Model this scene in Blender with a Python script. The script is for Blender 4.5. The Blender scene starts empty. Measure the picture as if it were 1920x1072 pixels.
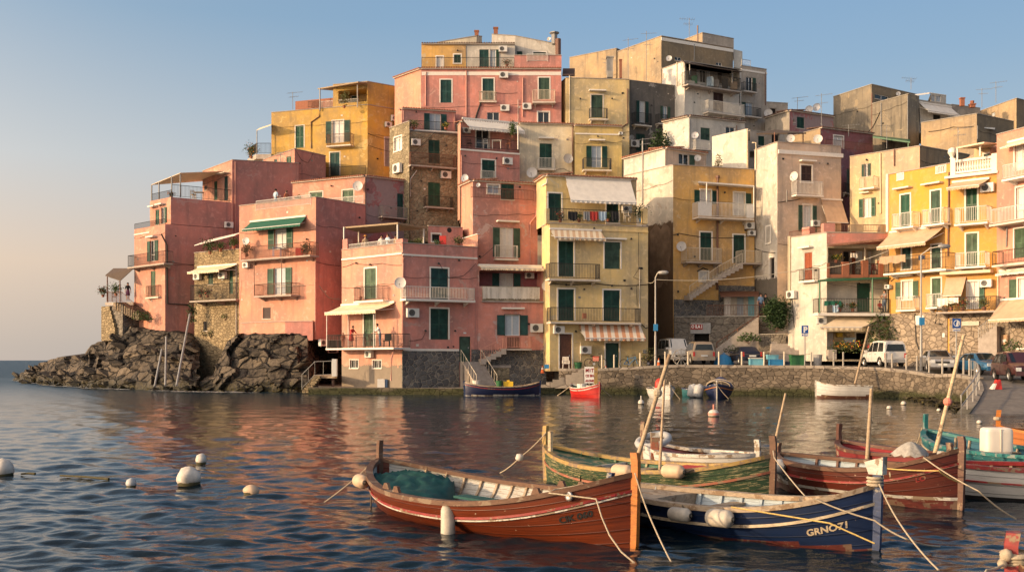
import bpy, bmesh, math, random
import numpy as np
from mathutils import Vector, Matrix, noise
R_ = random.Random(7)
SC = bpy.context.scene
COL = SC.collection
rad = math.radians
CAMZ = 2.5; FPX = 2000.0; CX = 960.0; CY = 675.0
def W(px, py, D):
    return Vector(((px-CX)*D/FPX, D, CAMZ-(py-CY)*D/FPX))
def wat(px, py):                     # point on the water seen at a photo pixel
    return W(px, py, CAMZ*FPX/(py-CY))
# ------------------------------------------------------------------ materials
MATS = {}
class NT:
    def __init__(s, name):
        s.m = bpy.data.materials.new(name); s.m.use_nodes = True
        s.t = s.m.node_tree; s.p = s.t.nodes['Principled BSDF']
        MATS[name] = s.m
    def n(s, typ, **k):
        nd = s.t.nodes.new(typ)
        for a, v in k.items():
            if a in nd.inputs: s.set(nd.inputs[a], v)
            else: setattr(nd, a, v)
        return nd
    def set(s, sock, v):
        if hasattr(v, 'is_linked') or hasattr(v, 'links'): s.t.links.new(v, sock)
        elif isinstance(v, (tuple, list)):
            sock.default_value = (*v, 1) if len(v) == 3 and sock.type == 'RGBA' else v
        else: sock.default_value = v
    def P(s, **k):
        for a, v in k.items(): s.set(s.p.inputs[a.replace('_', ' ')], v)
    def pos(s, scale=(1, 1, 1), obj=False, uv=False):
        if uv: o = s.n('ShaderNodeTexCoord').outputs['UV']
        elif obj: o = s.n('ShaderNodeTexCoord').outputs['Object']
        else: o = s.n('ShaderNodeNewGeometry').outputs['Position']
        mp = s.n('ShaderNodeMapping'); s.t.links.new(o, mp.inputs['Vector'])
        mp.inputs['Scale'].default_value = scale
        return mp.outputs['Vector']
    def noise(s, vec, scale, detail=4, rough=.55, dist=0):
        nd = s.n('ShaderNodeTexNoise'); s.t.links.new(vec, nd.inputs['Vector'])
        nd.inputs['Scale'].default_value = scale; nd.inputs['Detail'].default_value = detail
        nd.inputs['Roughness'].default_value = rough; nd.inputs['Distortion'].default_value = dist
        return nd.outputs['Fac']
    def ramp(s, fac, a, b, va=0.0, vb=1.0):
        nd = s.n('ShaderNodeMapRange'); s.set(nd.inputs['Value'], fac)
        nd.inputs['From Min'].default_value = a; nd.inputs['From Max'].default_value = b
        nd.inputs['To Min'].default_value = va; nd.inputs['To Max'].default_value = vb
        return nd.outputs['Result']
    def mix(s, fac, a, b, typ='MIX'):
        nd = s.n('ShaderNodeMix', data_type='RGBA', blend_type=typ)
        s.set(nd.inputs[0], fac); s.set(nd.inputs[6], a); s.set(nd.inputs[7], b)
        return nd.outputs[2]
    def math(s, op, a, b=0.0):
        nd = s.n('ShaderNodeMath', operation=op); s.set(nd.inputs[0], a); s.set(nd.inputs[1], b)
        return nd.outputs[0]
    def bump(s, h, strength=.3, dist=.02):
        nd = s.n('ShaderNodeBump'); s.set(nd.inputs['Height'], h)
        nd.inputs['Strength'].default_value = strength; nd.inputs['Distance'].default_value = dist
        s.t.links.new(nd.outputs['Normal'], s.p.inputs['Normal'])
def sc(c, k): return tuple(max(0, min(1, x*k)) for x in c)
def lerp3(a, b, t): return tuple(x+(y-x)*t for x, y in zip(a, b))

def plaster(name, c, peel=0.0, peelc=(.45, .38, .32), low=None, streak=.28, var=.30):
    m = NT(name); v = m.pos(); vs = m.pos((1.6, 1.6, .16))
    grey = sum(c)/3
    n1 = m.noise(v, .35, 7, .62); n2 = m.noise(vs, 1.2, 5, .6); n3 = m.noise(v, 2.3, 6, .65, .6)
    dark = lerp3(sc(c, 1-var*1.3), (grey*.8,)*3, .28)
    pale = lerp3(sc(c, 1.13), (min(1, grey*1.35),)*3, .22)
    col = m.mix(m.ramp(n1, .36, .66), dark, c)
    col = m.mix(m.ramp(n3, .52, .70, 0, .75), col, pale)
    n6 = m.noise(v, 1.15, 9, .76, .3); col = m.mix(m.ramp(n6, .54, .66, 0, .26), col, lerp3(sc(c, .62), (grey*.6,)*3, .35))
    col = m.mix(m.ramp(n2, .52, .75, 0, streak*2.2), col, lerp3(sc(c, .5), (grey*.45,)*3, .5))
    if peel:
        n4 = m.noise(v, .55, 8, .68, .8)
        n5 = m.noise(v, 3.5, 6, .7)
        f = m.math('ADD', n4, m.math('MULTIPLY', n5, .18))
        th = .755-peel*.32
        col = m.mix(m.ramp(f, th, th+.015), col, m.mix(n5, sc(peelc, .7), peelc))
    if low:                                            # grey damp render near the ground, ragged top edge
        z = m.n('ShaderNodeSeparateXYZ'); m.t.links.new(v, z.inputs[0])
        h = m.math('ADD', z.outputs[2], m.math('MULTIPLY', m.math('SUBTRACT', n3, .5), 1.2))
        col = m.mix(m.ramp(h, low[0]-.05, low[0]+.05, 1, 0), col, m.mix(n3, sc(low[1], .6), low[1]))
    m.P(Base_Color=col, Roughness=.93); m.p.inputs['Specular IOR Level'].default_value = .15
    m.bump(m.math('ADD', m.noise(v, 9, 5, .7), m.math('MULTIPLY', n3, .8)), .55, .03)
def stone(name, c1, c2, mortar, scale, zs=1.0, mw=.05, rnd=1.0, low=None, bs=.8):
    m = NT(name); v0 = m.pos((1, 1, zs))
    nz = m.n('ShaderNodeTexNoise'); m.t.links.new(v0, nz.inputs['Vector']); nz.inputs['Scale'].default_value = 1.6*scale**.5
    wv = m.n('ShaderNodeVectorMath', operation='MULTIPLY_ADD')
    m.t.links.new(nz.outputs['Color'], wv.inputs[0]); wv.inputs[1].default_value = (.22,)*3; m.t.links.new(v0, wv.inputs[2])
    v = wv.outputs[0]
    a = m.n('ShaderNodeTexVoronoi', feature='F1'); m.t.links.new(v, a.inputs['Vector']); a.inputs['Scale'].default_value = scale; a.inputs['Randomness'].default_value = rnd
    e = m.n('ShaderNodeTexVoronoi', feature='DISTANCE_TO_EDGE'); m.t.links.new(v, e.inputs['Vector']); e.inputs['Scale'].default_value = scale; e.inputs['Randomness'].default_value = rnd
    h = m.n('ShaderNodeSeparateColor'); m.t.links.new(a.outputs['Color'], h.inputs[0])
    n1 = m.noise(m.pos(), 5, 7, .7); n2 = m.noise(m.pos(), .5, 5, .6)
    col = m.mix(h.outputs[0], c1, c2)
    col = m.mix(m.ramp(n1, .35, .75, 0, .5), col, sc(c1, .55))
    col = m.mix(m.ramp(n2, .45, .7, 0, .45), col, sc(c2, .6))
    edge = m.ramp(e.outputs['Distance'], mw*.3, mw, 1, 0)
    col = m.mix(edge, col, mortar)
    if low:
        z = m.n('ShaderNodeSeparateXYZ'); m.t.links.new(m.pos(), z.inputs[0])
        hh = m.math('ADD', z.outputs[2], m.math('MULTIPLY', m.math('SUBTRACT', n2, .5), .9))
        col = m.mix(m.ramp(hh, low[0]-.25, low[0]+.15, .92, 0), col, m.mix(m.ramp(n1, .4, .65), sc(low[1], .5), low[1]))
    m.P(Base_Color=col, Roughness=.92); m.p.inputs['Specular IOR Level'].default_value = .2
    hgt = m.math('ADD', m.ramp(e.outputs['Distance'], 0, mw*2.2), m.math('MULTIPLY', n1, .35))
    m.bump(hgt, bs, .08)
def simple(name, c, rough=.6, metal=0, var=.15, scale=6, spec=.4, bump=0, obj=False):
    m = NT(name); v = m.pos(obj=obj)
    n1 = m.noise(v, scale, 5, .65)
    m.P(Base_Color=m.mix(m.ramp(n1, .3, .7), sc(c, 1-var), sc(c, 1+var)), Roughness=rough, Metallic=metal)
    m.p.inputs['Specular IOR Level'].default_value = spec
    if bump: m.bump(n1, bump, .02)
def M(k): return MATS[k]
# plaster palette
PINK = (.66, .264, .210)
plaster('pink', PINK, .12, (.62, .36, .30))
plaster('pink_dusty', (.55, .225, .185), .15, (.50, .30, .27))  # duller pink for walls turned from the sun, their shade put into it
plaster('pink_orange', (.65, .29, .195), .28, (.62, .38, .28))  # warmer pink for left walls, the low sun's tint put into it
plaster('pink_worn', (.67, .27, .208), .26, (.58, .40, .36))
plaster('pink_decay', (.46, .17, .17), .62, (.36, .27, .27), streak=.4)
plaster('pink_base', (.68, .32, .22), .15, (.6, .4, .32), low=(2.1, (.30, .25, .20)))  # sunlit warmth put into the pink, above a grey base
plaster('salmon', (.68, .305, .20), .1, (.7, .42, .32))  # salmon paint, also the sun's tint on left walls of pink houses
plaster('rose_dark', (.34, .12, .13), .2, (.3, .2, .2))
plaster('mustard', (.60, .36, .075), .12, (.66, .47, .2))
plaster('yellow_pale', (.76, .56, .25), .1, (.66, .55, .36))
plaster('yellow_soft', (.66, .48, .17), .12, (.66, .55, .36))
plaster('yellow_bright', (.66, .325, .055), .05, (.78, .55, .2), streak=.1, var=.12)
plaster('yellow_orange', (.72, .42, .12), .12, (.66, .5, .3))
plaster('cream', (.78, .67, .47), .18, (.6, .5, .4))
plaster('cream_lemon', (.66, .49, .26), .06, (.7, .6, .4))
plaster('white_warm', (.66, .60, .51), .18, (.55, .48, .40))
plaster('white_worn', (.74, .69, .61), .3, (.46, .40, .34), streak=.35)
plaster('white_stained', (.66, .58, .46), .2, (.5, .42, .34), low=(14.0, (.15, .10, .065)))
plaster('white_stained2', (.67, .60, .50), .28, (.5, .43, .35), low=(9.3, (.20, .175, .145)))
plaster('peach', (.68, .50, .36), .12, (.62, .48, .38))
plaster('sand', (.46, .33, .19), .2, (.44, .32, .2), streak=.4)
plaster('sand_dark', (.32, .235, .14), .25, (.28, .22, .15), streak=.4)  # shaded copy of sand for right walls, shade put into the colour
plaster('tan', (.60, .43, .27), .15, (.5, .4, .3))
plaster('grey_cement', (.26, .22, .165), .25, (.34, .28, .2), streak=.5)  # shadow lying on the skyline block put into its colour
plaster('grey_decay', (.175, .155, .135), .22, (.42, .38, .34), streak=.5)
plaster('beige', (.50, .42, .34), .15, (.45, .38, .3))
plaster('cement', (.38, .34, .29), .3, (.3, .27, .24), streak=.4)
stone('stone_dark', (.085, .085, .09), (.20, .19, .18), (.27, .24, .20), 2.4, 1.1, .06, .95)
stone('stone_brown', (.14, .105, .075), (.33, .25, .17), (.17, .13, .10), 2.3, 1.1, .07)
stone('stone_tan', (.24, .185, .115), (.44, .34, .205), (.22, .165, .10), 2.2, 1.7, .05, .75)
stone('stone_tower', (.20, .165, .11), (.42, .345, .23), (.25, .21, .14), 2.5, 1.2, .08)
stone('stone_quay', (.085, .07, .057), (.24, .195, .15), (.10, .08, .06), 2.1, 1.6, .032, .85, low=(.55, (.055, .06, .025)))
stone('stone_grey', (.13, .115, .10), (.28, .245, .20), (.20, .17, .14), 2.2, 1.2, .06)
stone('stone_shop', (.26, .21, .165), (.46, .37, .28), (.20, .16, .12), 2.3, 1.3, .05)
stone('paving', (.24, .21, .18), (.36, .31, .26), (.12, .10, .09), .9, 1, .03, .5, low=(.25, (.09, .085, .04)), bs=.3)
simple('stain_brown', (.17, .115, .075), .95, var=.4, scale=1.2, bump=.6)
simple('cement_plain', (.36, .33, .29), .9, var=.2, scale=2, bump=.3)
simple('asphalt', (.075, .072, .07), .9, var=.25, scale=4, bump=.25)
simple('ramp_deck', (.17, .15, .135), .85, var=.25, scale=3, bump=.25)
simple('trim_white', (.74, .69, .62), .8, var=.07)
simple('slab', (.60, .53, .45), .9, var=.18, scale=3)
simple('slab_grey', (.36, .31, .27), .9, var=.2, scale=3)
simple('shut_dark', (.012, .048, .034), .5, var=.5, scale=1.6)
simple('shut_green', (.014, .068, .038), .5, var=.5, scale=1.6)
simple('shut_teal', (.016, .060, .055), .55, var=.5, scale=1.6)
simple('shut_faded', (.045, .085, .06), .7, var=.5, scale=1.6)
simple('shut_olive', (.06, .105, .06), .55, var=.5, scale=1.6)
simple('shut_brown', (.055, .03, .025), .6, var=.25)
simple('shut_red', (.30, .075, .03), .6, var=.25)
simple('shut_grey', (.30, .28, .27), .6, var=.2)
simple('door_brown', (.12, .05, .03), .6, var=.3)
simple('door_white', (.66, .63, .60), .6, var=.1)
simple('door_wood', (.42, .27, .16), .7, var=.25)
simple('glass_dark', (.018, .022, .025), .08, var=.3, spec=.6)
simple('dark_room', (.02, .017, .015), .9, var=.4)
simple('curtain', (.62, .60, .57), .8, var=.12, scale=10)
simple('curtain_blue', (.36, .42, .48), .5, var=.1)
simple('frame_white', (.72, .70, .67), .5, var=.05)
simple('iron', (.035, .033, .032), .55, .3, var=.2)
simple('iron_rust', (.16, .07, .045), .7, .1, var=.3)
simple('iron_green', (.03, .12, .06), .5, var=.2)
simple('rail_white', (.66, .63, .58), .5, var=.08)
simple('rail_cream', (.60, .52, .40), .55, var=.12)
simple('rail_grey', (.30, .29, .28), .5, .3, var=.15)
simple('pipe_pink', (.56, .27, .21), .6, var=.1)
simple('pipe_cream', (.62, .52, .36), .6, var=.1)
simple('pipe_brown', (.16, .075, .05), .5, var=.2)
simple('pipe_grey', (.24, .23, .22), .5, .3)
simple('cable', (.03, .028, .026), .7)
simple('cable_pale', (.45, .40, .32), .7)
simple('ac_white', (.66, .64, .60), .5, var=.06)
simple('ac_grille', (.05, .05, .05), .6)
simple('dish_pale', (.60, .57, .54), .45, .0, var=.08)
simple('dish_grey', (.42, .42, .44), .45, .1, var=.08)
simple('canvas_white', (.74, .68, .60), .85, var=.1, scale=2, bump=.2)
simple('canvas_cream', (.72, .58, .40), .85, var=.1, scale=2, bump=.2)
simple('canvas_tan', (.52, .36, .24), .85, var=.12, scale=2, bump=.2)
simple('canvas_green', (.011, .095, .06), .8, var=.15, scale=2, bump=.2)
simple('canvas_teal', (.010, .070, .064), .75, var=.25, scale=5, bump=.5)
simple('canvas_dark', (.05, .05, .06), .8, var=.2)
simple('canvas_blue', (.03, .05, .14), .8, var=.2)
simple('bamboo', (.30, .22, .14), .8, var=.35, scale=14)
simple('reed_dark', (.10, .07, .05), .85, var=.4, scale=12)
def tiles(name, c1, c2):
    m = NT(name); v = m.pos()
    a = m.n('ShaderNodeTexVoronoi'); m.t.links.new(v, a.inputs['Vector']); a.inputs['Scale'].default_value = 4
    h = m.n('ShaderNodeSeparateColor'); m.t.links.new(a.outputs['Color'], h.inputs[0])
    n = m.noise(v, 5, 5, .7)
    m.P(Base_Color=m.mix(m.ramp(n, .45, .7, 0, .6), m.mix(h.outputs[0], c1, c2), sc(c1, .4)), Roughness=.9)
tiles('terracotta', (.20, .085, .05), (.38, .19, .12))
tiles('tile_dark', (.09, .05, .035), (.2, .11, .075))
simple('terracotta_plain', (.30, .115, .065), .8, var=.15)
def stripes(name, c1, c2, axis, freq):
    m = NT(name); v = m.pos(obj=True)
    x = m.n('ShaderNodeSeparateXYZ'); m.t.links.new(v, x.inputs[0])
    f = m.math('GREATER_THAN', m.math('FRACT', m.math('MULTIPLY', x.outputs[axis], freq)), .5)
    m.P(Base_Color=m.mix(f, c1, c2), Roughness=.85)
stripes('canvas_stripe', (.74, .66, .55), (.60, .30, .17), 0, 1.75)
stripes('canvas_stripe2', (.72, .62, .46), (.56, .38, .24), 0, 2.2)
# boats
def planked(name, c, planks=7, rough=.35, peel=0, peelc=(.5, .42, .28), grain=.35, coat=0.0, specks=.0):
    m = NT(name); uv = m.pos(uv=True)
    s = m.n('ShaderNodeSeparateXYZ'); m.t.links.new(uv, s.inputs[0])
    fr = m.math('FRACT', m.math('MULTIPLY', s.outputs[1], planks))
    seam = m.math('MAXIMUM', m.ramp(fr, 0, .10, 1, 0), m.ramp(fr, .95, 1, 0, 1))
    g = m.noise(m.pos((1.6, 26, 1), uv=True), 2.0, 7, .72, .3)
    b = m.noise(m.pos(obj=True), 1.6, 5, .6)
    col = m.mix(m.ramp(g, .34, .66), sc(c, 1-grain*1.25), sc(c, 1+grain*1.25))
    col = m.mix(m.ramp(b, .4, .7, 0, .4), col, sc(c, .5))
    pl = m.n('ShaderNodeTexWhiteNoise', noise_dimensions='1D'); m.set(pl.inputs['W'], m.math('FLOOR', m.math('MULTIPLY', s.outputs[1], planks)))
    col = m.mix(m.math('MULTIPLY', pl.outputs['Value'], .22), col, sc(c, .62))
    if peel:
        f = m.math('ADD', m.noise(m.pos((7, 30, 1), uv=True), 2.0, 8, .72, .4), m.math('MULTIPLY', b, .2))
        th = .76-peel*.3
        col = m.mix(m.ramp(f, th, th+.015), col, m.mix(g, sc(peelc, .6), peelc))
    if specks:
        f = m.noise(m.pos(obj=True), 16, 4, .6)
        col = m.mix(m.ramp(f, .745-specks*.1, .76-specks*.1, 0, .75), col, (.5, .38, .26))
    col = m.mix(m.math('MULTIPLY', seam, .75), col, sc(c, .28))
    m.P(Base_Color=col, Roughness=m.ramp(b, .3, .7, rough, rough+.25), Coat_Weight=coat, Coat_Roughness=.15)
    m.bump(m.math('SUBTRACT', m.math('MULTIPLY', g, .15), seam), .5, .012)
planked('hull_red', (.145, .025, .005), 7, .35, coat=.12, grain=.4, specks=.35)
planked('hull_brown', (.10, .018, .009), 7, .4, coat=.08, grain=.4, specks=.6)
planked('hull_green', (.028, .062, .026), 6, .55, peel=.36, peelc=(.46, .38, .20))
planked('hull_blue', (.008, .022, .075), 6, .35, coat=.25, grain=.2, specks=.3)
planked('hull_navy', (.008, .015, .06), 5, .4, grain=.2)
planked('hull_white', (.62, .60, .57), 6, .5, grain=.06, peel=.1, peelc=(.35, .28, .2))
planked('hull_teal', (.012, .115, .14), 6, .5, grain=.25, peel=.25, peelc=(.2, .3, .3))
planked('hull_scarlet', (.50, .022, .018), 4, .4, grain=.12)
planked('hull_crimson', (.20, .02, .022), 5, .5, grain=.3)
planked('hull_orange', (.42, .13, .03), 5, .5, grain=.3)
planked('lining_white', (.50, .49, .46), 6, .7, peel=.35, peelc=(.28, .2, .13), grain=.12)
planked('lining_blue', (.42, .50, .56), 6, .6, peel=.2, peelc=(.3, .24, .18), grain=.1)
planked('lining_green', (.03, .12, .085), 5, .6, peel=.3, peelc=(.36, .34, .2))
planked('lining_red', (.30, .02, .03), 5, .6, grain=.2)
planked('lining_teal', (.015, .10, .16), 5, .6, grain=.2)
planked('lining_brown', (.16, .06, .03), 5, .6, grain=.3)
def wood(name, c, rough=.6, peel=0, peelc=(.3, .2, .12)):
    m = NT(name); v = m.pos((5, 5, 1.2), obj=True)
    g = m.noise(m.pos((3, 3, 9), obj=True), 3, 6, .7, .5); b = m.noise(m.pos(obj=True), 3.5, 6, .7)
    col = m.mix(m.ramp(g, .3, .7), sc(c, .62), sc(c, 1.3))
    if peel: col = m.mix(m.ramp(b, .62-peel*.3, .64-peel*.3), col, m.mix(g, sc(peelc, .5), peelc))
    m.P(Base_Color=col, Roughness=rough); m.bump(g, .3, .01)
wood('wood_gunwale', (.125, .062, .036), .7, .22, (.26, .18, .12))
wood('wood_rail_red', (.30, .10, .055), .6, .3)
wood('wood_orange', (.40, .125, .010), .55)
wood('wood_dark', (.10, .04, .025), .55, .2)
wood('wood_grey', (.36, .28, .20), .8, .3)
wood('wood_pale', (.52, .40, .25), .7, .2)
wood('wood_ochre', (.36, .235, .075), .6, .35)
wood('paint_white', (.50, .47, .42), .6, .32, (.3, .22, .15))
wood('paint_blue', (.01, .03, .10), .45, .2, (.3, .28, .26))
wood('paint_green', (.035, .11, .05), .55, .3, (.4, .3, .15))
wood('paint_teal', (.02, .15, .15), .55, .3, (.25, .3, .28))
wood('paint_red', (.24, .02, .02), .5, .2)
wood('paint_cream', (.52, .42, .29), .6, .2)
wood('pole_wood', (.38, .28, .18), .65, .2)
wood('paint_black', (.015, .014, .014), .6)
wood('antifoul', (.10, .018, .014), .7, .35, (.2, .12, .08))
simple('rope', (.40, .33, .24), .9, var=.25, scale=30, bump=.5)
simple('rope_yellow', (.56, .40, .14), .9, var=.25, scale=30, bump=.5)
simple('rope_dark', (.10, .08, .06), .9)
simple('fender', (.49, .44, .37), .55, var=.28, scale=5, obj=True)
simple('fender_grey', (.40, .40, .40), .5, var=.2, scale=5, obj=True)
simple('fender_tan', (.56, .40, .27), .55, var=.15, scale=5, obj=True)
simple('buoy_white', (.56, .51, .45), .7, var=.3, scale=5, bump=.2, obj=True)
simple('buoy_pink', (.62, .22, .16), .6, var=.15)
simple('weed', (.06, .05, .02), .8, var=.4, scale=20)
simple('net', (.34, .32, .29), .9, var=.3, scale=18, bump=.8, obj=True)
simple('plastic_white', (.72, .66, .58), .45, var=.05, scale=3)
simple('plastic_blue', (.03, .20, .42), .5, var=.1)
simple('plastic_cyan', (.16, .42, .52), .5, var=.1)
simple('plastic_green', (.03, .13, .05), .5, var=.1)
simple('plastic_red', (.55, .04, .03), .5, var=.1)
simple('plastic_orange', (.70, .14, .03), .5, var=.1)
simple('plastic_yellow', (.72, .46, .03), .5, var=.1)
simple('plastic_grey', (.32, .31, .30), .55, var=.1)
simple('steel', (.42, .41, .40), .4, .7, var=.1)
simple('black', (.012, .012, .012), .6)
simple('rubber', (.02, .02, .02), .8)
simple('soil', (.06, .04, .03), .95)
def foliage(name, c1, c2):
    m = NT(name); v = m.pos()
    n = m.noise(v, 7, 4, .6)
    m.P(Base_Color=m.mix(m.ramp(n, .35, .65), c1, c2), Roughness=.6)
    m.p.inputs['Specular IOR Level'].default_value = .3
foliage('leaf', (.022, .05, .014), (.07, .115, .028))
foliage('leaf_dark', (.014, .035, .012), (.04, .075, .022))
foliage('leaf_olive', (.06, .075, .02), (.14, .14, .045))
foliage('flower_red', (.45, .02, .02), (.6, .06, .03))
foliage('flower_orange', (.55, .14, .02), (.65, .25, .04))
foliage('flower_yellow', (.6, .36, .03), (.68, .5, .06))
for k, c in dict(skin=(.46, .25, .17), hair_dark=(.02, .014, .01), hair_brown=(.09, .05, .03), hair_grey=(.3, .28, .26), cl_white=(.68, .66, .63), cl_blue=(.16, .26, .42), cl_lightblue=(.40, .52, .62), cl_navy=(.025, .035, .07), cl_red=(.48, .05, .04), cl_rust=(.38, .12, .06), cl_black=(.02, .02, .022), cl_jeans=(.09, .13, .2), cl_grey=(.22, .22, .23), cl_tan=(.42, .3, .2), cl_purple=(.12, .04, .09), cl_yellow=(.6, .42, .08), cl_orange=(.6, .28, .06)).items():
    simple(k, c, .85 if k != 'skin' else .55, var=.12, scale=9)
def carpaint(name, c, metal=.0):
    m = NT(name); n = m.noise(m.pos(obj=True), 3, 4, .6)
    m.P(Base_Color=m.mix(m.ramp(n, .35, .7), sc(c, .85), c), Roughness=.32, Metallic=metal, Coat_Weight=.6, Coat_Roughness=.08)
carpaint('car_white', (.66, .64, .61)); carpaint('car_tan', (.34, .265, .19), .2); carpaint('car_navy', (.012, .016, .035), .2)
carpaint('car_silver', (.44, .44, .45), .45); carpaint('car_blue', (.03, .13, .26), .3); carpaint('car_maroon', (.075, .022, .022), .3)
simple('car_glass', (.014, .018, .02), .05, spec=.7); simple('light_red', (.45, .02, .015), .25, spec=.6)
simple('light_clear', (.62, .62, .6), .15, .3, spec=.7); simple('plate', (.62, .62, .6), .5)
simple('sign_blue', (.012, .075, .30), .4, var=.06); simple('sign_white', (.72, .70, .67), .5, var=.05); simple('sign_red', (.30, .03, .022), .5, var=.1)
def rockmat():
    m = NT('rock'); v = m.pos(); n0 = m.n('ShaderNodeTexNoise'); m.t.links.new(v, n0.inputs['Vector']); n0.inputs['Scale'].default_value = .8
    mp = m.n('ShaderNodeMapping'); wv = m.n('ShaderNodeVectorMath', operation='MULTIPLY_ADD'); m.t.links.new(n0.outputs['Color'], wv.inputs[0]); wv.inputs[1].default_value = (.5,)*3; m.t.links.new(v, wv.inputs[2]); m.t.links.new(wv.outputs[0], mp.inputs['Vector'])
    mp.inputs['Rotation'].default_value = (0.1, -.42, .2); mp.inputs['Scale'].default_value = (.42, .6, 1.25)
    a = m.n('ShaderNodeTexVoronoi', feature='F1'); e = m.n('ShaderNodeTexVoronoi', feature='DISTANCE_TO_EDGE')
    for q in (a, e): m.t.links.new(mp.outputs[0], q.inputs['Vector']); q.inputs['Scale'].default_value = 1.15
    hc = m.n('ShaderNodeSeparateColor'); m.t.links.new(a.outputs['Color'], hc.inputs[0])
    n1 = m.noise(v, .9, 8, .68, .5); n2 = m.noise(mp.outputs[0], 3.4, 8, .7, .6); n3 = m.noise(v, 6, 6, .7)
    col = m.mix(m.ramp(m.math('ADD', m.math('MULTIPLY', hc.outputs[0], .6), m.math('MULTIPLY', n1, .5)), .25, .85), (.034, .030, .028), (.17, .135, .10))
    col = m.mix(m.ramp(n2, .5, .72, 0, .6), col, (.23, .18, .13)); col = m.mix(m.ramp(n3, .5, .75, 0, .5), col, (.03, .027, .025))
    crack = m.ramp(e.outputs['Distance'], .008, .045, 1, 0); col = m.mix(crack, col, (.010, .009, .009))
    z = m.n('ShaderNodeSeparateXYZ'); m.t.links.new(v, z.inputs[0]); h = m.math('ADD', z.outputs[2], m.math('MULTIPLY', m.math('SUBTRACT', n1, .5), 1.6))
    col = m.mix(m.ramp(h, .25, 1.1, .95, 0), col, m.mix(m.ramp(n3, .45, .62), (.012, .011, .009), (.085, .07, .018)))
    m.P(Base_Color=col, Roughness=m.ramp(h, .3, 1.2, .45, .92)); m.p.inputs['Specular IOR Level'].default_value = .3
    m.bump(m.math('ADD', m.math('MULTIPLY', m.ramp(e.outputs['Distance'], 0, .10), 1.5), m.math('ADD', n2, m.math('MULTIPLY', n3, .5))), 1.0, .16)
rockmat()
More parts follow.
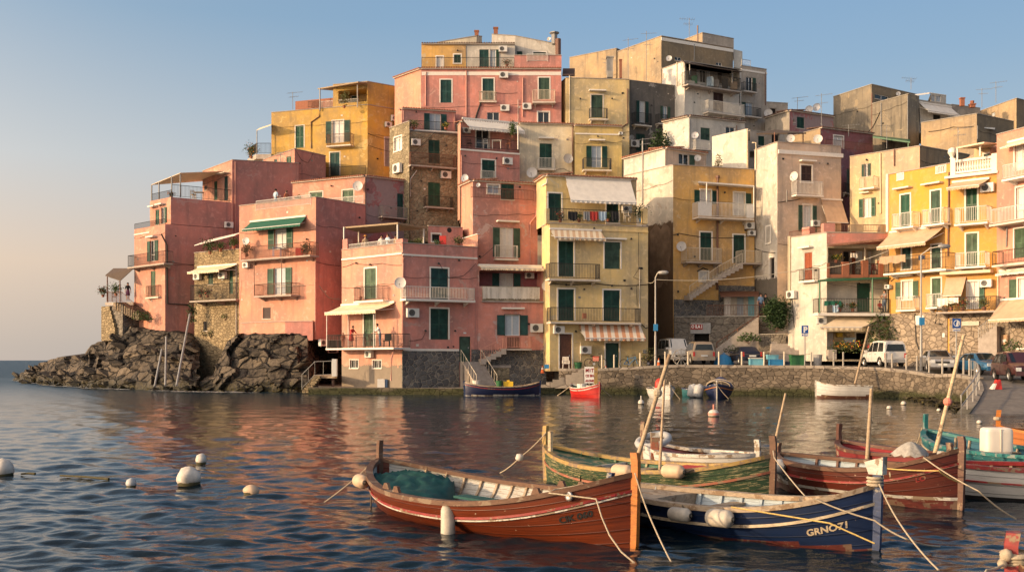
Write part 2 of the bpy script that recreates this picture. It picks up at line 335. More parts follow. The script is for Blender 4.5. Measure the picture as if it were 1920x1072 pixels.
# ------------------------------------------------------------------ mesh builder
class MB:
    def __init__(s): s.v = []; s.f = []; s.m = []; s.mk = []; s.uv = {}; s.smooth = False
    def mi(s, k):
        if k not in s.mk: s.mk.append(k)
        return s.mk.index(k)
    def face(s, pts, k):
        i = len(s.v); s.v += [tuple(p) for p in pts]; s.f.append(tuple(range(i, i+len(pts)))); s.m.append(s.mi(k))
    def grid(s, P, k, closeu=False, closev=False, uv=None):
        i = len(s.v); nu = len(P); nv = len(P[0]); mi = s.mi(k) if not callable(k) else None
        for row in P: s.v += [tuple(p) for p in row]
        for a in range(nu if closeu else nu-1):
            for b in range(nv if closev else nv-1):
                a2 = (a+1) % nu; b2 = (b+1) % nv
                if uv is not None: s.uv[len(s.f)] = [uv[a][b], uv[a2][b], uv[a2][b2], uv[a][b2]]
                s.f.append((i+a*nv+b, i+a2*nv+b, i+a2*nv+b2, i+a*nv+b2)); s.m.append(mi if mi is not None else s.mi(k(a, b)))
    def cells(s, c, k):            # 8 corners: bottom 4 ccw, top 4
        i = len(s.v); s.v += [tuple(p) for p in c]; mi = s.mi(k)
        for q in ((0, 1, 2, 3), (4, 5, 6, 7), (0, 1, 5, 4), (1, 2, 6, 5), (2, 3, 7, 6), (3, 0, 4, 7)):
            s.f.append(tuple(i+x for x in q)); s.m.append(mi)
    def obox(s, o, ax, ay, az, k):  # origin corner + 3 edge vectors
        o = Vector(o); ax = Vector(ax); ay = Vector(ay); az = Vector(az)
        s.cells([o, o+ax, o+ax+ay, o+ay, o+az, o+ax+az, o+ax+ay+az, o+ay+az], k)
    def cbox(s, c, dx, dy, dz, k, rz=0):   # centre at bottom
        ca, sa = math.cos(rz), math.sin(rz); c = Vector(c)
        ax = Vector((ca, sa, 0))*dx; ay = Vector((-sa, ca, 0))*dy
        s.obox(c-ax/2-ay/2, ax, ay, (0, 0, dz), k)
    def tube(s, pts, r, k, n=6, r2=None, cap=True):
        pts = [Vector(p) for p in pts]; rings = []
        for j, p in enumerate(pts):
            d = (pts[min(j+1, len(pts)-1)]-pts[max(j-1, 0)]).normalized()
            a = d.cross(Vector((0, 0, 1)))
            if a.length < .05: a = d.cross(Vector((1, 0, 0)))
            a.normalize(); b = d.cross(a)
            rr = r if r2 is None else r+(r2-r)*j/(len(pts)-1)
            rings.append([p+(a*math.cos(t*2*math.pi/n)+b*math.sin(t*2*math.pi/n))*rr for t in range(n)])
        s.grid(rings, k, closev=True)
        if cap: s.face(rings[0], k); s.face(rings[-1], k)
    def bar(s, a, b, w, k): s.tube([a, b], w*.7, k, 4, cap=False)
    def lathe(s, c, prof, k, n=12, ax=(0, 0, 1)):   # prof [(r, h)]
        c = Vector(c); ax = Vector(ax).normalized()
        u = ax.cross(Vector((0, 0, 1)))
        if u.length < .05: u = ax.cross(Vector((1, 0, 0)))
        u.normalize(); w = ax.cross(u)
        s.grid([[c+ax*h+(u*math.cos(t*2*math.pi/n)+w*math.sin(t*2*math.pi/n))*r for t in range(n)] for r, h in prof], k, closev=True)
    def ball(s, c, r, k, n=12, sz=1.0, wob=0):
        seed = R_.random()*50
        P = []
        for a in range(n//2+1):
            th = math.pi*a/(n//2); row = []
            for b in range(n):
                ph = 2*math.pi*b/n
                d = Vector((math.sin(th)*math.cos(ph), math.sin(th)*math.sin(ph), math.cos(th)*sz))
                q = r*(1+wob*noise.noise(d*1.6+Vector((seed, 0, 0))))
                row.append(Vector(c)+d*q)
            P.append(row)
        s.grid(P, k, closev=True)
    def leaves(s, pts, size, k, rng=None):
        rng = rng or R_
        for p in pts:
            d = Vector((rng.gauss(0, 1), rng.gauss(0, 1), rng.gauss(0, .7))).normalized()
            e = d.cross(Vector((rng.gauss(0, 1), rng.gauss(0, 1), rng.gauss(0, 1)))).normalized()
            L = size*rng.uniform(.6, 1.4); w = L*.45; p = Vector(p)
            s.face([p-d*L/2, p+e*w/2, p+d*L/2, p-e*w/2], k)
ROOTS = {}
def build(name, mb, parent=None, loc=None, smooth=False):
    """link the collected shapes as ONE mesh object; coordinates are collected in world space"""
    me = bpy.data.meshes.new(name)
    o = bpy.data.objects.new(name, me); COL.objects.link(o)
    if parent is not None:
        org = ROOTS[parent.name]; o.parent = parent; ROOTS[o.name] = org
    else:
        if loc is None:
            a = np.array(mb.v); loc = Vector((*((a.min(0)+a.max(0))/2)[:2], a.min(0)[2]))
        org = Vector(loc); o.location = org; ROOTS[o.name] = org
    a = np.array(mb.v, dtype=float)-np.array(org)
    me.from_pydata(a.tolist(), [], mb.f)
    for k in mb.mk: me.materials.append(MATS[k])
    me.polygons.foreach_set('material_index', mb.m)
    if mb.uv:
        ul = me.uv_layers.new(name='UVMap')
        for fi, q in mb.uv.items():
            for li, c in zip(me.polygons[fi].loop_indices, q): ul.data[li].uv = c
    if smooth: me.polygons.foreach_set('use_smooth', [True]*len(me.polygons))
    me.update()
    return o
def empty(name, loc):
    o = bpy.data.objects.new(name, None); COL.objects.link(o); o.location = loc; o.empty_display_size = .3
    ROOTS[o.name] = Vector(loc); return o
def tag(o, label=None, cat=None, group=None, kind=None):
    if label: o['label'] = label
    if cat: o['category'] = cat
    if group: o['group'] = group
    if kind: o['kind'] = kind
    return o
def textmesh(body, size=1.0, off=.0):
    """flat letters as (verts, faces) in the x-y plane, base line at 0, width returned"""
    cu = bpy.data.curves.new('lettering', 'FONT'); cu.body = body; cu.size = size; cu.offset = off; cu.resolution_u = 3
    ob = bpy.data.objects.new('lettering', cu); COL.objects.link(ob)
    dg = bpy.context.evaluated_depsgraph_get(); me = bpy.data.meshes.new_from_object(ob.evaluated_get(dg))
    v = [(p.co.x, p.co.y) for p in me.vertices]; f = [tuple(p.vertices) for p in me.polygons]
    bpy.data.objects.remove(ob); bpy.data.curves.remove(cu); bpy.data.meshes.remove(me)
    return v, f, max(p[0] for p in v), max(p[1] for p in v)
def addtext(mb, body, size, fn, k, off=0.01):
    v, f, w, h = textmesh(body, size, off)
    i = len(mb.v); mb.v += [tuple(fn(x, y)) for x, y in v]
    mi = mb.mi(k)
    for q in f: mb.f.append(tuple(i+a for a in q)); mb.m.append(mi)
    return w, h
# ------------------------------------------------------------------ houses
ZT = [0, 0, 1]
Z1 = (0, 260, 2.144); Z2 = (430, 100, 3.249); Z3 = (740, 40, 3.35); Z4 = (430, 360, 2.68); Z5 = (600, 380, 2.82)
Z6 = (980, 300, 2.553); Z7 = (1040, 30, 3.574); Q1 = (1160, 220, 3.153); Q2 = (1440, 130, 3.971); Q3 = (1440, 330, 2.748)
Q4 = (1190, 480, 3.83); Q5 = (1500, 560, 4.467); A1 = (180, 290, 3.064); A6 = (1640, 280, 5.361); A7 = (1640, 460, 4.871); A8 = (1440, 420, 3.971)
E5 = (1040, 640, 5.333); S7 = (1160, 680, 2.526); S6 = (660, 640, 2.481); FULL = (0, 0, 1)
def use(z): ZT[:] = z
def zx(x): return ZT[0]+x/ZT[2]
def zy(y): return ZT[1]+y/ZT[2]
def ZW(x, y, D): return W(zx(x), zy(y), D)
class Face:
    def __init__(s, p0, p1, zb, zt0, zt1, m):
        s.p0 = Vector((p0[0], p0[1], 0)); s.p1 = Vector((p1[0], p1[1], 0)); d = s.p1-s.p0
        s.L = d.length; s.t = d.normalized(); s.n = Vector((s.t.y, -s.t.x, 0)); s.zb = zb; s.zt0 = zt0; s.zt1 = zt1; s.m = m; s.open = []
    def hit(s, x, y, off=0):
        dx = (zx(x)-CX)/FPX; q = s.p0+s.n*off
        D = q.dot(s.n)/(dx*s.n.x+s.n.y)
        u = (Vector((dx*D, D, 0))-q).dot(s.t)
        return u, CAMZ-(zy(y)-CY)*D/FPX
    def P(s, u, z, off=0): return s.p0+s.t*u+s.n*off+Vector((0, 0, z))
    def at(s, x, y, off=0):
        u, z = s.hit(x, y, off); return s.P(u, z, off)
    def box(s, mb, u0, u1, z0, z1, o0, o1, k):
        mb.cells([s.P(u0, z0, o0), s.P(u1, z0, o0), s.P(u1, z0, o1), s.P(u0, z0, o1), s.P(u0, z1, o0), s.P(u1, z1, o0), s.P(u1, z1, o1), s.P(u0, z1, o1)], k)
    def rect(s, x0, y0, x1, y1, off=0):
        u0, _ = s.hit(x0, y0, off); u1, _ = s.hit(x1, y1, off); xc = (x0+x1)/2
        return u0, s.hit(xc, y1, off)[1], u1, s.hit(xc, y0, off)[1]
    def mesh(s, mb, dep=.17):
        zt = min(s.zt0, s.zt1)
        us = sorted({0, s.L, *[o[0] for o in s.open], *[o[2] for o in s.open]}); zs = sorted({s.zb, zt, *[o[1] for o in s.open], *[o[3] for o in s.open]})
        us = [u for u in us if -1e-6 <= u <= s.L+1e-6]; zs = [z for z in zs if s.zb-1e-6 <= z <= zt+1e-6]
        for a, b in zip(us, us[1:]):
            for c, d in zip(zs, zs[1:]):
                um, zm = (a+b)/2, (c+d)/2
                if any(o[0] < um < o[2] and o[1] < zm < o[3] for o in s.open): continue
                mb.face([s.P(a, c), s.P(b, c), s.P(b, d), s.P(a, d)], s.m)
        if abs(s.zt0-s.zt1) > 1e-4:
            if s.zt1 > s.zt0: mb.face([s.P(0, zt), s.P(s.L, zt), s.P(s.L, s.zt1)], s.m)
            else: mb.face([s.P(0, zt), s.P(s.L, zt), s.P(0, s.zt0)], s.m)
        for u0, z0, u1, z1, dd in s.open:
            dd = dd or dep
            mb.face([s.P(u0, z0), s.P(u1, z0), s.P(u1, z0, -dd), s.P(u0, z0, -dd)], s.m); mb.face([s.P(u0, z1), s.P(u1, z1), s.P(u1, z1, -dd), s.P(u0, z1, -dd)], s.m)
            mb.face([s.P(u0, z0), s.P(u0, z1), s.P(u0, z1, -dd), s.P(u0, z0, -dd)], s.m); mb.face([s.P(u1, z0), s.P(u1, z1), s.P(u1, z1, -dd), s.P(u1, z0, -dd)], s.m)
RAILS = dict(d='iron', w='rail_white', c='rail_cream', g='rail_grey', n='iron_green', r='iron_rust', p='pipe_pink')
def railing_mesh(mb, path, h, k, sp=.125, bw=.02):
    """upright bars between two rails along a path of points at deck level"""
    for a, b in zip(path, path[1:]):
        a = Vector(a); b = Vector(b); d = b-a; n = max(1, int(round(d.length/sp)))
        for z, w in ((h, .035), (.10, .025)): mb.bar(a+Vector((0, 0, z)), b+Vector((0, 0, z)), w, k)
        for i in range(n+1):
            p = a+d*(i/n); w = .032 if i in (0, n) else bw
            mb.bar(p+Vector((0, 0, 0 if i in (0, n) else .10)), p+Vector((0, 0, h)), w, k)
class House:
    def __init__(s, name, label, trim=None, sh='shut_dark', group=None, cat='house'):
        s.name = name; s.label = label; s.cat = cat; s.trim = trim; s.sh = sh; s.group = group; s.wall = MB(); s.roofs = []; s.faces = []; s.root = None
    def vol(s, corners, top, bot, depth, m, roof='flat', mats=None, ref=None, over=.06):
        C = [(zx(x), D) for x, D in corners]
        pts = [W(px, CY, D) for px, D in C]
        r = ref if ref is not None else min(range(len(C)), key=lambda i: C[i][1])
        zb = CAMZ-(zy(bot)-CY)*C[r][1]/FPX
        tops = [CAMZ-(zy(top)-CY)*C[r][1]/FPX]*len(C) if not isinstance(top, (list, tuple)) else [CAMZ-(zy(t)-CY)*C[i][1]/FPX for i, t in enumerate(top)]
        if s.root is None and C[r][1] > 100: zb -= 8                  # foot of the house stands on the slope below
        if s.root is None:
            s.root = empty(s.name, (sum(p.x for p in pts)/len(pts), min(p.y for p in pts)+depth/2, zb)); tag(s.root, s.label, s.cat, s.group)
        fs = [Face(a, b, zb, tops[i], tops[i+1], (mats[i] if mats else m)) for i, (a, b) in enumerate(zip(pts, pts[1:]))]
        s.faces += fs
        b1 = pts[-1]+Vector((min(0, pts[-1].x/pts[-1].y)*depth, depth, 0)); b0 = pts[0]+Vector((max(0, pts[0].x/pts[0].y)*depth, depth, 0))      # side walls follow the lanes between the houses
        if b1.y < b0.y: b1 = Vector((b1.x+(min(0, pts[-1].x/pts[-1].y))*(b0.y-b1.y), b0.y, 0))
        for a, b, z0, z1 in ((pts[-1], b1, tops[-1], tops[-1]), (b1, b0, tops[-1], tops[0]), (b0, pts[0], tops[0], tops[0])):
            s.wall.face([(a.x, a.y, zb), (b.x, b.y, zb), (b.x, b.y, z1), (a.x, a.y, z0)], m)
        front = [Vector((p.x, p.y, t)) for p, t in zip(pts, tops)]
        back = [Vector((b0.x if i == 0 else b1.x if i == len(pts)-1 else min(max(p.x, b0.x), b1.x), max(b0.y, b1.y), t)) for i, (p, t) in enumerate(zip(pts, tops))]
        rf = MB()
        for i in range(len(front)-1): rf.face([front[i]-Vector((0, 0, .03)), front[i+1]-Vector((0, 0, .03)), back[i+1]-Vector((0, 0, .03)), back[i]-Vector((0, 0, .03))], 'cement_plain')
        if roof:
            k = {'flat': 'slab_grey', 'tile': 'terracotta', 'tiled': 'tile_dark', 'grey': 'cement_plain', 'white': 'trim_white'}[roof]
            for i in range(len(front)-1):
                a, b = front[i], front[i+1]; d = (b-a); n = fs[i].n
                if roof in ('flat', 'grey', 'white'):
                    h = .06
                    rf.obox(a-n*.18+Vector((0, 0, -.02)), d, n*(.18+over), (0, 0, h), k)
                else:
                    rf.obox(a-n*.3+Vector((0, 0, .0)), d, n*(.3+.22), (0, 0, .07), 'slab')
                    nt = max(2, int(d.length/.24)); up = Vector((0, 0, 1))
                    for j in range(nt):
                        c = a+d*((j+.5)/nt)+Vector((0, 0, .07)); t = fs[i].t; rr = .105
                        ring = [(t*math.cos(q)*rr+up*math.sin(q)*rr*1.1) for q in (0, .8, 1.57, 2.34, 3.14)]
                        A = [c+n*.30+q for q in ring]; B = [c-n*2.2+up*.28+q for q in ring]
                        rf.grid([A, B], k); rf.face(A, 'terracotta_plain' if roof == 'tile' else k)
        s.roofs.append(rf)
        return fs
    def done(s):
        rg = random.Random(len(s.name)*31+int(abs(s.root.location.x)*13))
        for f in s.faces:
            f.mesh(s.wall)
            A = f.L*(min(f.zt0, f.zt1)-f.zb)
            if A < 22 or f.n.y > -.3: continue
            for _ in range(min(5, int(A/16))):       # vents, hooks and junction boxes that every old wall carries
                u = rg.uniform(.3, f.L-.3); z = f.zb+(min(f.zt0, f.zt1)-f.zb)*rg.uniform(.25, .95)
                if any(o[0]-.3 < u < o[2]+.3 and o[1]-.3 < z < o[3]+.3 for o in f.open): continue
                q = rg.uniform(.05, .11); m2 = MB(); f.box(m2, u-q, u+q, z-q*.8, z+q*.8, -.02, .03, rg.choice(('black', 'pipe_grey', 'black', 'slab'))); build('wall_vent', m2, s.root)
            if f.L > 3.5 and rg.random() < .7:
                z = f.zb+(min(f.zt0, f.zt1)-f.zb)*rg.uniform(.55, .93); P = []; z1 = z+rg.uniform(-.5, .5)
                for i in range(11): t = i/10; P.append(f.P(f.L*t, z+(z1-z)*t-.35*math.sin(math.pi*((t*3) % 1))*.4, .035))
                m2 = MB(); m2.tube(P, .013, 'cable', 4); build('cable', m2, s.root)
        build('wall', s.wall, s.root)
        for r in s.roofs: build('roof', r, s.root)
        return s
    # -- openings
    def win(s, f, x0, y0, x1, y1, kind='S', sh=None, trim='*', glass=None, tw=.11, split=True, dep=None):
        u0, z0, u1, z1 = f.rect(x0, y0, x1, y1); sh = sh or s.sh; sh = random.Random(int(x0*31+y0*17)).choice((sh, sh, sh, 'shut_teal', 'shut_faded')) if sh in ('shut_dark', 'shut_green') else sh; trim = s.trim if trim == '*' else trim
        z0 = max(z0, f.zb+.02); z1 = min(z1, min(f.zt0, f.zt1)-.05); u0 = max(u0, .03); u1 = min(u1, f.L-.03)
        f.open.append((u0, z0, u1, z1, dep)); w = u1-u0; tall = (z1-z0) > 1.7 or kind == 'D'
        mb = MB(); dd = dep or .17
        if trim:
            f.box(mb, u0-tw, u0, z0-(0 if tall else tw), z1+tw, -.02, .025, trim); f.box(mb, u1, u1+tw, z0-(0 if tall else tw), z1+tw, -.02, .025, trim)
            f.box(mb, u0, u1, z1, z1+tw, -.02, .025, trim)
            if not tall: f.box(mb, u0-tw, u1+tw, z0-tw, z0, -.02, .07, trim)
        elif not tall: f.box(mb, u0-.06, u1+.06, z0-.06, z0, -.05, .05, 'slab')
        fk = sh if kind in 'SD' else 'frame_white'
        if True:
            e = .045
            if kind == 'K': fk = 'slab_grey'
            for a, b, c, d in ((u0, u0+e, z0, z1), (u1-e, u1, z0, z1), (u0+e, u1-e, z1-e, z1), (u0+e, u1-e, z0, z0+e)): f.box(mb, a, b, c, d, -.15, -.095, fk)
        win = build('door' if kind == 'D' else 'balcony_door' if tall else 'window', mb, s.root)
        def leaf(a, b, o0, o1, open_=False):
            m2 = MB(); e = min(.07, (b-a)*.18)
            f.box(m2, a, a+e, z0+.03, z1-.03, o0, o1, sh); f.box(m2, b-e, b, z0+.03, z1-.03, o0, o1, sh)
            rails = [z0+.03, (z0+z1)/2-.05, z1-.11] if z1-z0 > 1.1 else [z0+.03, z1-.11]
            for zr in rails: f.box(m2, a+e, b-e, zr, zr+.08, o0, o1, sh)
            zz = z0+.12
            while zz < z1-.13:
                m2.face([f.P(a+e, zz, o1-.008), f.P(b-e, zz, o1-.008), f.P(b-e, zz+.075, o0+.006), f.P(a+e, zz+.075, o0+.006)], sh); zz += .058
            m2.face([f.P(a+e, z0+.05, o0+.003), f.P(b-e, z0+.05, o0+.003), f.P(b-e, z1-.05, o0+.003), f.P(a+e, z1-.05, o0+.003)], sh)
            return build('shutter', m2, win)
        um = (u0+u1)/2
        if kind == 'S':
            if split and w > .6: leaf(u0+.01, um-.008, -.085, -.04); leaf(um+.008, u1-.01, -.085, -.04)
            else: leaf(u0+.01, u1-.01, -.085, -.04)
            return win
        g = glass or 'glass_dark'
        if kind == 'D':
            m2 = MB(); f.box(m2, u0+.045, u1-.045, z0+.01, z1-.045, -.16, -.11, sh)
            n = 2 if w > 1.2 else 1
            for i in range(n):
                a = u0+.12+i*(w-.12)/n; b = a+(w-.24-(n-1)*.06)/n
                for q0, q1 in ((.06, .42), (.5, .93)): f.box(m2, a, b, z0+(z1-z0)*q0, z0+(z1-z0)*q1, -.11, -.095, sh)
            f.box(m2, u1-.2, u1-.15, z0+1.0, z0+1.12, -.11, -.06, 'steel'); build('door_leaf', m2, win); return win
        m2 = MB(); m2.face([f.P(u0, z0, -dd+.005), f.P(u1, z0, -dd+.005), f.P(u1, z1, -dd+.005), f.P(u0, z1, -dd+.005)], g if kind != 'K' else 'dark_room'); build('pane', m2, win)  # open doorways get a dark sheet, the room's shade put into its colour
        if kind != 'K':
            m2 = MB(); f.box(m2, um-.03, um+.03, z0+.045, z1-.045, -.14, -.10, 'frame_white')
            if tall: f.box(m2, u0+.045, u1-.045, z0+(z1-z0)*.3, z0+(z1-z0)*.3+.05, -.135, -.105, 'frame_white')
            build('casement', m2, win)
        lw = w/2
        tt = tw if trim else .01
        if kind in ('O', 'L'): leaf(max(.02, u0-lw-tt), u0-tt, .03, .07)
        if kind in ('O', 'R'): leaf(u1+tt, min(f.L-.02, u1+lw+tt), .03, .07)
        return win
    def balc(s, f, x0, y0, x1, y1, dep=.9, st='d', slab='slab', th=.13, brk=True, bars=True, solid=None, name='balcony'):
        u0, z0, u1, z1 = f.rect(x0, y0, x1, y1, dep)
        mb = MB(); f.box(mb, u0, u1, z0, z0+th, -.02, dep, slab)
        if brk:
            for q in ([.12, .88] if u1-u0 < 3 else [.08, .5, .92]):
                u = u0+(u1-u0)*q
                mb.cells([f.P(u-.06, z0-.3, 0), f.P(u+.06, z0-.3, 0), f.P(u+.06, z0-.08, dep*.6), f.P(u-.06, z0-.08, dep*.6), f.P(u-.06, z0, 0), f.P(u+.06, z0, 0), f.P(u+.06, z0, dep*.7), f.P(u-.06, z0, dep*.7)], slab)
        b = build(name, mb, s.root)
        h = max(.75, z1-z0-th)
        if bars:
            m2 = MB(); i = .05
            railing_mesh(m2, [f.P(u0+i, z0+th, 0), f.P(u0+i, z0+th, dep-i), f.P(u1-i, z0+th, dep-i), f.P(u1-i, z0+th, 0)], h, RAILS[st])
            build('railing', m2, b)
        if solid:
            for a, c, k in solid:
                m2 = MB(); ua = u0+(u1-u0)*a; ub = u0+(u1-u0)*c
                f.box(m2, ua, ub, z0+th+.06, z0+th+h-.05, dep-.03, dep-.01, k); build('privacy_panel', m2, b)
        s.lastb = (f, u0, u1, z0+th, dep)
        return b
    def rail(s, f, x0, y0, x1, y1, st='d', off=-.1, ret=0, name='railing'):
        u0, z0, u1, z1 = f.rect(x0, y0, x1, y1, off); m2 = MB()
        path = [f.P(u0, z0, off), f.P(u1, z0, off)]
        if ret: path = [f.P(u0, z0, off-ret)]+path+[f.P(u1, z0, off-ret)]
        railing_mesh(m2, path, z1-z0, RAILS[st]); return build(name, m2, s.root)
    def awn(s, f, x0, y0, x1, y1, proj=1.2, k='canvas_white', val=.22, arms=True, xb=None, cas=True):
        """canvas from the wall (y0, x0..x1) out and down to a front bar at y1 (x0..x1 again unless xb)"""
        ua, _, ub, za = f.rect(x0, y0, x1, y0); xf = xb or None
        if xf: va, zf, vb, _ = f.rect(xf[0], y1, xf[1], y1, proj)
        else:
            va, vb = ua, ub; zf = f.hit((x0+x1)/2, y1, proj)[1]
        mb = MB(); nn = 10; A = []; Bt = []; rng = random.Random(int(x0*7+y0))
        for i in range(nn+1):
            q = i/nn; row = []
            for j in range(7):
                r = j/6; sag = -.05*math.sin(math.pi*r)+rng.uniform(-.012, .012)
                row.append(f.P(ua+(ub-ua)*q+((va-ua)+((vb-va)-(ub-ua))*q)*r, za+(zf-za)*r+sag, .05+(proj-.05)*r))
            A.append(row); Bt.append([p-Vector((0, 0, .018)) for p in row])
        mb.grid(A, k); mb.grid(Bt, k)
        if val:
            ns = max(6, int((vb-va)/.16)); pr = [[], []]
            for i in range(ns*2+1):
                u = va+(vb-va)*i/(ns*2); pr[0].append(f.P(u, zf, proj)); pr[1].append(f.P(u, zf-val*(1 if i % 2 else .72)+rng.uniform(-.015, .015), proj+.03*math.sin(i*1.3)))
            mb.grid(pr, k)
        a = build('awning', mb, s.root)
        if cas:
            m2 = MB(); f.box(m2, ua-.05, ub+.05, za-.02, za+.12, .0, .14, 'trim_white'); build('cassette', m2, a)
        m2 = MB(); m2.tube([f.P(va, zf, proj), f.P(vb, zf, proj)], .03, 'frame_white', 5)
        if arms:
            for u, v in ((ua+.08, va+.08), (ub-.08, vb-.08)): m2.tube([f.P(u, za-.45 if za-zf > .2 else za-.1, .03), f.P(v, zf, proj-.02)], .02, 'frame_white', 4)
        build('awning_arm', m2, a); return a
    def ac(s, f, x, y, k=1.0, off=.1, flip=False):
        u, z = f.hit(x, y, off); k *= .84; mb = MB(); w, h = .42*k, .29*k
        f.box(mb, u-w, u+w, z-h, z+h, off, off+.3, 'ac_white')
        for d in (-.3, .3): f.box(mb, u+d*k-.02, u+d*k+.02, z-h-.05, z-h, 0, off+.28, 'pipe_grey')
        a = build('air_conditioner', mb, s.root); m2 = MB(); c = f.P(u-.1*k, z, off+.304)
        m2.lathe(c, [(0, 0), (.2*k, 0), (.22*k, .012)], 'ac_grille', 14, f.n)
        for r in (.08, .14, .2): m2.lathe(c+f.n*.014, [(r*k-.008, 0), (r*k+.008, .004)], 'pipe_grey', 14, f.n)
        build('fan_grille', m2, a); return a
    def dish(s, f, x, y, r, off=.45, k='dish_pale', to=None):
        c = f.at(x, y, off); D = c.y; R = r/ZT[2]*D/FPX
        ax = (to or Vector((-.30, -.9, .12))).normalized(); mb = MB()
        mb.lathe(c, [(0, -.16*R), (R*.4, -.13*R), (R*.75, -.05*R), (R, .06*R), (R*1.01, .04*R), (R*.7, -.10*R), (0, -.22*R)], k, 20, ax)
        d = build('satellite_dish', mb, s.root); m2 = MB()
        m2.tube([c-ax*.2*R, c-ax*.35*R-Vector((0, 0, .3*R)), f.at(x, y, 0)-Vector((0, 0, .5*R))], .025, 'pipe_grey', 5)
        m2.tube([c-Vector((0, 0, R*.9)), c+ax*R*.9-Vector((0, 0, R*.35))], .014, 'pipe_grey', 4)
        m2.ball(c+ax*R*.9-Vector((0, 0, R*.35)), .05, 'pipe_grey', 6); build('dish_arm', m2, d); return d
    def pipe(s, f, pts, k='pipe_grey', r=.045, off=.07, name='drainpipe'):
        mb = MB(); mb.tube([f.at(x, y, off) for x, y in pts], r, k, 6); return build(name, mb, s.root)
    def cable(s, f, pts, k='cable', r=.016, off=.04):
        P = [f.at(x, y, off) for x, y in pts]; mb = MB(); Q = []
        for a, b in zip(P, P[1:]):
            for i in range(5):
                t = i/5; Q.append(a.lerp(b, t)-Vector((0, 0, .12*(b-a).length*t*(1-t))))
        mb.tube(Q+[P[-1]], r, k, 4); return build('cable', mb, s.root)
    def band(s, f, y, h, k='trim_white', x0=None, x1=None, pr=.06, name='cornice'):
        z = f.hit((x0+x1)/2 if x0 is not None else f_mid(f), y)[1]
        u0 = f.hit(x0, y)[0] if x0 is not None else -.03; u1 = f.hit(x1, y)[0] if x1 is not None else f.L+.03
        mb = MB(); f.box(mb, u0, u1, z-h, z, -.02, pr, k); return build(name, mb, s.root)
    def patch(s, f, x0, y0, x1, y1, k, seed=1, pr=.012, n=26, name='bare_patch'):
        """an irregular area of bare masonry or new render, slightly proud of the wall"""
        u0, z0, u1, z1 = f.rect(x0, y0, x1, y1); rng = random.Random(seed); c = ((u0+u1)/2, (z0+z1)/2); mb = MB(); P = []
        for i in range(n):
            a = 2*math.pi*i/n; q = (abs(math.cos(a))**4+abs(math.sin(a))**4)**-.25*rng.uniform(.78, 1.02)
            P.append(f.P(min(max(c[0]+math.cos(a)*q*(u1-u0)/2, 0.005), f.L-.005), c[1]+math.sin(a)*q*(z1-z0)/2, pr))
        Q = [p-f.n*(pr+.02) for p in P]
        mb.face(P, k); mb.grid([P, Q], k, closev=True); return build(name, mb, s.root)
    def canopy(s, f, x0, y0, x1, h=.06, pr=.45, k='trim_white'):
        u0, z = f.hit(x0, y0); u1, _ = f.hit(x1, y0); mb = MB(); f.box(mb, u0, u1, z-h, z+h, 0, pr, k); return build('window_hood', mb, s.root)
    def lamp(s, f, x, y):
        p = f.at(x, y, .12); mb = MB(); mb.tube([f.at(x, y, 0), p], .025, 'iron', 5); mb.lathe(p, [(0, .1), (.06, .09), (.09, -.02), (.07, -.05), (0, -.05)], 'iron', 8); return build('wall_lamp', mb, s.root)
    def slabs(s, pts, th, k, name):
        """a flat or sloping panel through given points, with thickness"""
        mb = MB(); P = [Vector(p) for p in pts]; Q = [p-Vector((0, 0, th)) for p in P]
        mb.face(P, k); mb.face(Q, k); mb.grid([P, Q], k, closev=True); return build(name, mb, s.root)
    def posts(s, prs, r, k, name='post'):
        for a, b in prs:
            mb = MB(); mb.bar(a, b, r, k); build(name, mb, s.root)
    def chimney(s, p, w, h, k='cement_plain', pot=False):
        mb = MB(); mb.cbox(p, w, w, h, k); mb.cbox(Vector(p)+Vector((0, 0, h)), w*1.25, w*1.25, .12, k)
        if pot: mb.lathe(Vector(p)+Vector((0, 0, h+.12)), [(w*.35, 0), (w*.45, .3), (w*.3, .34), (0, .34)], 'terracotta_plain', 8)
        return build('chimney', mb, s.root)
    def antenna(s, p, h, k='rail_grey', sty=0):
        p = Vector(p); mb = MB(); mb.tube([p, p+Vector((0, 0, h))], .03, k, 5)
        a = -.5+sty; d = Vector((math.cos(a), math.sin(a), .04)); q = Vector((-math.sin(a), math.cos(a), 0))
        for z, L in ((h*.95, 1.7), (h*.72, 1.0)):
            c = p+Vector((0, 0, z)); mb.bar(c-d*L*.35, c+d*L*.65, .022, k)
            for i in range(7):
                e = c+d*L*(-.33+i*.155); w = .28-.018*i; mb.bar(e-q*w-Vector((0, 0, .12)), e+q*w+Vector((0, 0, .12)), .014, k)
        return build('aerial', mb, s.root)
def f_mid(f):
    p = f.P(f.L/2, 0); return (CX+p.x/p.y*FPX-ZT[0])*ZT[2]
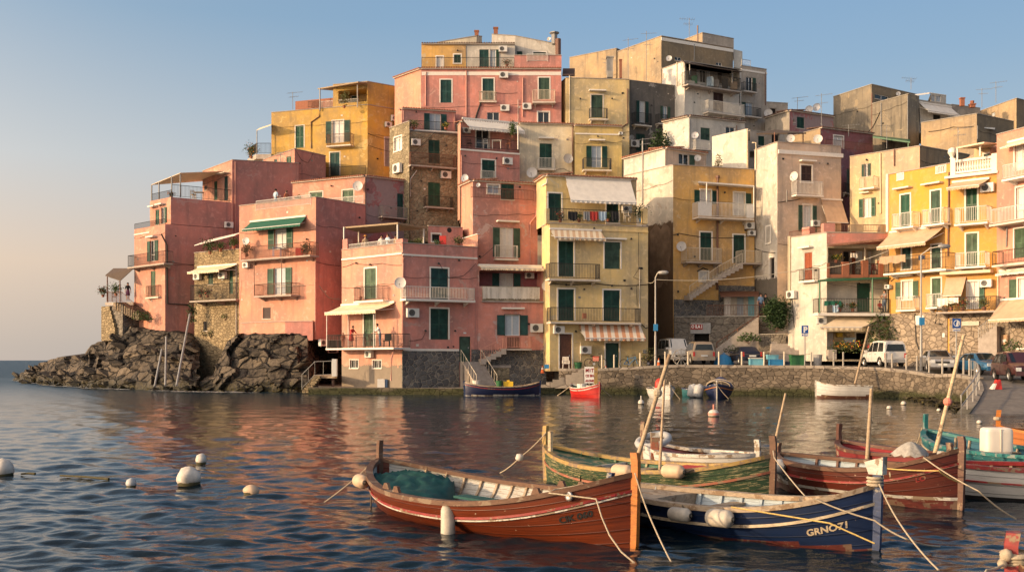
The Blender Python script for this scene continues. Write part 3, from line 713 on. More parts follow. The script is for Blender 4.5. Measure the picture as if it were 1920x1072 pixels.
# ------------------------------------------------------------------ plants, people, clutter
def plant(p, h, label, pot='terracotta_plain', leaf='leaf', flower=None, w=None, group='potted plants on balconies and terraces', n=None, seed=None):
    h *= .8; p = Vector(p); w = (w or h*.9)*.85; rng = random.Random(seed or int(abs(p.x)*91+p.z*37)); r = empty('potted_plant', p); tag(r, label, 'plant', group)
    mb = MB(); pw = min(.15, w*.28); ph = min(.24, h*.3)
    mb.lathe(p, [(0, 0), (pw*.7, 0), (pw, ph), (pw*1.08, ph), (pw*1.08, ph*1.1), (pw*.9, ph*1.1), (0, ph*.95)], pot, 10); build('pot', mb, r)
    m2 = MB(); c = p+Vector((0, 0, ph+(h-ph)*.5)); n = n or int(330*h)
    P = []
    for _ in range(n):
        d = Vector((rng.gauss(0, .36), rng.gauss(0, .36), rng.gauss(0, .40)))
        P.append(c+Vector((d.x*w*.6, d.y*w*.6, d.z*(h-ph)*.6)))
    m2.leaves(P, .12*min(1.3, h+.3), leaf, rng); 
    for _ in range(4): m2.bar(p+Vector((0, 0, ph)), rng.choice(P), .012, leaf)
    if flower: m2.leaves([rng.choice(P)+Vector((0, -.05, .03)) for _ in range(n//4)], .12, flower, rng)
    build('foliage', m2, r); return r
BONES = ['pelvis', 'waist', 'chest', 'neck', 'head', 'top']
def person(p, h, label, face=0.0, top='cl_white', legs='cl_jeans', hair='hair_dark', pose='stand', skirt=False, sleeves=True, hat=None):
    """one continuous skinned body; face = heading of the front (radians, 0 looks along -Y to the camera)"""
    s = h/1.75; V = []; E = []; RD = []; MT = []
    def v(x, y, z, r): V.append((x*s, y*s, z*s)); RD.append(r*s); return len(V)-1
    def e(a, b, m): E.append((a, b)); MT.append(m)
    lean = dict(lean=.16, stand=0.0, sit=0.0, hold=.0, walk=.04, hips=0)[pose]; hz = .50 if pose == 'sit' else .93
    pel = v(0, 0, hz, .135); wa = v(0, -lean*.35, hz+.18, .125); ch = v(0, -lean*.9, hz+.40, .14); nk = v(0, -lean*1.2, hz+.55, .06); hd = v(0, -lean*1.45-.01, hz+.66, .085); tp = v(0, -lean*1.5-.015, hz+.75, .075)
    e(pel, wa, top); e(wa, ch, top); e(ch, nk, top); e(nk, hd, 'skin'); e(hd, tp, 'skin')
    ns = v(0, -lean*1.5-.095, hz+.655, .018); e(hd, ns, 'skin')
    for sx in (-1, 1):
        st = .13 if pose == 'walk' else 0
        hp = v(.085*sx, 0, hz-.05, .10); e(pel, hp, legs)
        if pose == 'sit': kn = v(.10*sx, -.42, hz-.02, .072); an = v(.10*sx, -.44, .09, .045); to = v(.11*sx, -.60, .035, .036)
        else: kn = v(.09*sx, -.03-st*sx*.6, .50, .068); an = v(.09*sx, .02-st*sx, .085, .043); to = v(.10*sx, -.13-st*sx, .035, .036)
        bare = skirt
        e(hp, kn, legs); e(kn, an, 'skin' if bare else legs); e(an, to, 'cl_black')
        sh = v(.19*sx, -lean*.9, hz+.44, .06); e(ch, sh, top)
        if pose == 'lean': el = v(.25*sx, -lean-.16, hz+.20, .045); wr = v(.20*sx, -lean-.36, hz+.10, .032)
        elif pose == 'hold': el = v(.24*sx, -.08, hz+.19, .045); wr = v(.12*sx, -.30, hz+.26, .032)
        elif pose == 'hips': el = v(.36*sx, .04, hz+.2, .045); wr = v(.2*sx, -.06, hz+.05, .032)
        elif pose == 'sit': el = v(.24*sx, -.08, hz+.19, .045); wr = v(.16*sx, -.28, hz+.08, .032)
        else: el = v(.25*sx, .02, hz+.16, .045); wr = v(.26*sx, -.07, hz-.07, .032)
        e(sh, el, top if sleeves else 'skin'); e(el, wr, 'skin')
        d = (Vector(V[wr])-Vector(V[el])).normalized(); o = Vector(V[wr])/s
        side = Vector((1, 0, 0)) if abs(d.x) < .8 else Vector((0, 1, 0)); nrm = d.cross(side).normalized()
        pm = v(*(o+d*.07), .030); e(wr, pm, 'skin')
        for q, L in ((-1.5, .062), (-.5, .075), (.5, .07), (1.5, .055)):
            k1 = v(*(o+d*.11+side*q*.018), .010); k2 = v(*(o+d*(.11+L*.8)+side*q*.02+nrm*.02), .008); e(pm, k1, 'skin'); e(k1, k2, 'skin')
        t1 = v(*(o+d*.06-side*sx*.05+nrm*.01), .011); e(pm, t1, 'skin')
    me = bpy.data.meshes.new('body'); me.from_pydata(V, E, []); ob = bpy.data.objects.new('body', me); COL.objects.link(ob)
    ob.modifiers.new('skin', 'SKIN'); ob.modifiers['skin'].use_smooth_shade = True
    sv = me.skin_vertices[0].data
    for i, r in enumerate(RD): sv[i].radius = (r, r)
    sv[0].use_root = True
    sb = ob.modifiers.new('sub', 'SUBSURF'); sb.levels = 1; sb.render_levels = 1
    dg = bpy.context.evaluated_depsgraph_get(); m2 = bpy.data.meshes.new_from_object(ob.evaluated_get(dg))
    bpy.data.objects.remove(ob); m2.name = 'person'
    o = bpy.data.objects.new('person', m2); COL.objects.link(o)
    keys = sorted(set(MT)); m2.materials.clear()
    for k in keys: m2.materials.append(MATS[k])
    A = np.array([V[a] for a, b in E]); B = np.array([V[b] for a, b in E]); AB = B-A; LL = (AB*AB).sum(1)+1e-9
    for pg in m2.polygons:
        c = np.array(pg.center); t = np.clip(((c-A)*AB).sum(1)/LL, 0, 1); dd = ((A+AB*t[:, None]-c)**2).sum(1)
        pg.material_index = keys.index(MT[int(dd.argmin())])
    o.location = p; o.rotation_euler = (0, 0, face); ROOTS[o.name] = Vector((0, 0, 0)); tag(o, label, 'person')
    hm = MB(); c = Vector(V[hd])+Vector((0, .018*s, .045*s)); hm.ball(c, .108*s, hair, 12, 1.02, .15)
    hv = MB(); keep = []
    for fc, mi in zip(hm.f, hm.m):
        q = sum((Vector(hm.v[i]) for i in fc), Vector())/len(fc)-c
        if q.y > -.055*s or q.z > .045*s: keep.append(fc)
    hm.f = keep; hm.m = [0]*len(keep); build('hair', hm, o, smooth=True)
    for sx in (-1, 1):
        em = MB(); em.ball(Vector(V[hd])+Vector((.034*sx*s, -.078*s, .012*s)), .011*s, 'black', 6); build('eye', em, o)
    if skirt:
        sk = MB(); z1 = (hz+.14)*s; sk.lathe((0, 0, 0), [(.13*s, z1), (.17*s, (hz-.05)*s), (.22*s, .52*s), (.20*s, .52*s)], legs, 14); build('skirt', sk, o, smooth=True)
    if hat:
        hm = MB(); hm.lathe(Vector(V[hd])+Vector((0, 0, .06*s)), [(.2*s, 0), (.2*s, .015*s), (.1*s, .03*s), (.09*s, .1*s), (0, .12*s)], hat, 14); build('hat', hm, o)
    return o
def cloth(f, x0, y0, x1, y1, k, label, off=.95, name='laundry', seed=3, cat='laundry', group=None):
    """a cloth hung over a rail or a line, with folds"""
    u0, z0, u1, z1 = f.rect(x0, y0, x1, y1, off); rng = random.Random(seed); A = []; ph = rng.random()*6
    for i in range(15):
        q = i/14; row = []
        for j in range(6):
            r = j/5; row.append(f.P(u0+(u1-u0)*q, z1+(z0-z1)*r*(1-.1*math.sin(q*7+ph)), off+.05*math.sin(q*16+ph)*(.2+r)))
        A.append(row)
    mb = MB(); mb.grid(A, k); mb.grid([[p-f.n*.012 for p in r] for r in A], k)
    return tag(build(name, mb, smooth=True), label, cat, group)
def loggia(s, f, x0, y0, x1, y1, dep, k):
    u0, z0, u1, z1 = f.rect(x0, y0, x1, y1); z1 = min(z1, min(f.zt0, f.zt1)-.03); u0 = max(u0, .03); u1 = min(u1, f.L-.03)
    f.open.append((u0, z0, u1, z1, dep)); a = f.P(u0, 0, -dep); b = f.P(u1, 0, -dep)
    g = Face(a, b, z0, z1, z1, k); s.faces.append(g); return g
def clad(s, f, x0, y0, x1, y1, k, pr=.05, name='stone_base'):
    u0, z0, u1, z1 = f.rect(x0, y0, x1, y1); u0 = max(u0, -.04); u1 = min(u1, f.L+.04)
    mb = MB(); f.box(mb, u0, u1, z0, z1, -.05, pr, k); return build(name, mb, s.root)
def stair(s, f, x0, y0, x1, y1, o0, o1, k='slab_grey', rail='d', n=None, solid=True, zb=None):
    """flight of steps along a wall, from (x0, y0) to (x1, y1) at the outer edge"""
    u0, z0 = f.hit(x0, y0, o1); u1, z1 = f.hit(x1, y1, o1); n = n or max(4, int(abs(z1-z0)/.18)); mb = MB()
    for i in range(n):
        a = u0+(u1-u0)*i/n; b = u0+(u1-u0)*(i+1)/n; z = z0+(z1-z0)*(i+1)/n if z1 < z0 else z0+(z1-z0)*(i+1)/n
        lo = (zb if zb is not None else z-.42)
        f.box(mb, min(a, b), max(a, b), lo, z, o0, o1, k)
    st = build('staircase', mb, s.root)
    if rail:
        m2 = MB(); P = [f.P(u0+(u1-u0)*t, z0+(z1-z0)*t, o1-.05) for t in (0, .5, 1)]
        railing_mesh(m2, P, .9, RAILS[rail], .16); build('stair_railing', m2, st)
    return st
House.loggia = loggia; House.clad = clad; House.stair = stair
# ------------------------------------------------------------------ boats
class Boat:
    def __init__(s, label, S, B, beam, zm, zb, zs, hull, lining, gun='wood_gunwale', stem='wood_orange', post=.28, spost=.3, ribs=True, thwarts=(.3, .62), decks=(), floor='wood_grey', stripes=(), foul=None, p=2.3, q=.72, transom=0, group=None, ribk='wood_grey', name='rowing_boat', gw=.11, stern_k=None, sthick=.056, zf=.10):
        s.S = Vector((S[0], S[1], 0)); s.B = Vector((B[0], B[1], 0)); d = s.B-s.S; s.L = d.length; s.d = d.normalized(); s.n = Vector((-s.d.y, s.d.x, 0))
        s.beam = beam; s.zm, s.zb, s.zs = zm, zb, zs; s.p, s.q, s.tr = p, q, transom
        s.root = empty(name, (s.S+s.B)/2); tag(s.root, label, 'boat', group)
        nt, nv = 36, 14; T = [i/nt for i in range(nt+1)]; V = [j/nv for j in range(nv+1)]
        hm = MB(); fk = (lambda a, b: foul[0] if s.outer(T[a], V[b], 1).z < foul[1]+.02 else hull) if foul else hull
        for sd in (-1, 1): hm.grid([[s.outer(t, v, sd) for v in V] for t in T], fk, uv=[[(t*s.L*.35, v) for v in V] for t in T])
        if transom: hm.face([s.outer(0, v, 1) for v in V]+[s.outer(0, v, -1) for v in reversed(V)], stern_k or hull)
        s.hull = build('hull', hm, s.root, smooth=True)
        lm = MB(); TI = [.015+.97*t for t in T]
        for sd in (-1, 1):
            vf = lambda t: (s.sheer(t)-zf)/(s.sheer(t)+.34)
            lm.grid([[s.inner(t, vf(t)*j/7, sd) for j in range(8)] for t in TI], lining, uv=[[(t*s.L*.35, j/7) for j in range(8)] for t in TI])
        if ribs:
            nr = int(s.L/.36)
            for i in range(1, nr):
                t = .04+.92*i/nr; vf_ = (s.sheer(t)-zf)/(s.sheer(t)+.34)
                for sd in (-1, 1):
                    for j in range(6):
                        a = s.inner(t, vf_*j/6, sd); b = s.inner(t, vf_*(j+1)/6, sd); w = s.d*.05; o = s.n*(-sd)*.035
                        lm.cells([a, a+w, a+w+o, a+o, b, b+w, b+w+o, b+o], ribk)
        build('lining', lm, s.root)
        fm = MB(); fm.grid([[s.inner(t, (s.sheer(t)-zf)/(s.sheer(t)+.34), sd)+Vector((0, 0, .01)) for sd in (-1, -.5, 0, .5, 1)] for t in TI], floor); build('floorboards', fm, s.root)
        gm = MB()
        for sd in (-1, 1):
            rows = []
            for t in [i/48 for i in range(49)]:
                o = s.outer(t, 0, sd); k = s.n*sd; w = min(gw, s.half(t)); up = Vector((0, 0, 1))
                rows.append([o+k*.035-up*.05, o+k*.035+up*.02, o-k*w+up*.02, o-k*w-up*.05])
            gm.grid(rows, gun, closev=True)
        if transom: gm.tube([s.outer(0, 0, -1), s.outer(0, 0, 1)], .05, gun, 5)
        build('gunwale', gm, s.root)
        for v0, wid, k in stripes:
            sm = MB()
            for sd in (-1, 1):
                rows = []
                for i in range(49):
                    t = i/48; o = s.outer(t, 0, sd); o = s.at_drop(t, v0, sd); k_ = s.n*sd; up = Vector((0, 0, 1))
                    rows.append([o+k_*.028+up*wid/2, o+k_*.028-up*wid/2, o-k_*.02-up*wid/2, o-k_*.02+up*wid/2])
                sm.grid(rows, k, closev=True)
            build('rubbing_strake', sm, s.root)
        for t in thwarts:
            m = MB(); z = s.sheer(t)-.16; b = s.half(t)-.07; c = s.S+s.d*s.L*t
            m.obox(c-s.n*b-s.d*.11+Vector((0, 0, z)), s.n*2*b, s.d*.22, (0, 0, .035), floor if isinstance(floor, str) else 'wood_grey'); build('thwart', m, s.root)
        for t0, t1, k, dz in decks:
            m = MB(); TT = [t0+(t1-t0)*i/12 for i in range(13)]
            rows = [[s.S+s.d*s.L*t+s.n*max(.0, s.half(t)-.05)*q_+Vector((0, 0, s.sheer(t)-dz+.03*(1-q_*q_))) for q_ in (-1, -.5, 0, .5, 1)] for t in TT]
            m.grid(rows, k)
            e = rows[0] if t1 > .9 else rows[-1]; m.grid([e, [p_-Vector((0, 0, .22)) for p_ in e]], k); build('foredeck' if t1 > .9 else 'stern_deck', m, s.root)
        def pst(end, top, k, w):
            m = MB(); sg = 1 if end else -1; e = s.B if end else s.S; z = s.zb if end else s.zs; f = s.d*sg
            rows = []
            for zz, off in ((-.35, -.10), (.0, .0), (z*.6, .02), (z+.02, .03), (z+top*.6, .03), (z+top, .01)):
                c = e+f*(off+.0)+Vector((0, 0, zz)); th = s.n*w*.5; fw = .055
                rows.append([c+th-f*fw, c+th*.7+f*fw, c-th*.7+f*fw, c-th-f*fw])
            m.grid(rows, k, closev=True); m.face(rows[-1], k); build('stem_post' if end else 'stern_post', m, s.root)
        if post: pst(1, post, stem, sthick*1.6)
        if spost and not transom: pst(0, spost, stern_k or stem, sthick*1.6)
    def half(s, t):
        b = s.beam/2*max(0, 1-abs(2*t-1)**s.p)**s.q
        if s.tr and t < .5: b = max(b, s.beam/2*(s.tr+(1-s.tr)*(1-(1-2*t)**2)))
        return b
    def sheer(s, t):
        return s.zm+(s.zb-s.zm)*(max(0, t-.42)/.58)**2.7 if t > .42 else s.zm+(s.zs-s.zm)*(max(0, .42-t)/.42)**2.2
    def outer(s, t, v, sd):
        z = s.sheer(t)*(1-v)-.34*v; y = s.half(t)*math.cos(v*math.pi/2)**.5*(1-.10*v)
        return s.S+s.d*s.L*t+s.n*sd*y+Vector((0, 0, z))
    def inner(s, t, v, sd):
        z = s.sheer(t)*(1-v)-.34*v; y = max(0, s.half(t)-.05)*math.cos(v*math.pi/2)**.5*(1-.10*v)
        return s.S+s.d*s.L*t+s.n*sd*y+Vector((0, 0, z))
    def at_drop(s, t, dz, sd):
        v = min(.97, dz/(s.sheer(t)+.34)); return s.outer(t, v, sd)
    def text(s, body, t0, dz, size, sd, k, name='registration_letters', sq=1.0):
        mb = MB(); rev = -1 if sd > 0 else 1
        def fn(x, y):
            p = s.at_drop(t0+rev*x*sq/s.L, dz-y, sd); return p+s.n*sd*.008
        addtext(mb, body, size, fn, k, .018*size*2); return build(name, mb, s.root)
def fender(p, ax, ln, r, k, label, hang=None):
    p = Vector(p); ax = Vector(ax).normalized(); mb = MB()
    mb.lathe(p, [(0, -ln*.56), (r*.25, -ln*.55), (r*.3, -ln*.5), (r*.8, -ln*.44), (r, -ln*.34), (r, ln*.34), (r*.8, ln*.44), (r*.3, ln*.5), (r*.25, ln*.55), (0, ln*.56)], k, 18, ax)
    o = build('fender', mb, loc=p, smooth=True); tag(o, label, 'fender')
    if hang is not None:
        m2 = MB(); e = p+ax*ln*.54; m2.tube([e, (e+Vector(hang))/2-Vector((0, 0, .01)), hang], .012, 'rope_dark', 5); m2.lathe(e, [(.03, -.02), (.04, 0), (.03, .02)], 'black', 8, ax); build('lanyard', m2, o)
    return o
def rope(pts, r, k, label, sag=.0, name='mooring_rope'):
    P = [Vector(p) for p in pts]; Q = []
    for a, b in zip(P, P[1:]):
        for i in range(14):
            t = i/14; Q.append(a.lerp(b, t)-Vector((0, 0, sag*4*t*(1-t))))
    mb = MB(); mb.tube(Q+[P[-1]], r, k, 6); return tag(build(name, mb, smooth=True), label, 'rope')
# ------------------------------------------------------------------ vehicles
def car(name, label, loc, ang, paint, st, sides, wind, L, W_, wheels, wr=.31, rear=None, rack=False, plate=True, back_lights=(.62, .95), front_lights=(.55, .75), cat='car'):
    """st: stations rear->front (x, z_low, z_shoulder, z_top, half shoulder width, half roof width); sides/wind: station spans that are glazed"""
    root = empty(name, loc); tag(root, label, cat); O = Vector(loc); fx = Vector((math.cos(ang), math.sin(ang), 0)); fy = Vector((-math.sin(ang), math.cos(ang), 0))
    g = lambda x, y, z: O+fx*(x-L/2)+fy*y+Vector((0, 0, z))
    def sec(q, sd):
        x, zl, zs, zt, w, wt = q; h = zt-zs
        return [(x, sd*w*.80, zl), (x, sd*w*.96, zl+.04), (x, sd*w, zl+(zs-zl)*.45), (x, sd*w*.985, zs-.04), (x, sd*w*.95, zs), (x, sd*(wt+(w*.95-wt)*.12), zs+h*.84), (x, sd*wt*.93, zt-.012*min(1, h*4)), (x, sd*wt*.55, zt+.008), (x, 0, zt+.014)]
    bm = MB(); S2 = []
    for i, q in enumerate(st):
        S2.append(q)
        if i < len(st)-1: S2.append(tuple(a+(b-a)*.5 for a, b in zip(q, st[i+1])))
    for sd in (-1, 1): bm.grid([[g(*p) for p in sec(q, sd)] for q in S2], paint)
    for q in (st[0], st[-1]): bm.face([g(*p) for p in sec(q, 1)]+[g(*p) for p in reversed(sec(q, -1)[:-1])], paint)
    bm.face([g(st[0][0], -.6, st[0][1]), g(st[-1][0], -.6, st[-1][1]), g(st[-1][0], .6, st[-1][1]), g(st[0][0], .6, st[0][1])], 'black')
    body = build('body', bm, root); 
    def lerpq(a, b, t): return tuple(x+(y-x)*t for x, y in zip(a, b))
    def stat(x):
        for a, b in zip(st, st[1:]):
            if a[0] <= x <= b[0]: return lerpq(a, b, (x-a[0])/max(1e-6, b[0]-a[0]))
        return st[-1]
    for x0, x1, xt0, xt1 in sides:             # glazed side: bottom span and top span
        for sd in (-1, 1):
            m = MB(); rows = []
            for i in range(5):
                xb = x0+(x1-x0)*i/4; xt = xt0+(xt1-xt0)*i/4; a = sec(stat(xb), sd)[4]; b = sec(stat(xt), sd)[5]
                rows.append([g(*a)+fy*sd*.012+Vector((0, 0, .03)), g(*b)+fy*sd*.012])
            m.grid(rows, 'car_glass'); build('side_window', m, root)
    for i0, i1, nm in wind:
        m = MB(); a, b = st[i0], st[i1]; dz = Vector((0, 0, .015)); rows = []
        for t in (.08, .5, .94):
            q = lerpq(a, b, t); wq = min(q[5], q[4])*.86; rows.append([g(q[0], y*wq, q[3])+dz+fx*.012*(1 if i0 > len(st)/2 else -1) for y in (-1, -.5, 0, .5, 1)])
        m.grid(rows, 'car_glass'); build(nm, m, root)
    if rear:
        m = MB(); z0, z1, w0, w1 = rear; q0 = st[0]; m.face([g(q0[0]-.012, -w0, z0), g(q0[0]-.012, w0, z0), g(q0[0]-.012, w1, z1), g(q0[0]-.012, -w1, z1)], 'car_glass'); build('rear_window', m, root)
    hw = max(q[4] for q in st)
    for xw in wheels:
        for sd in (-1, 1):
            m = MB(); c = g(xw, sd*(hw-.10), wr)
            m.lathe(c, [(wr*.6, -.09), (wr*.95, -.09), (wr, -.06), (wr, .06), (wr*.95, .09), (wr*.62, .095)], 'rubber', 20, fy*sd); w = build('wheel', m, root, smooth=True)
            m = MB(); m.lathe(c, [(0, .075), (wr*.2, .085), (wr*.5, .06), (wr*.63, .095)], 'steel', 14, fy*sd); build('rim', m, w)
            m = MB(); R0 = wr*1.17
            m.grid([[c+fx*math.cos(a)*r_+Vector((0, 0, math.sin(a)*r_))+fy*sd*o for r_, o in ((wr*.9, .104), (R0, .108), (R0*1.05, .10))] for a in [math.pi*(-.06+1.12*i/12) for i in range(13)]], 'black'); build('wheel_arch', m, root)
    xr, xf = st[0][0], st[-1][0]
    for x, k, zz, nm in ((xr, 'light_red', back_lights, 'tail_light'), (xf, 'light_clear', front_lights, 'headlight')):
        q = st[0] if x == xr else st[-1]; sg = -1 if x == xr else 1
        for sd in (-1, 1):
            m = MB(); y1 = sd*q[4]*.97; y0 = sd*q[4]*(.80 if x == xr else .62)
            m.obox(g(x-.06*sg, min(y0, y1), zz[0]), fx*(.085*sg), fy*abs(y1-y0), (0, 0, zz[1]-zz[0]), k); build(nm, m, root)
    for x, q in ((xr, st[0]), (xf, st[-1])):
        m = MB(); sg = -1 if x == xr else 1; m.obox(g(x-.10*sg, -q[4]*1.0, .30), fx*.19*sg, fy*q[4]*2.0, (0, 0, .22), paint if cat != 'van' else 'plastic_grey'); build('bumper', m, root)
        if plate:
            m = MB(); m.obox(g(x+.095*sg, -.26, .40 if sg > 0 else .60), fx*.012*sg, fy*.52, (0, 0, .12), 'plate'); build('number_plate', m, root)
    m = MB(); m.obox(g(xf-.0, -.42, .52), fx*.03, fy*.84, (0, 0, .13), 'black'); build('grille', m, root)
    for sd in (-1, 1):
        m = MB(); xq = sides[-1][1]-.02; a = sec(stat(xq), sd)[4]; m.obox(g(a[0], a[1]+(0 if sd > 0 else -.2), a[2]+.02), fx*.1, fy*.2, (0, 0, .13), paint); build('wing_mirror', m, root)
        for x in ([.5*(q[0]+q[1]) for q in sides[-2:]]):
            m = MB(); a = sec(stat(x-.2), sd)[3]; m.obox(g(a[0], a[1]+(-.02 if sd > 0 else -.01), a[2]-.12), fx*.16, fy*.03, (0, 0, .03), 'black'); build('door_handle', m, root)
            m = MB(); a = sec(stat(x+.42), sd); m.tube([g(p[0], p[1]+sd*.002, p[2]) for p in a[1:6]], .008, 'black', 4); build('door_seam', m, root)
    if rack:
        for sd in (-1, 1):
            m = MB(); m.tube([g(.5, sd*.55, st[1][3]+.03), g(.6, sd*.55, st[1][3]+.09), g(2.4, sd*.55, st[1][3]+.09), g(2.5, sd*.55, st[1][3]+.03)], .02, 'black', 5); build('roof_bar', m, root)
    return root
# ================================================================== the town, house by house
F = {}
# ---- far left rose house on the headland
use(A1)
H = House('house', 'stepped rose house at the far left on the headland, canvas pergola on its roof', sh='shut_green')
f = H.vol([(220, 101), (397, 97), (780, 100.7)], 398, 1110, 8, 'pink', None, mats=['pink_orange', 'pink_dusty']); F['1'] = f
g = H.vol([(310, 99.95), (430, 97.32), (780, 100.72)], 243, 398, 7, 'pink', None, mats=['pink_orange', 'pink_dusty']); F['1b'] = g
h = H.vol([(612, 104.75), (785, 101), (1164, 104.5)], [95, 30, 50], 600, 8, 'pink', 'flat', mats=['pink_orange', 'pink_dusty'])
H.rail(f[0], 222, 383, 396, 420, 'd', -.08); H.band(f[0], 450, .1, 'trim_white', 222, 310)
H.win(f[0], 312, 492, 342, 612, 'O'); H.balc(f[0], 180, 566, 390, 642, .9, 'd', 'slab_grey')
H.win(f[0], 315, 668, 342, 812, 'S', 'shut_olive'); H.balc(f[0], 283, 752, 357, 825, .3, 'r', brk=False)
H.canopy(f[0], 308, 476, 350)
H.pipe(f[1], [(375, 455), (408, 520), (410, 855), (530, 862), (565, 910)], 'cable', .07); H.cable(f[1], [(405, 610), (560, 632), (600, 622)])
H.ac(f[1], 760, 404, 1.1); H.pipe(f[1], [(782, 35), (782, 560)], 'pipe_pink')
H.win(g[0], 342, 316, 363, 402, 'S'); H.win(g[0], 374, 303, 396, 395, 'R'); H.canopy(g[0], 320, 302, 352); H.canopy(g[0], 362, 290, 398)
H.rail(g[0], 320, 215, 434, 268, 'd', -.06); H.rail(g[1], 436, 188, 780, 258, 'd', -.06)
H.slabs([ZW(318, 172, 100.2), ZW(485, 104, 98), ZW(742, 94, 102.5), ZW(612, 150, 106)], .05, 'canvas_cream', 'pergola_canvas')
H.posts([(ZW(320, 270, 99.9), ZW(320, 174, 99.9)), (ZW(362, 262, 99.2), ZW(362, 158, 99.2)), (ZW(435, 240, 97.8), ZW(435, 126, 97.8)), (ZW(485, 245, 98.2), ZW(485, 106, 98.2))], .09, 'pipe_grey')
H.win(h[0], 678, 152, 697, 262, 'S'); H.win(h[0], 737, 125, 757, 264, 'S'); H.canopy(h[0], 720, 115, 768, .03, .6, 'slab')
H.win(h[0], 622, 178, 636, 205, 'S', 'shut_brown')
H.pipe(h[1], [(800, 40), (800, 500)], 'pipe_pink'); H.antenna(ZW(1060, 45, 103), 1.0)
# landing terrace left of it
mb = MB()
for i in range(6): c = ZW(118+i*3, 870+i*24, 101.6-i*.12); mb.cbox(c-Vector((0, 0, 1.3)), 1.3+i*.16, 2.4, 1.25, 'stone_tan', -.6)
mb.cbox(ZW(172, 1050, 101.0), 3.0, 2.4, 3.0, 'stone_grey', -.7); build('stone_pier', mb, H.root)
H.slabs([ZW(52, 848, 102.5), ZW(215, 846, 99.5), ZW(235, 846, 104), ZW(70, 848, 107)], .28, 'slab_grey', 'terrace_slab')
H.slabs([ZW(53, 692, 101.8), ZW(140, 722, 99.3), ZW(216, 652, 101), ZW(100, 652, 106)], .06, 'reed_dark', 'pergola_canvas')
H.posts([(ZW(65, 846, 102.2), ZW(65, 700, 102.2)), (ZW(138, 846, 100.4), ZW(138, 722, 100.4))], .08, 'iron_rust')
m2 = MB(); railing_mesh(m2, [ZW(70, 846, 106), ZW(62, 846, 102.3), ZW(148, 846, 100.3)], .95, 'iron_rust', .14); build('railing', m2, H.root)
m2 = MB()
for i in range(11):
    a = ZW(150+i*13, 848+i*6, 100.2-i*.12); m2.cbox(a-Vector((0, 0, .7)), .5, 1.5, .7, 'stone_brown', -.7)
st = build('staircase', m2, H.root); m2 = MB(); railing_mesh(m2, [ZW(148, 846, 99.6), ZW(212, 905, 98.6)], .95, 'iron_rust', .18); build('stair_railing', m2, st)
H.done()
# ---- gabled rose house on top of it
use(Z2)
H = House('house', 'small gabled rose house between the far left house and the tall mustard house', sh='shut_green')
f = H.vol([(205, 107.6), (398, 105), (587, 107.6)], [648, 582, 624], 800, 7, 'pink', 'flat', mats=['pink_orange', 'pink_dusty'])
H.win(f[0], 348, 628, 378, 672, 'S'); H.win(f[0], 272, 645, 292, 664, 'S'); H.cable(f[1], [(402, 585), (440, 650), (480, 668), (515, 600)])
H.done()
# ---- tall mustard house
H = House('house', 'tall mustard yellow house at the upper left with a roof loggia and white open doors', trim='slab')
f = H.vol([(256, 113), (842, 109.5), (1055, 112)], 313, 830, 9, 'mustard', 'flat'); F['4'] = f
g = H.vol([(632, 110.8), (842, 109.53), (1055, 112.03)], 172, 312, 6, 'mustard', 'flat')
lg = H.loggia(g[0], 664, 222, 838, 300, 2.2, 'mustard'); H.win(lg, 745, 236, 778, 300, 'S')
H.win(f[0], 404, 443, 454, 577, 'S', 'shut_green'); H.win(f[0], 628, 410, 695, 545, 'O', glass='curtain'); H.balc(f[0], 590, 490, 738, 566, .8, 'r', 'slab', brk=False)
H.win(f[0], 614, 604, 672, 748, 'S'); H.rail(f[0], 590, 690, 830, 748, 'd', .8)
H.pipe(f[0], [(548, 330), (548, 385), (498, 420), (498, 580)], 'pipe_brown', .06)
H.ac(f[1], 1005, 398, 1.2); H.ac(f[1], 965, 436); H.win(f[1], 948, 515, 975, 690, 'S', 'shut_grey', 'slab')
H.cable(f[1], [(845, 490), (1050, 540)]); H.cable(f[1], [(845, 560), (1050, 610)])
H.slabs([ZW(538, 214, 111.5), ZW(785, 172, 107.8), ZW(852, 178, 109), ZW(640, 222, 114)], .12, 'bamboo', 'pergola_roof')
H.posts([(ZW(552, 350, 111), ZW(552, 214, 111)), (ZW(781, 330, 108.5), ZW(781, 176, 108.5))], .09, 'pipe_grey')
H.rail(f[0], 556, 285, 785, 335, 'w', -.1); H.rail(f[0], 480, 292, 545, 330, 'd', -.3); H.antenna(ZW(386, 345, 113), 1.9, sty=.3)
H.slabs([ZW(165, 468, 112), ZW(255, 436, 111), ZW(256, 432, 114), ZW(185, 455, 116)], .05, 'canvas_cream', 'awning')
H.posts([(ZW(168, 612, 112.2), ZW(168, 468, 112.2))], .07, 'pipe_grey')
m2 = MB(); railing_mesh(m2, [ZW(120, 640, 116), ZW(165, 612, 112.2), ZW(252, 612, 112)], 2.2/2, 'iron', .14); build('railing', m2, H.root)
H.slabs([ZW(110, 645, 116), ZW(163, 614, 112), ZW(256, 614, 111.8), ZW(256, 610, 117)], .5, 'slab_grey', 'terrace_slab')
m2 = MB(); m2.obox(ZW(402, 345, 112.8), (5.3, -1.9, 0), (0.2, .5, 0), (0, 0, .9), 'terracotta_plain'); build('planter', m2, H.root)
H.done()
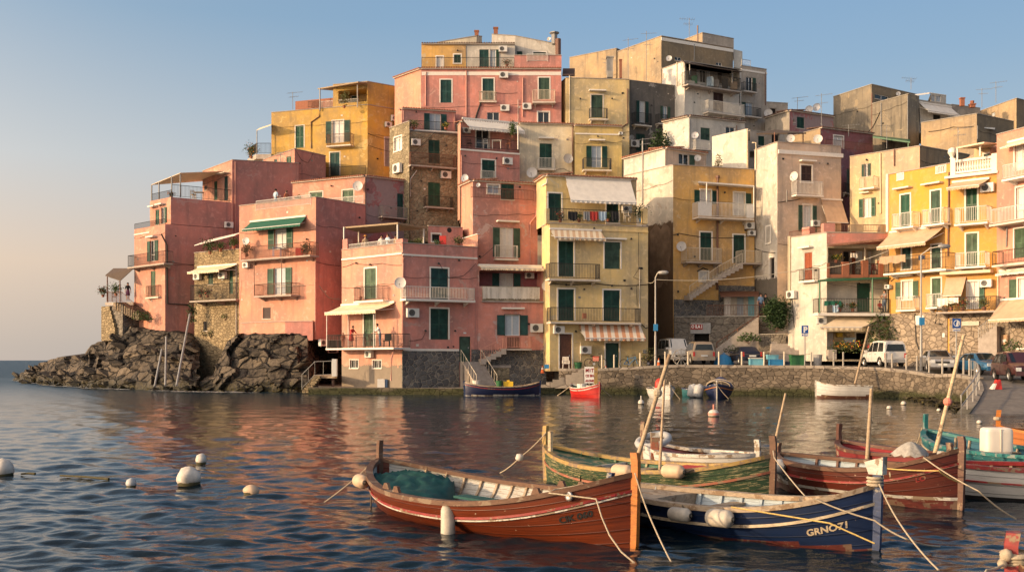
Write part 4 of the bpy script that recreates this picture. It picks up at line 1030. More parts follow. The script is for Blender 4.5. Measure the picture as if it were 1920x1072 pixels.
# ---- rose house with tiled roof in front of it
H = House('house', 'low salmon house with tiled eave and peeling dark side wall, under the mustard house', sh='shut_olive', trim='slab')
f = H.vol([(385, 101.2), (825, 97.5), (1100, 100.5)], 752, 1320, 7, 'pink', 'tile', mats=['pink_orange', 'pink_decay']); F['31'] = f
H.win(f[0], 690, 833, 757, 908, 'S'); H.win(f[0], 490, 846, 568, 880, 'S'); H.dish(f[0], 782, 808, 31, .5, to=Vector((-.1, -1, .1)))
H.win(f[1], 1022, 855, 1060, 1000, 'S', 'shut_dark', None); H.balc(f[1], 930, 935, 1090, 1006, .7, 'g', 'slab_grey'); H.pipe(f[1], [(828, 745), (828, 1060)], 'pipe_brown', .06)
H.lamp(f[0], 620, 808); H.rail(f[0], 575, 878, 815, 925, 'w', .9); H.lamp(f[1], 845, 830)
H.done()
# ---- rose house with green awning
use(Z4)
H = House('house', 'rose house with a green awning and two iron balconies above the big dark rock', sh='shut_green')
f = H.vol([(50, 91), (435, 86), (684, 90.5)], 25, 740, 8, 'pink', 'flat', mats=['salmon', 'pink_dusty']); F['30'] = f
b = H.vol([(60, 90.2), (132, 88.6), (281, 86.6), (420, 85.7)], 648, 745, 2.5, 'pink', 'flat', mats=['salmon', 'salmon', 'pink_dusty'])
H.awn(f[0], 110, 138, 386, 174, 1.1, 'canvas_green', xb=(64, 356)); H.win(f[0], 227, 185, 288, 285, 'O', glass='curtain'); H.balc(f[0], 57, 264, 405, 336, 1.0, 'r', 'slab_grey')
H.win(f[0], 224, 380, 284, 515, 'O', glass='curtain_blue'); H.balc(f[0], 123, 460, 310, 526, 1.0, 'r', 'slab_grey'); H.win(f[0], 168, 580, 208, 636, 'S', 'shut_brown', split=False)
H.ac(f[0], 92, 368, .9); H.rail(f[0], 135, 30, 410, 80, 'w', .02); H.dish(f[0], 84, 246, 19, .8)
H.lamp(f[0], 388, 238); H.cable(f[0], [(60, 640), (45, 600), (62, 440), (200, 460), (430, 462)], 'cable_pale'); H.cable(f[1], [(435, 350), (560, 370)])
H.pipe(f[1], [(432, 350), (432, 700)], 'pipe_pink'); H.ac(f[1], 465, 756, 1.1); H.win(f[1], 500, 805, 548, 850, 'K'); H.lamp(f[1], 655, 130); H.cable(f[1], [(452, 470), (500, 530), (560, 540)], 'cable_pale', .03)
H.posts([(f[0].at(125, 520, .95), f[0].at(125, 335, .95)), (f[0].at(262, 526, .95), f[0].at(262, 335, .95))], .04, 'pipe_brown')
H.done()
# ---- tan stone house with awnings between
use(A1)
H = House('house', 'narrow tan stone house with a jutting iron balcony, between two rose houses on the shore', sh='shut_green')
f = H.vol([(565, 96.6), (828, 93)], 540, 1330, 8, 'stone_tan', 'flat'); F['32'] = f
H.win(f[0], 645, 680, 673, 745, 'S'); H.win(f[0], 766, 662, 786, 800, 'S'); H.ac(f[0], 735, 693, 1.2); H.ac(f[0], 590, 700, 1.2)
H.balc(f[0], 537, 742, 803, 842, 1.4, 'd', 'slab_grey'); H.awn(f[0], 590, 640, 812, 668, 1.4, 'canvas_cream', xb=(524, 705))
H.slabs([ZW(564, 520, 94.5), ZW(800, 460, 92.2), ZW(860, 440, 95), ZW(640, 490, 99)], .06, 'canvas_white', 'awning')
H.posts([(ZW(770, 535, 93.4), ZW(770, 470, 93.4))], .07, 'pipe_grey'); H.pipe(f[0], [(806, 640), (806, 1030)], 'pipe_grey'); H.win(f[0], 616, 955, 640, 1012, 'K')
H.done()
# ---- upper centre: long pink house with penthouse
use(Z3)
H = House('house', 'long pink house at the very top of the town with a tiled penthouse floor', trim='trim_white')
f = H.vol([(0, 109), (165, 105.5), (1047, 105.5)], [362, 303, 303], 760, 10, 'pink', 'tile', mats=['salmon', 'pink']); F['5'] = f
v1 = H.vol([(168, 106.8), (447, 106.8)], 148, 304, 5, 'yellow_orange', 'tiled'); v2 = H.vol([(447.5, 106.85), (756, 106.85)], 148, 304, 5, 'white_warm', 'tiled')
v3 = H.vol([(610, 108.6), (756, 108.2), (1012, 108.2)], [82, 92, 142], 304, 6, 'white_warm', 'flat'); v4 = H.vol([(268, 109), (515, 109), (548, 110)], [134, 92, 96], 304, 4, 'cream', 'flat')
v5 = H.vol([(752, 105.4), (1048, 105.4)], 214, 296, 1.0, 'pink', 'flat')
for q in ((288, 368, 357, 512), (552, 360, 622, 497), (905, 355, 972, 490)): H.win(f[1], *q, 'S')
H.balc(f[1], 530, 440, 640, 508, .35, 'c', 'slab', brk=False); H.balc(f[1], 866, 430, 1010, 512, .85, 'c', 'slab')
H.win(f[1], 580, 572, 657, 626, 'G', trim=None); H.win(f[1], 900, 570, 970, 645, 'G')
for q in ((685, 340), (692, 547), (830, 537)): H.ac(f[1], *q, 1.25)
H.pipe(f[1], [(200, 320), (195, 345), (195, 530)], 'pipe_pink', .06); H.pipe(f[1], [(450, 310), (450, 620)], 'pipe_pink', .06); H.pipe(f[1], [(805, 355), (805, 600)], 'pipe_pink', .06); H.pipe(f[1], [(775, 490), (775, 640)], 'rail_grey', .03)
H.pipe(f[1], [(545, 500), (520, 570), (505, 620)], 'cable', .08); H.band(f[1], 318, .35, 'trim_white', 170, 1045, .03)
H.win(v1[0], 263, 222, 303, 298, 'D', 'door_white'); H.win(v1[0], 372, 210, 415, 263, 'S'); H.win(v2[0], 532, 178, 590, 292, 'S', trim=None); H.win(v2[0], 600, 178, 636, 292, 'R', glass='curtain_blue', trim=None)
H.win(v3[1], 768, 190, 802, 213, 'S', trim=None); H.win(v3[1], 870, 195, 950, 262, 'S'); H.ac(v2[0], 680, 178, 1.2)
H.rail(f[1], 170, 228, 750, 292, 'd', .0); H.rail(v5[0], 832, 205, 962, 254, 'w', .05)
H.chimney(ZW(635, 82, 109), .42, .55, 'terracotta_plain'); H.chimney(ZW(515, 92, 109.6), .4, .4, 'terracotta_plain'); m2 = MB(); m2.tube([ZW(1027, 214, 107), ZW(1027, 112, 107)], .28, 'pipe_brown', 8); m2.tube([ZW(1003, 145, 107.5), ZW(1003, 82, 107.5)], .3, 'pipe_grey', 8); m2.lathe(ZW(1003, 84, 107.5), [(.3, 0), (.5, .1), (.5, .2), (0, .2)], 'pipe_grey', 8); build('flue', m2, H.root)
H.dish(v3[1], 968, 112, 12, .3); H.lamp(v1[0], 395, 185); H.cable(f[1], [(525, 440), (640, 450), (770, 450)])
H.done()
# ---- small pink tiled cottage and the stone tower under it
H = House('house', 'small pink house with a tiled eave and open white doors, resting on the stone tower', sh='shut_dark')
f = H.vol([(45, 102), (383, 103.4)], 552, 720, 4, 'pink', 'tile')
H.win(f[0], 220, 580, 290, 690, 'O', glass='curtain_blue'); H.balc(f[0], 90, 630, 402, 694, 1.0, 'd', 'trim_white', brk=False); H.lamp(f[0], 135, 570); H.pipe(f[0], [(55, 560), (55, 620)], 'pipe_pink'); H.pipe(f[0], [(375, 560), (375, 680)], 'pipe_pink')
H.done()
H = House('house', 'rubble stone tower house with two iron balconies in the middle of the town')
v = H.vol([(-32, 102.2), (92, 99.3)], 628, 1380, 6, 'stone_tower', 'grey'); f = H.vol([(95, 99.6), (405, 101.6)], 690, 1380, 5, 'stone_tower', None)
H.win(v[0], -2, 726, 44, 812, 'G', trim='trim_white', glass='curtain'); H.win(f[0], 212, 745, 283, 893, 'S'); H.balc(f[0], 100, 832, 390, 918, .8, 'r', 'slab_grey')
H.win(f[0], 210, 1012, 285, 1160, 'S', 'shut_green'); H.balc(f[0], 195, 1100, 370, 1175, .7, 'd', 'slab_grey'); H.ac(f[0], 130, 762, 1.2); H.ac(f[0], 318, 966, 1.4); H.lamp(f[0], 325, 782); H.ac(v[0], 25, 925, 1.8)
H.pipe(f[0], [(140, 935), (100, 990), (98, 1100)], 'rail_white', .04); H.cable(f[0], [(110, 830), (250, 700), (395, 720)])
H.done()
# ---- narrow pink house with roofed terrace
H = House('house', 'narrow pink house with a white valance over its roofed terrace, left of the cream house', trim='trim_white')
f = H.vol([(410, 97), (785, 99.3)], 805, 1240, 8, 'pink', 'flat'); b = H.vol([(415, 99), (782, 101.2)], 632, 806, 5, 'pink', 'tile')
H.vol([(396, 98.4), (414, 96.95)], 632, 1240, 5, 'salmon', 'flat')
H.rail(f[0], 420, 738, 782, 802, 'd', .03); H.awn(b[0], 425, 628, 770, 672, 1.9, 'canvas_white', .3, False); H.win(b[0], 512, 680, 592, 800, 'G', glass='glass_dark'); H.ac(b[0], 448, 688)
H.win(f[0], 548, 872, 630, 990, 'S'); H.balc(f[0], 543, 960, 634, 1000, .3, 'w', 'slab', brk=False); H.ac(f[0], 705, 880, 1.3); H.band(f[0], 815, .15, 'trim_white', 412, 784, .1)
H.dish(f[0], 440, 985, 25, .4, 'dish_grey'); H.lamp(f[0], 443, 846); H.lamp(f[0], 640, 862); H.pipe(f[0], [(420, 840), (420, 1060)], 'pipe_pink'); H.posts([(ZW(775, 805, 97.8), ZW(775, 660, 97.8))], .08, 'rail_white')
H.done()
H = House('house', 'plain cream house with one dark window, right of the narrow pink house')
f = H.vol([(783, 100.6), (1124, 101.2)], 645, 1240, 8, 'cream', 'tile')
H.win(f[0], 910, 768, 987, 922, 'S'); H.balc(f[0], 902, 858, 1012, 934, .7, 'w', 'slab'); H.canopy(f[0], 903, 736, 998); H.dish(f[0], 1090, 862, 31, .6, 'dish_grey', Vector((.25, -1, .1))); H.dish(f[0], 862, 950, 34, .8, to=Vector((-.2, -1, .1)))
H.pipe(f[0], [(1118, 640), (1118, 1070)], 'pipe_brown', .06); H.cable(f[0], [(940, 935), (1060, 925), (1115, 950)])
H.done()
# ---- two pale yellow houses
use(Z7)
H = House('house', 'upper of two pale yellow houses right of the long pink house, with one balcony', trim='slab')
f = H.vol([(40, 107.5), (77, 105.5), (500, 106.1)], 415, 800, 8, 'yellow_pale', 'flat'); w = f[1]
H.win(w, 245, 530, 322, 682, 'S'); H.balc(w, 235, 618, 357, 696, .65, 'd'); H.canopy(w, 228, 502, 340); H.pipe(w, [(100, 400), (100, 720)], 'pipe_cream', .06); H.pipe(w, [(488, 488), (490, 720), (452, 745), (452, 800)], 'pipe_brown', .07)
H.lamp(w, 385, 555); H.lamp(w, 172, 555); H.chimney(ZW(370, 415, 109), .6, 2.0, 'cement_plain'); H.chimney(ZW(442, 418, 109), .25, 1.8, 'terracotta_plain'); H.slabs([ZW(50, 400, 108), ZW(135, 400, 108), ZW(135, 352, 112), ZW(55, 352, 112)], .1, 'tile_dark', 'lean_to_roof')
H.done()
H = House('house', 'lower of two pale yellow houses, with an open shuttered balcony door and white string course')
f = H.vol([(133, 100), (450, 100.5)], 738, 1260, 7, 'yellow_soft', 'tile'); w = f[0]
H.win(w, 247, 870, 316, 1015, 'O', glass='curtain_blue'); H.balc(w, 193, 953, 383, 1038, .85, 'd'); H.canopy(w, 228, 834, 332); H.band(w, 788, .12, 'trim_white', 137, 447); H.lamp(w, 290, 808); H.ac(w, 440, 790, .5)
H.done()
H = House('house', 'decayed grey house with bare patches, behind the pale yellow houses')
f = H.vol([(500, 109), (1030, 113)], 430, 1080, 8, 'grey_decay', 'grey'); w = f[0]
H.win(w, 567, 570, 607, 715, 'O', glass='curtain'); H.balc(w, 538, 650, 652, 738, .7, 'd'); H.win(w, 724, 605, 756, 690, 'O', glass='curtain_blue'); H.balc(w, 695, 660, 762, 728, .6, 'd'); H.win(w, 873, 616, 932, 674, 'S'); H.win(w, 545, 790, 605, 905, 'S')
H.ac(w, 530, 858, 1.4); H.dish(w, 516, 815, 18, .3, 'dish_grey'); H.pipe(w, [(805, 540), (825, 600), (830, 680)], 'rail_grey'); H.lamp(w, 650, 600)
pass
H.done()
H = House('house', 'white house with a dark tiled eave, in front of the decayed grey house')
f = H.vol([(725, 107), (900, 104.5), (1275, 107.2)], 676, 1120, 6, 'white_worn', 'tiled', mats=['white_worn', 'white_warm'])
H.win(f[1], 978, 750, 1040, 834, 'S'); H.win(f[1], 1147, 745, 1208, 802, 'G'); H.balc(f[1], 945, 832, 1052, 898, .7, 'w'); H.dish(f[1], 940, 800, 24, .4, 'dish_grey'); H.pipe(f[1], [(903, 690), (903, 895)], 'pipe_grey', .06); H.pipe(f[1], [(1220, 735), (1220, 790)], 'pipe_brown')
H.done()
# ---- ochre block on top
H = House('building', 'big sand coloured block with blank lit wall, highest roof of the town', cat='building')
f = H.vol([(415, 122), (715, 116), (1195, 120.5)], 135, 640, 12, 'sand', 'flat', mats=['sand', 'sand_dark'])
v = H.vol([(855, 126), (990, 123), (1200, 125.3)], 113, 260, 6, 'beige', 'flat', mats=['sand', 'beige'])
H.vol([(1199, 120.7), (1258, 121.5)], 224, 345, 3, 'white_warm', None)
H.band(f[1], 185, .35, 'trim_white'); H.win(f[1], 805, 275, 850, 300, 'G'); H.win(f[1], 1082, 312, 1122, 334, 'G'); H.pipe(f[1], [(935, 190), (935, 300)], 'pipe_grey'); H.dish(f[1], 766, 285, 20, .3, 'dish_grey')
H.antenna(ZW(902, 160, 119), 2.4, sty=-2.6); H.antenna(ZW(493, 420, 115.5), 4.4, sty=.2); H.antenna(ZW(615, 432, 114.8), 5.3, sty=.5); H.posts([(ZW(958, 175, 120), ZW(958, 65, 120))], .12, 'pipe_brown'); H.pipe(f[0], [(443, 300), (443, 420)], 'pipe_brown')
H.done()
H = House('building', 'blank sand coloured block left of the highest block, behind the yellow house', cat='building')
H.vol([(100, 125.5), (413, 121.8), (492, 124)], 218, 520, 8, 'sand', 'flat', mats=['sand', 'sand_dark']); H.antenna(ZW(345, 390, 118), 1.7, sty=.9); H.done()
H = House('house', 'white house with a cluttered roofed balcony just below the highest block')
f = H.vol([(720, 113), (870, 110), (1250, 113.4)], 302, 1000, 7, 'white_worn', 'flat', mats=['white_worn', 'white_warm']); w = f[1]
lg = H.loggia(w, 880, 320, 1240, 455, 1.8, 'beige'); H.win(lg, 972, 360, 1016, 452, 'O', 'frame_white'); H.win(lg, 1092, 375, 1120, 452, 'S', 'shut_brown')
H.balc(w, 895, 392, 1252, 488, 1.1, 'd', 'slab_grey'); H.slabs([w.at(870, 312, 1.5), w.at(1255, 372, 1.5), w.P(w.L, w.zt1-.1, -.5), w.P(0, w.zt0+.25, -.5)], .08, 'reed_dark', 'lean_to_roof')
H.win(w, 1063, 515, 1130, 642, 'S', 'shut_brown'); H.balc(w, 1030, 578, 1276, 662, .9, 'w', 'slab'); H.pipe(f[0], [(818, 310), (818, 470)], 'pipe_cream'); H.cable(w, [(1170, 520), (1240, 520), (1240, 600)], r=.04); H.posts([(w.at(905, 395, 1.05), w.at(905, 315, 1.05)), (w.at(1190, 450, 1.05), w.at(1190, 365, 1.05))], .07, 'pipe_grey')
H.done()
H = House('house', 'tall beige house at the right end of the top group, with two small balconies')
f = H.vol([(1250, 116), (1420, 117.6)], 332, 1000, 7, 'beige', 'flat'); w = f[0]
H.win(w, 1283, 410, 1325, 502, 'R'); H.balc(w, 1267, 448, 1358, 512, .7, 'd'); H.win(w, 1278, 582, 1328, 668, 'L', glass='curtain_blue'); H.balc(w, 1272, 612, 1386, 680, .8, 'd'); H.band(w, 368, .2, 'trim_white'); H.pipe(w, [(1412, 380), (1412, 600)], 'pipe_brown'); H.rail(w, 1252, 295, 1312, 335, 'g', -.2)
H.done()
# ---- right middle distance
use(Q2)
H = House('house', 'low beige rooftop house right of the tall beige house, with a big white dish')
f = H.vol([(-40, 117.5), (148, 118.2)], 242, 420, 5, 'beige', 'grey'); H.win(f[0], 15, 290, 62, 342, 'K'); H.dish(f[0], 2, 326, 31, .6); H.done()
H = House('house', 'low grey house with a dark tiled roof carrying two grey dishes')
f = H.vol([(-20, 116), (160, 112.5), (487, 115.4)], 312, 480, 6, 'cement', 'tiled', mats=['cement', 'pink_decay'])
H.win(f[1], 215, 357, 270, 440, 'S'); H.win(f[1], 188, 372, 200, 395, 'K'); p = ZW(305, 312, 114.5)
for x, y in ((305, 300), (362, 283)):
    q = Face((ZW(290, 300, 116).x, 116), (ZW(400, 300, 116).x, 116), 0, 40, 40, 'cement'); H.dish(q, x, y, 30, .4, 'dish_grey', Vector((-.5, -.8, .1)))
H.antenna(ZW(398, 440, 110), 3.6, sty=.1); H.antenna(ZW(220, 312, 114), 1.5, sty=.2); H.done()
H = House('house', 'dark rose house with a rusty terrace railing, behind the peach house', sh='shut_dark')
H.vol([(180, 112), (390, 108.2)], 438, 640, 5, 'sand', 'flat')
f = H.vol([(391, 108), (780, 111)], 440, 660, 6, 'rose_dark', 'tiled'); H.win(f[0], 490, 497, 560, 600, 'G', glass='curtain', trim='trim_white'); H.rail(f[0], 425, 540, 785, 600, 'r', 1.0)
v = H.vol([(540, 97), (645, 99.5)], 585, 1330, 5, 'rose_dark', None); H.win(v[0], 585, 742, 610, 920, 'S'); H.balc(v[0], 580, 850, 615, 930, .3, 'd'); H.dish(f[0], 372, 518, 33, 1.6); 
H.slabs([ZW(780, 500, 109.5), ZW(1058, 538, 107), ZW(1058, 520, 112), ZW(780, 492, 114)], .15, 'iron_green', 'pergola_roof'); H.posts([(ZW(1045, 620, 107.3), ZW(1045, 540, 107.3))], .1, 'iron_green'); H.antenna(ZW(884, 590, 108), 2.4, sty=-2.6); H.antenna(ZW(600, 500, 109), 1.2, sty=.3)
H.done()
H = House('building', 'big blank shadow grey block on the skyline at right', cat='building')
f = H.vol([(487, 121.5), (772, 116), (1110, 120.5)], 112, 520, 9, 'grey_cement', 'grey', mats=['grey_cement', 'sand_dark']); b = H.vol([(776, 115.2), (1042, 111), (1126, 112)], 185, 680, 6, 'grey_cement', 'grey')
c = H.vol([(1120, 112.3), (1366, 114.6)], 228, 480, 5, 'white_warm', 'grey'); H.awn(c[0], 1122, 268, 1360, 312, 1.2, 'canvas_white'); H.win(c[0], 1230, 336, 1290, 378, 'K')
d = H.vol([(1212, 116), (1326, 117)], 178, 262, 3, 'white_warm', 'white'); H.win(d[0], 1218, 192, 1248, 240, 'G', glass='curtain_blue'); H.win(d[0], 1254, 196, 1290, 244, 'G', glass='curtain_blue')
H.win(f[1], 795, 192, 900, 228, 'G'); H.pipe(b[0], [(842, 250), (842, 500)], 'pipe_grey', .07); H.pipe(b[0], [(1040, 200), (1040, 520)], 'pipe_grey', .05); H.pipe(f[0], [(774, 180), (774, 480)], 'pipe_brown', .07); H.cable(b[0], [(838, 310), (780, 430), (720, 490)], r=.05); H.cable(b[1], [(1125, 290), (1135, 460)], r=.06)
H.slabs([ZW(1085, 195, 113), ZW(1200, 180, 113), ZW(1210, 172, 117), ZW(1100, 186, 117)], .06, 'canvas_white', 'awning'); H.antenna(ZW(1065, 152, 119), 1.3, sty=-2.5); H.dish(f[1], 970, 182, 16, .4); H.done()
H = House('building', 'low sand block with a sunlit blank wall, right of the shadow grey block', cat='building')
H.vol([(1366, 114.8), (1580, 116.5)], 262, 480, 4, 'cement', 'grey')
f = H.vol([(1140, 108), (1555, 104), (1830, 107.5)], 330, 800, 7, 'sand', 'grey', mats=['sand', 'sand_dark']); H.cable(f[0], [(1195, 465), (1380, 430), (1530, 425)], r=.03); H.pipe(f[1], [(1560, 420), (1560, 520)], 'pipe_grey'); H.chimney(ZW(1445, 275, 112), .4, .75, 'terracotta_plain'); H.chimney(ZW(1520, 285, 112), .5, .25, 'terracotta_plain', True)
H.slabs([ZW(1558, 425, 104.5), ZW(1690, 440, 105), ZW(1690, 425, 107), ZW(1560, 405, 107)], .12, 'rail_white', 'lean_to_roof'); H.antenna(ZW(1415, 640, 92), 2.4, sty=.2); H.done()
H = House('building', 'farthest right sand block on the skyline, with aerials on its roof', cat='building')
f = H.vol([(1570, 118), (1850, 112), (1960, 113.6)], 216, 520, 8, 'sand', 'flat', mats=['sand', 'sand_dark']); H.win(f[0], 1662, 322, 1690, 348, 'G', glass='curtain_blue'); H.antenna(ZW(1593, 285, 117.5), 2.1, sty=.4); H.antenna(ZW(1697, 250, 115), 2.3, sty=.1); H.done()
# ---- pink corner house on the quay
use(Z5)
H = House('house', 'pink corner house on the waterfront with a lit left wall, cornice and roof terrace', trim='trim_white', sh='shut_dark')
f = H.vol([(115, 83.5), (437, 78.5), (833, 81.6)], 212, 990, 8, 'pink', 'flat', mats=['pink_base', 'pink']); F['40'] = f; a, b = f
for q in (a, b): H.band(q, 280, .13, 'trim_white', *((437, 830) if q is b else (118, 436)), pr=.09)
H.win(a, 237, 347, 297, 508, 'S', 'shut_olive'); H.balc(a, 177, 445, 333, 526, .6, 'd', 'trim_white', brk=False)
H.awn(a, 118, 536, 396, 574, 1.7, 'canvas_cream', .25, xb=(24, 292)); H.win(a, 232, 585, 290, 757, 'S', 'shut_olive'); H.balc(a, 30, 696, 388, 776, 1.6, 'd', 'trim_white', brk=False)
H.posts([(a.at(36, 770, 1.55), a.at(36, 590, 1.55)), (a.at(284, 770, 1.55), a.at(284, 590, 1.6)), (a.at(150, 765, .1), a.at(150, 590, .1))], .05, 'rail_white')
H.ac(a, 268, 800, 1.05); H.win(a, 158, 830, 203, 874, 'G', tw=.06); H.win(a, 279, 832, 325, 874, 'G', tw=.06)
for w in ((158, 203), (279, 325)):
    m2 = MB()
    for i in range(1, 5): m2.bar(a.at(w[0]+(w[1]-w[0])*i/5, 832, .02), a.at(w[0]+(w[1]-w[0])*i/5, 873, .02), .015, 'rail_white')
    build('window_grille', m2, H.root)
H.win(b, 586, 347, 677, 512, 'S'); H.balc(b, 453, 447, 822, 522, 1.0, 'w', 'trim_white', th=.16); H.ac(b, 485, 582, 1.35); H.win(b, 584, 560, 678, 723, 'S'); H.clad(b, 398, 782, 735, 990, 'stone_dark', .06); H.clad(b, 800, 775, 836, 990, 'stone_dark', .06)
H.win(b, 736, 707, 797, 840, 'D', 'shut_dark', None); H.band(b, 772, .16, 'trim_white', 440, 732, pr=.1)
for q, x, y in ((a, 190, 320), (a, 264, 328), (b, 628, 322), (b, 735, 305), (b, 558, 678), (b, 715, 678)): H.lamp(q, x, y)
H.pipe(b, [(442, 290), (440, 330), (436, 740), (392, 775), (378, 820), (376, 940)], 'pipe_pink', .07); H.cable(b, [(630, 320), (680, 395), (760, 385), (825, 320)]); H.cable(a, [(118, 340), (180, 320), (330, 320), (436, 330)]); H.cable(b, [(470, 730), (540, 720), (560, 680)])
H.dish(b, 424, 423, 31, .7, to=Vector((-.05, -1, .08)))
mb = MB(); u, z = b.hit(766, 688, .02); b.box(mb, u-.12, u+.12, z-.06, z+.06, 0, .02, 'plate'); build('door_number_plaque', mb, H.root)
v = H.vol([(572, 84.2), (755, 85.4)], 122, 260, 3, 'pink', 'flat'); H.win(v[0], 592, 166, 635, 205, 'K', trim='trim_white'); m2 = MB(); m2.lathe(v[0].at(684, 145, .01), [(0, .02), (.16, .02), (.2, 0)], 'black', 14, v[0].n); build('round_vent', m2, H.root)
v = H.vol([(755, 83.4), (834, 81.8)], [190, 166], 260, 3, 'salmon', 'white')
H.slabs([ZW(126, 128, 84.8), ZW(412, 104, 79.6), ZW(566, 130, 83.2), ZW(230, 158, 90)], .12, 'bamboo', 'pergola_roof')
H.posts([(ZW(127, 230, 84.6), ZW(127, 128, 84.6)), (ZW(205, 220, 87), ZW(205, 150, 87)), (ZW(410, 215, 79.8), ZW(410, 106, 79.8)), (ZW(548, 215, 83), ZW(548, 132, 83))], .09, 'rail_white')
H.rail(a, 150, 208, 400, 246, 'w', -.1); mb = MB()
for c in ((402, 438, a), (120, 146, a)):
    mb = MB(); u0, z0, u1, z1 = c[2].rect(c[0], 206, c[1], 250); c[2].box(mb, u0, u1, z0, z1+.2, -.5, .02, 'pink'); build('parapet_pillar', mb, H.root)
H.done()
# ---- narrow worn pink house
H = House('house', 'worn pink house between the pink corner house and the yellow house, with a fringed veranda', sh='shut_dark', trim=None)
f = H.vol([(833, 81.62), (1196, 82.8)], 332, 1000, 8, 'pink_worn', 'white'); a = f[0]
lg = H.loggia(a, 842, 360, 1172, 444, 1.6, 'rose_dark'); H.win(lg, 948, 366, 1022, 443, 'O', glass='curtain'); H.ac(lg, 1105, 385)
H.awn(a, 840, 336, 1170, 344, .9, 'canvas_cream', .22, False); H.clad(a, 858, 443, 1160, 518, 'stone_tower', .10, 'veranda_parapet')
m2 = MB()
for i in range(46):
    u0 = a.hit(858, 480)[0]; u1 = a.hit(1160, 480)[0]; u = u0+(u1-u0)*(i+.5)/46; z = a.hit(1000, 446)[1]; w = R_.uniform(.035, .06)
    m2.cells([a.P(u-w, z-R_.uniform(1.7, 1.95)*.5, .11), a.P(u+w, z-R_.uniform(1.7, 1.95)*.5, .11), a.P(u+w*.6, z-.9, .16), a.P(u-w*.6, z-.9, .16), a.P(u-w, z, .11), a.P(u+w, z, .11), a.P(u+w*.6, z, .2), a.P(u-w*.6, z, .2)], 'canvas_white')
build('balustrade_fringe', m2, H.root)
H.band(a, 520, .1, 'slab_grey', 855, 1190, .2); H.win(a, 978, 592, 1056, 702, 'O', glass='curtain_blue', trim='shut_dark', tw=.05); H.canopy(a, 958, 558, 1076); H.ac(a, 1143, 662, 1.35)
H.clad(a, 836, 778, 1196, 1000, 'stone_dark', .07); H.clad(a, 990, 710, 1056, 772, 'door_brown', .05, 'cellar_hatch'); H.stair(a, 850, 838, 985, 772, .08, 1.0, 'slab_grey', 'p'); H.balc(a, 975, 705, 1120, 780, .95, 'p', 'slab_grey', brk=False, name='landing')
H.clad(a, 915, 862, 1000, 948, 'stone_tower', .10, 'arch_infill'); H.clad(a, 905, 858, 1008, 872, 'slab_grey', .16, 'lintel'); H.cable(a, [(836, 300), (900, 250), (928, 225)])
H.dish(a, 1201, 440, 28, .6, to=Vector((-.05, -1, .05)))
u = H.vol([(745, 87.2), (808, 84.6), (1150, 86.4)], -112, 345, 6, 'pink', 'tile', mats=['salmon', 'pink_worn']); b = u[1]
H.win(b, 950, 132, 1021, 290, 'O', glass='curtain'); H.balc(b, 928, 226, 1050, 304, .5, 'w', 'trim_white', brk=False); H.canopy(b, 932, 98, 1046); H.pipe(b, [(1146, 30), (1143, 70), (1112, 105), (1112, 325)], 'pipe_pink', .06); H.lamp(b, 845, 285); H.pipe(u[0], [(742, -90), (742, 110)], 'pipe_brown', .06)
use(Z3); H.win(b, 668, 1018, 750, 1120, 'S', trim=None); H.win(b, 585, 1028, 655, 1080, 'G', trim='trim_white', glass='curtain_blue'); H.rail(b, 480, 1052, 870, 1120, 'r', .7); H.dish(b, 525, 1028, 14, .2, 'dish_grey'); H.lamp(b, 787, 1042)
H.done()
# ---- yellow house by the quay
use(Z6)
H = House('house', 'pale yellow waterfront house with a striped awning over its ground floor door', trim='trim_white', sh='shut_dark')
f = H.vol([(92, 83.1), (130, 81), (600, 83.3)], 302, 1010, 8, 'yellow_pale', 'flat'); a = f[1]; F['42'] = f
b = H.vol([(66, 85.7), (112, 82.7), (545, 84.6)], 78, 310, 4, 'yellow_pale', 'tile')
H.win(b[1], 123, 160, 185, 290, 'S'); H.win(b[1], 402, 205, 460, 300, 'S'); H.awn(b[1], 205, 92, 515, 198, 1.7, 'canvas_white', .2, xb=(230, 546)); H.ac(b[1], 495, 238, 1.1); H.rail(a, 128, 240, 580, 300, 'd', .0)
mb = MB()
for x0, x1 in ((104, 128), (576, 598)):
    u0, z0, u1, z1 = a.rect(max(x0, 112), 232, x1, 305); a.box(mb, max(u0, -.3), u1, z0, z1, -.45, .02, 'yellow_pale'); build('parapet_pillar', mb, H.root); mb = MB()
H.pipe(b[0], [(118, 90), (116, 110), (92, 125)], 'rail_white', .05)
H.awn(a, 130, 336, 374, 372, 1.1, 'canvas_stripe2', .2); H.win(a, 172, 388, 244, 557, 'S'); H.balc(a, 128, 496, 373, 578, 1.0, 'd', 'slab'); H.win(a, 392, 393, 467, 521, 'S'); H.canopy(a, 388, 377, 488)
H.win(a, 170, 618, 246, 768, 'S'); H.win(a, 387, 623, 465, 772, 'S'); H.balc(a, 134, 708, 567, 784, 1.0, 'd', 'slab')
H.awn(a, 268, 788, 562, 852, 1.5, 'canvas_stripe', .22, xb=(298, 590)); H.ac(a, 170, 812, 1.2); H.ac(a, 298, 908, 1.2); H.win(a, 177, 832, 235, 1003, 'D', 'door_brown'); H.win(a, 397, 875, 461, 1003, 'D', 'shut_dark')
H.band(a, 335, .08, 'yellow_pale', 132, 600, .08); H.cable(a, [(130, 590), (345, 590), (600, 595)], r=.03); H.cable(a, [(555, 340), (555, 520), (530, 560), (570, 575), (545, 600), (548, 700)]); H.pipe(a, [(560, 520), (560, 720)], 'rail_grey', .03); H.cable(a, [(565, 780), (590, 805), (600, 800)], r=.03); H.pipe(a, [(250, 870), (278, 870), (278, 960)], 'pipe_cream', .03)
for x, y in ((208, 598), (428, 602), (520, 615), (255, 820), (558, 518), (342, 328), (520, 378)): H.lamp(a, x, y)
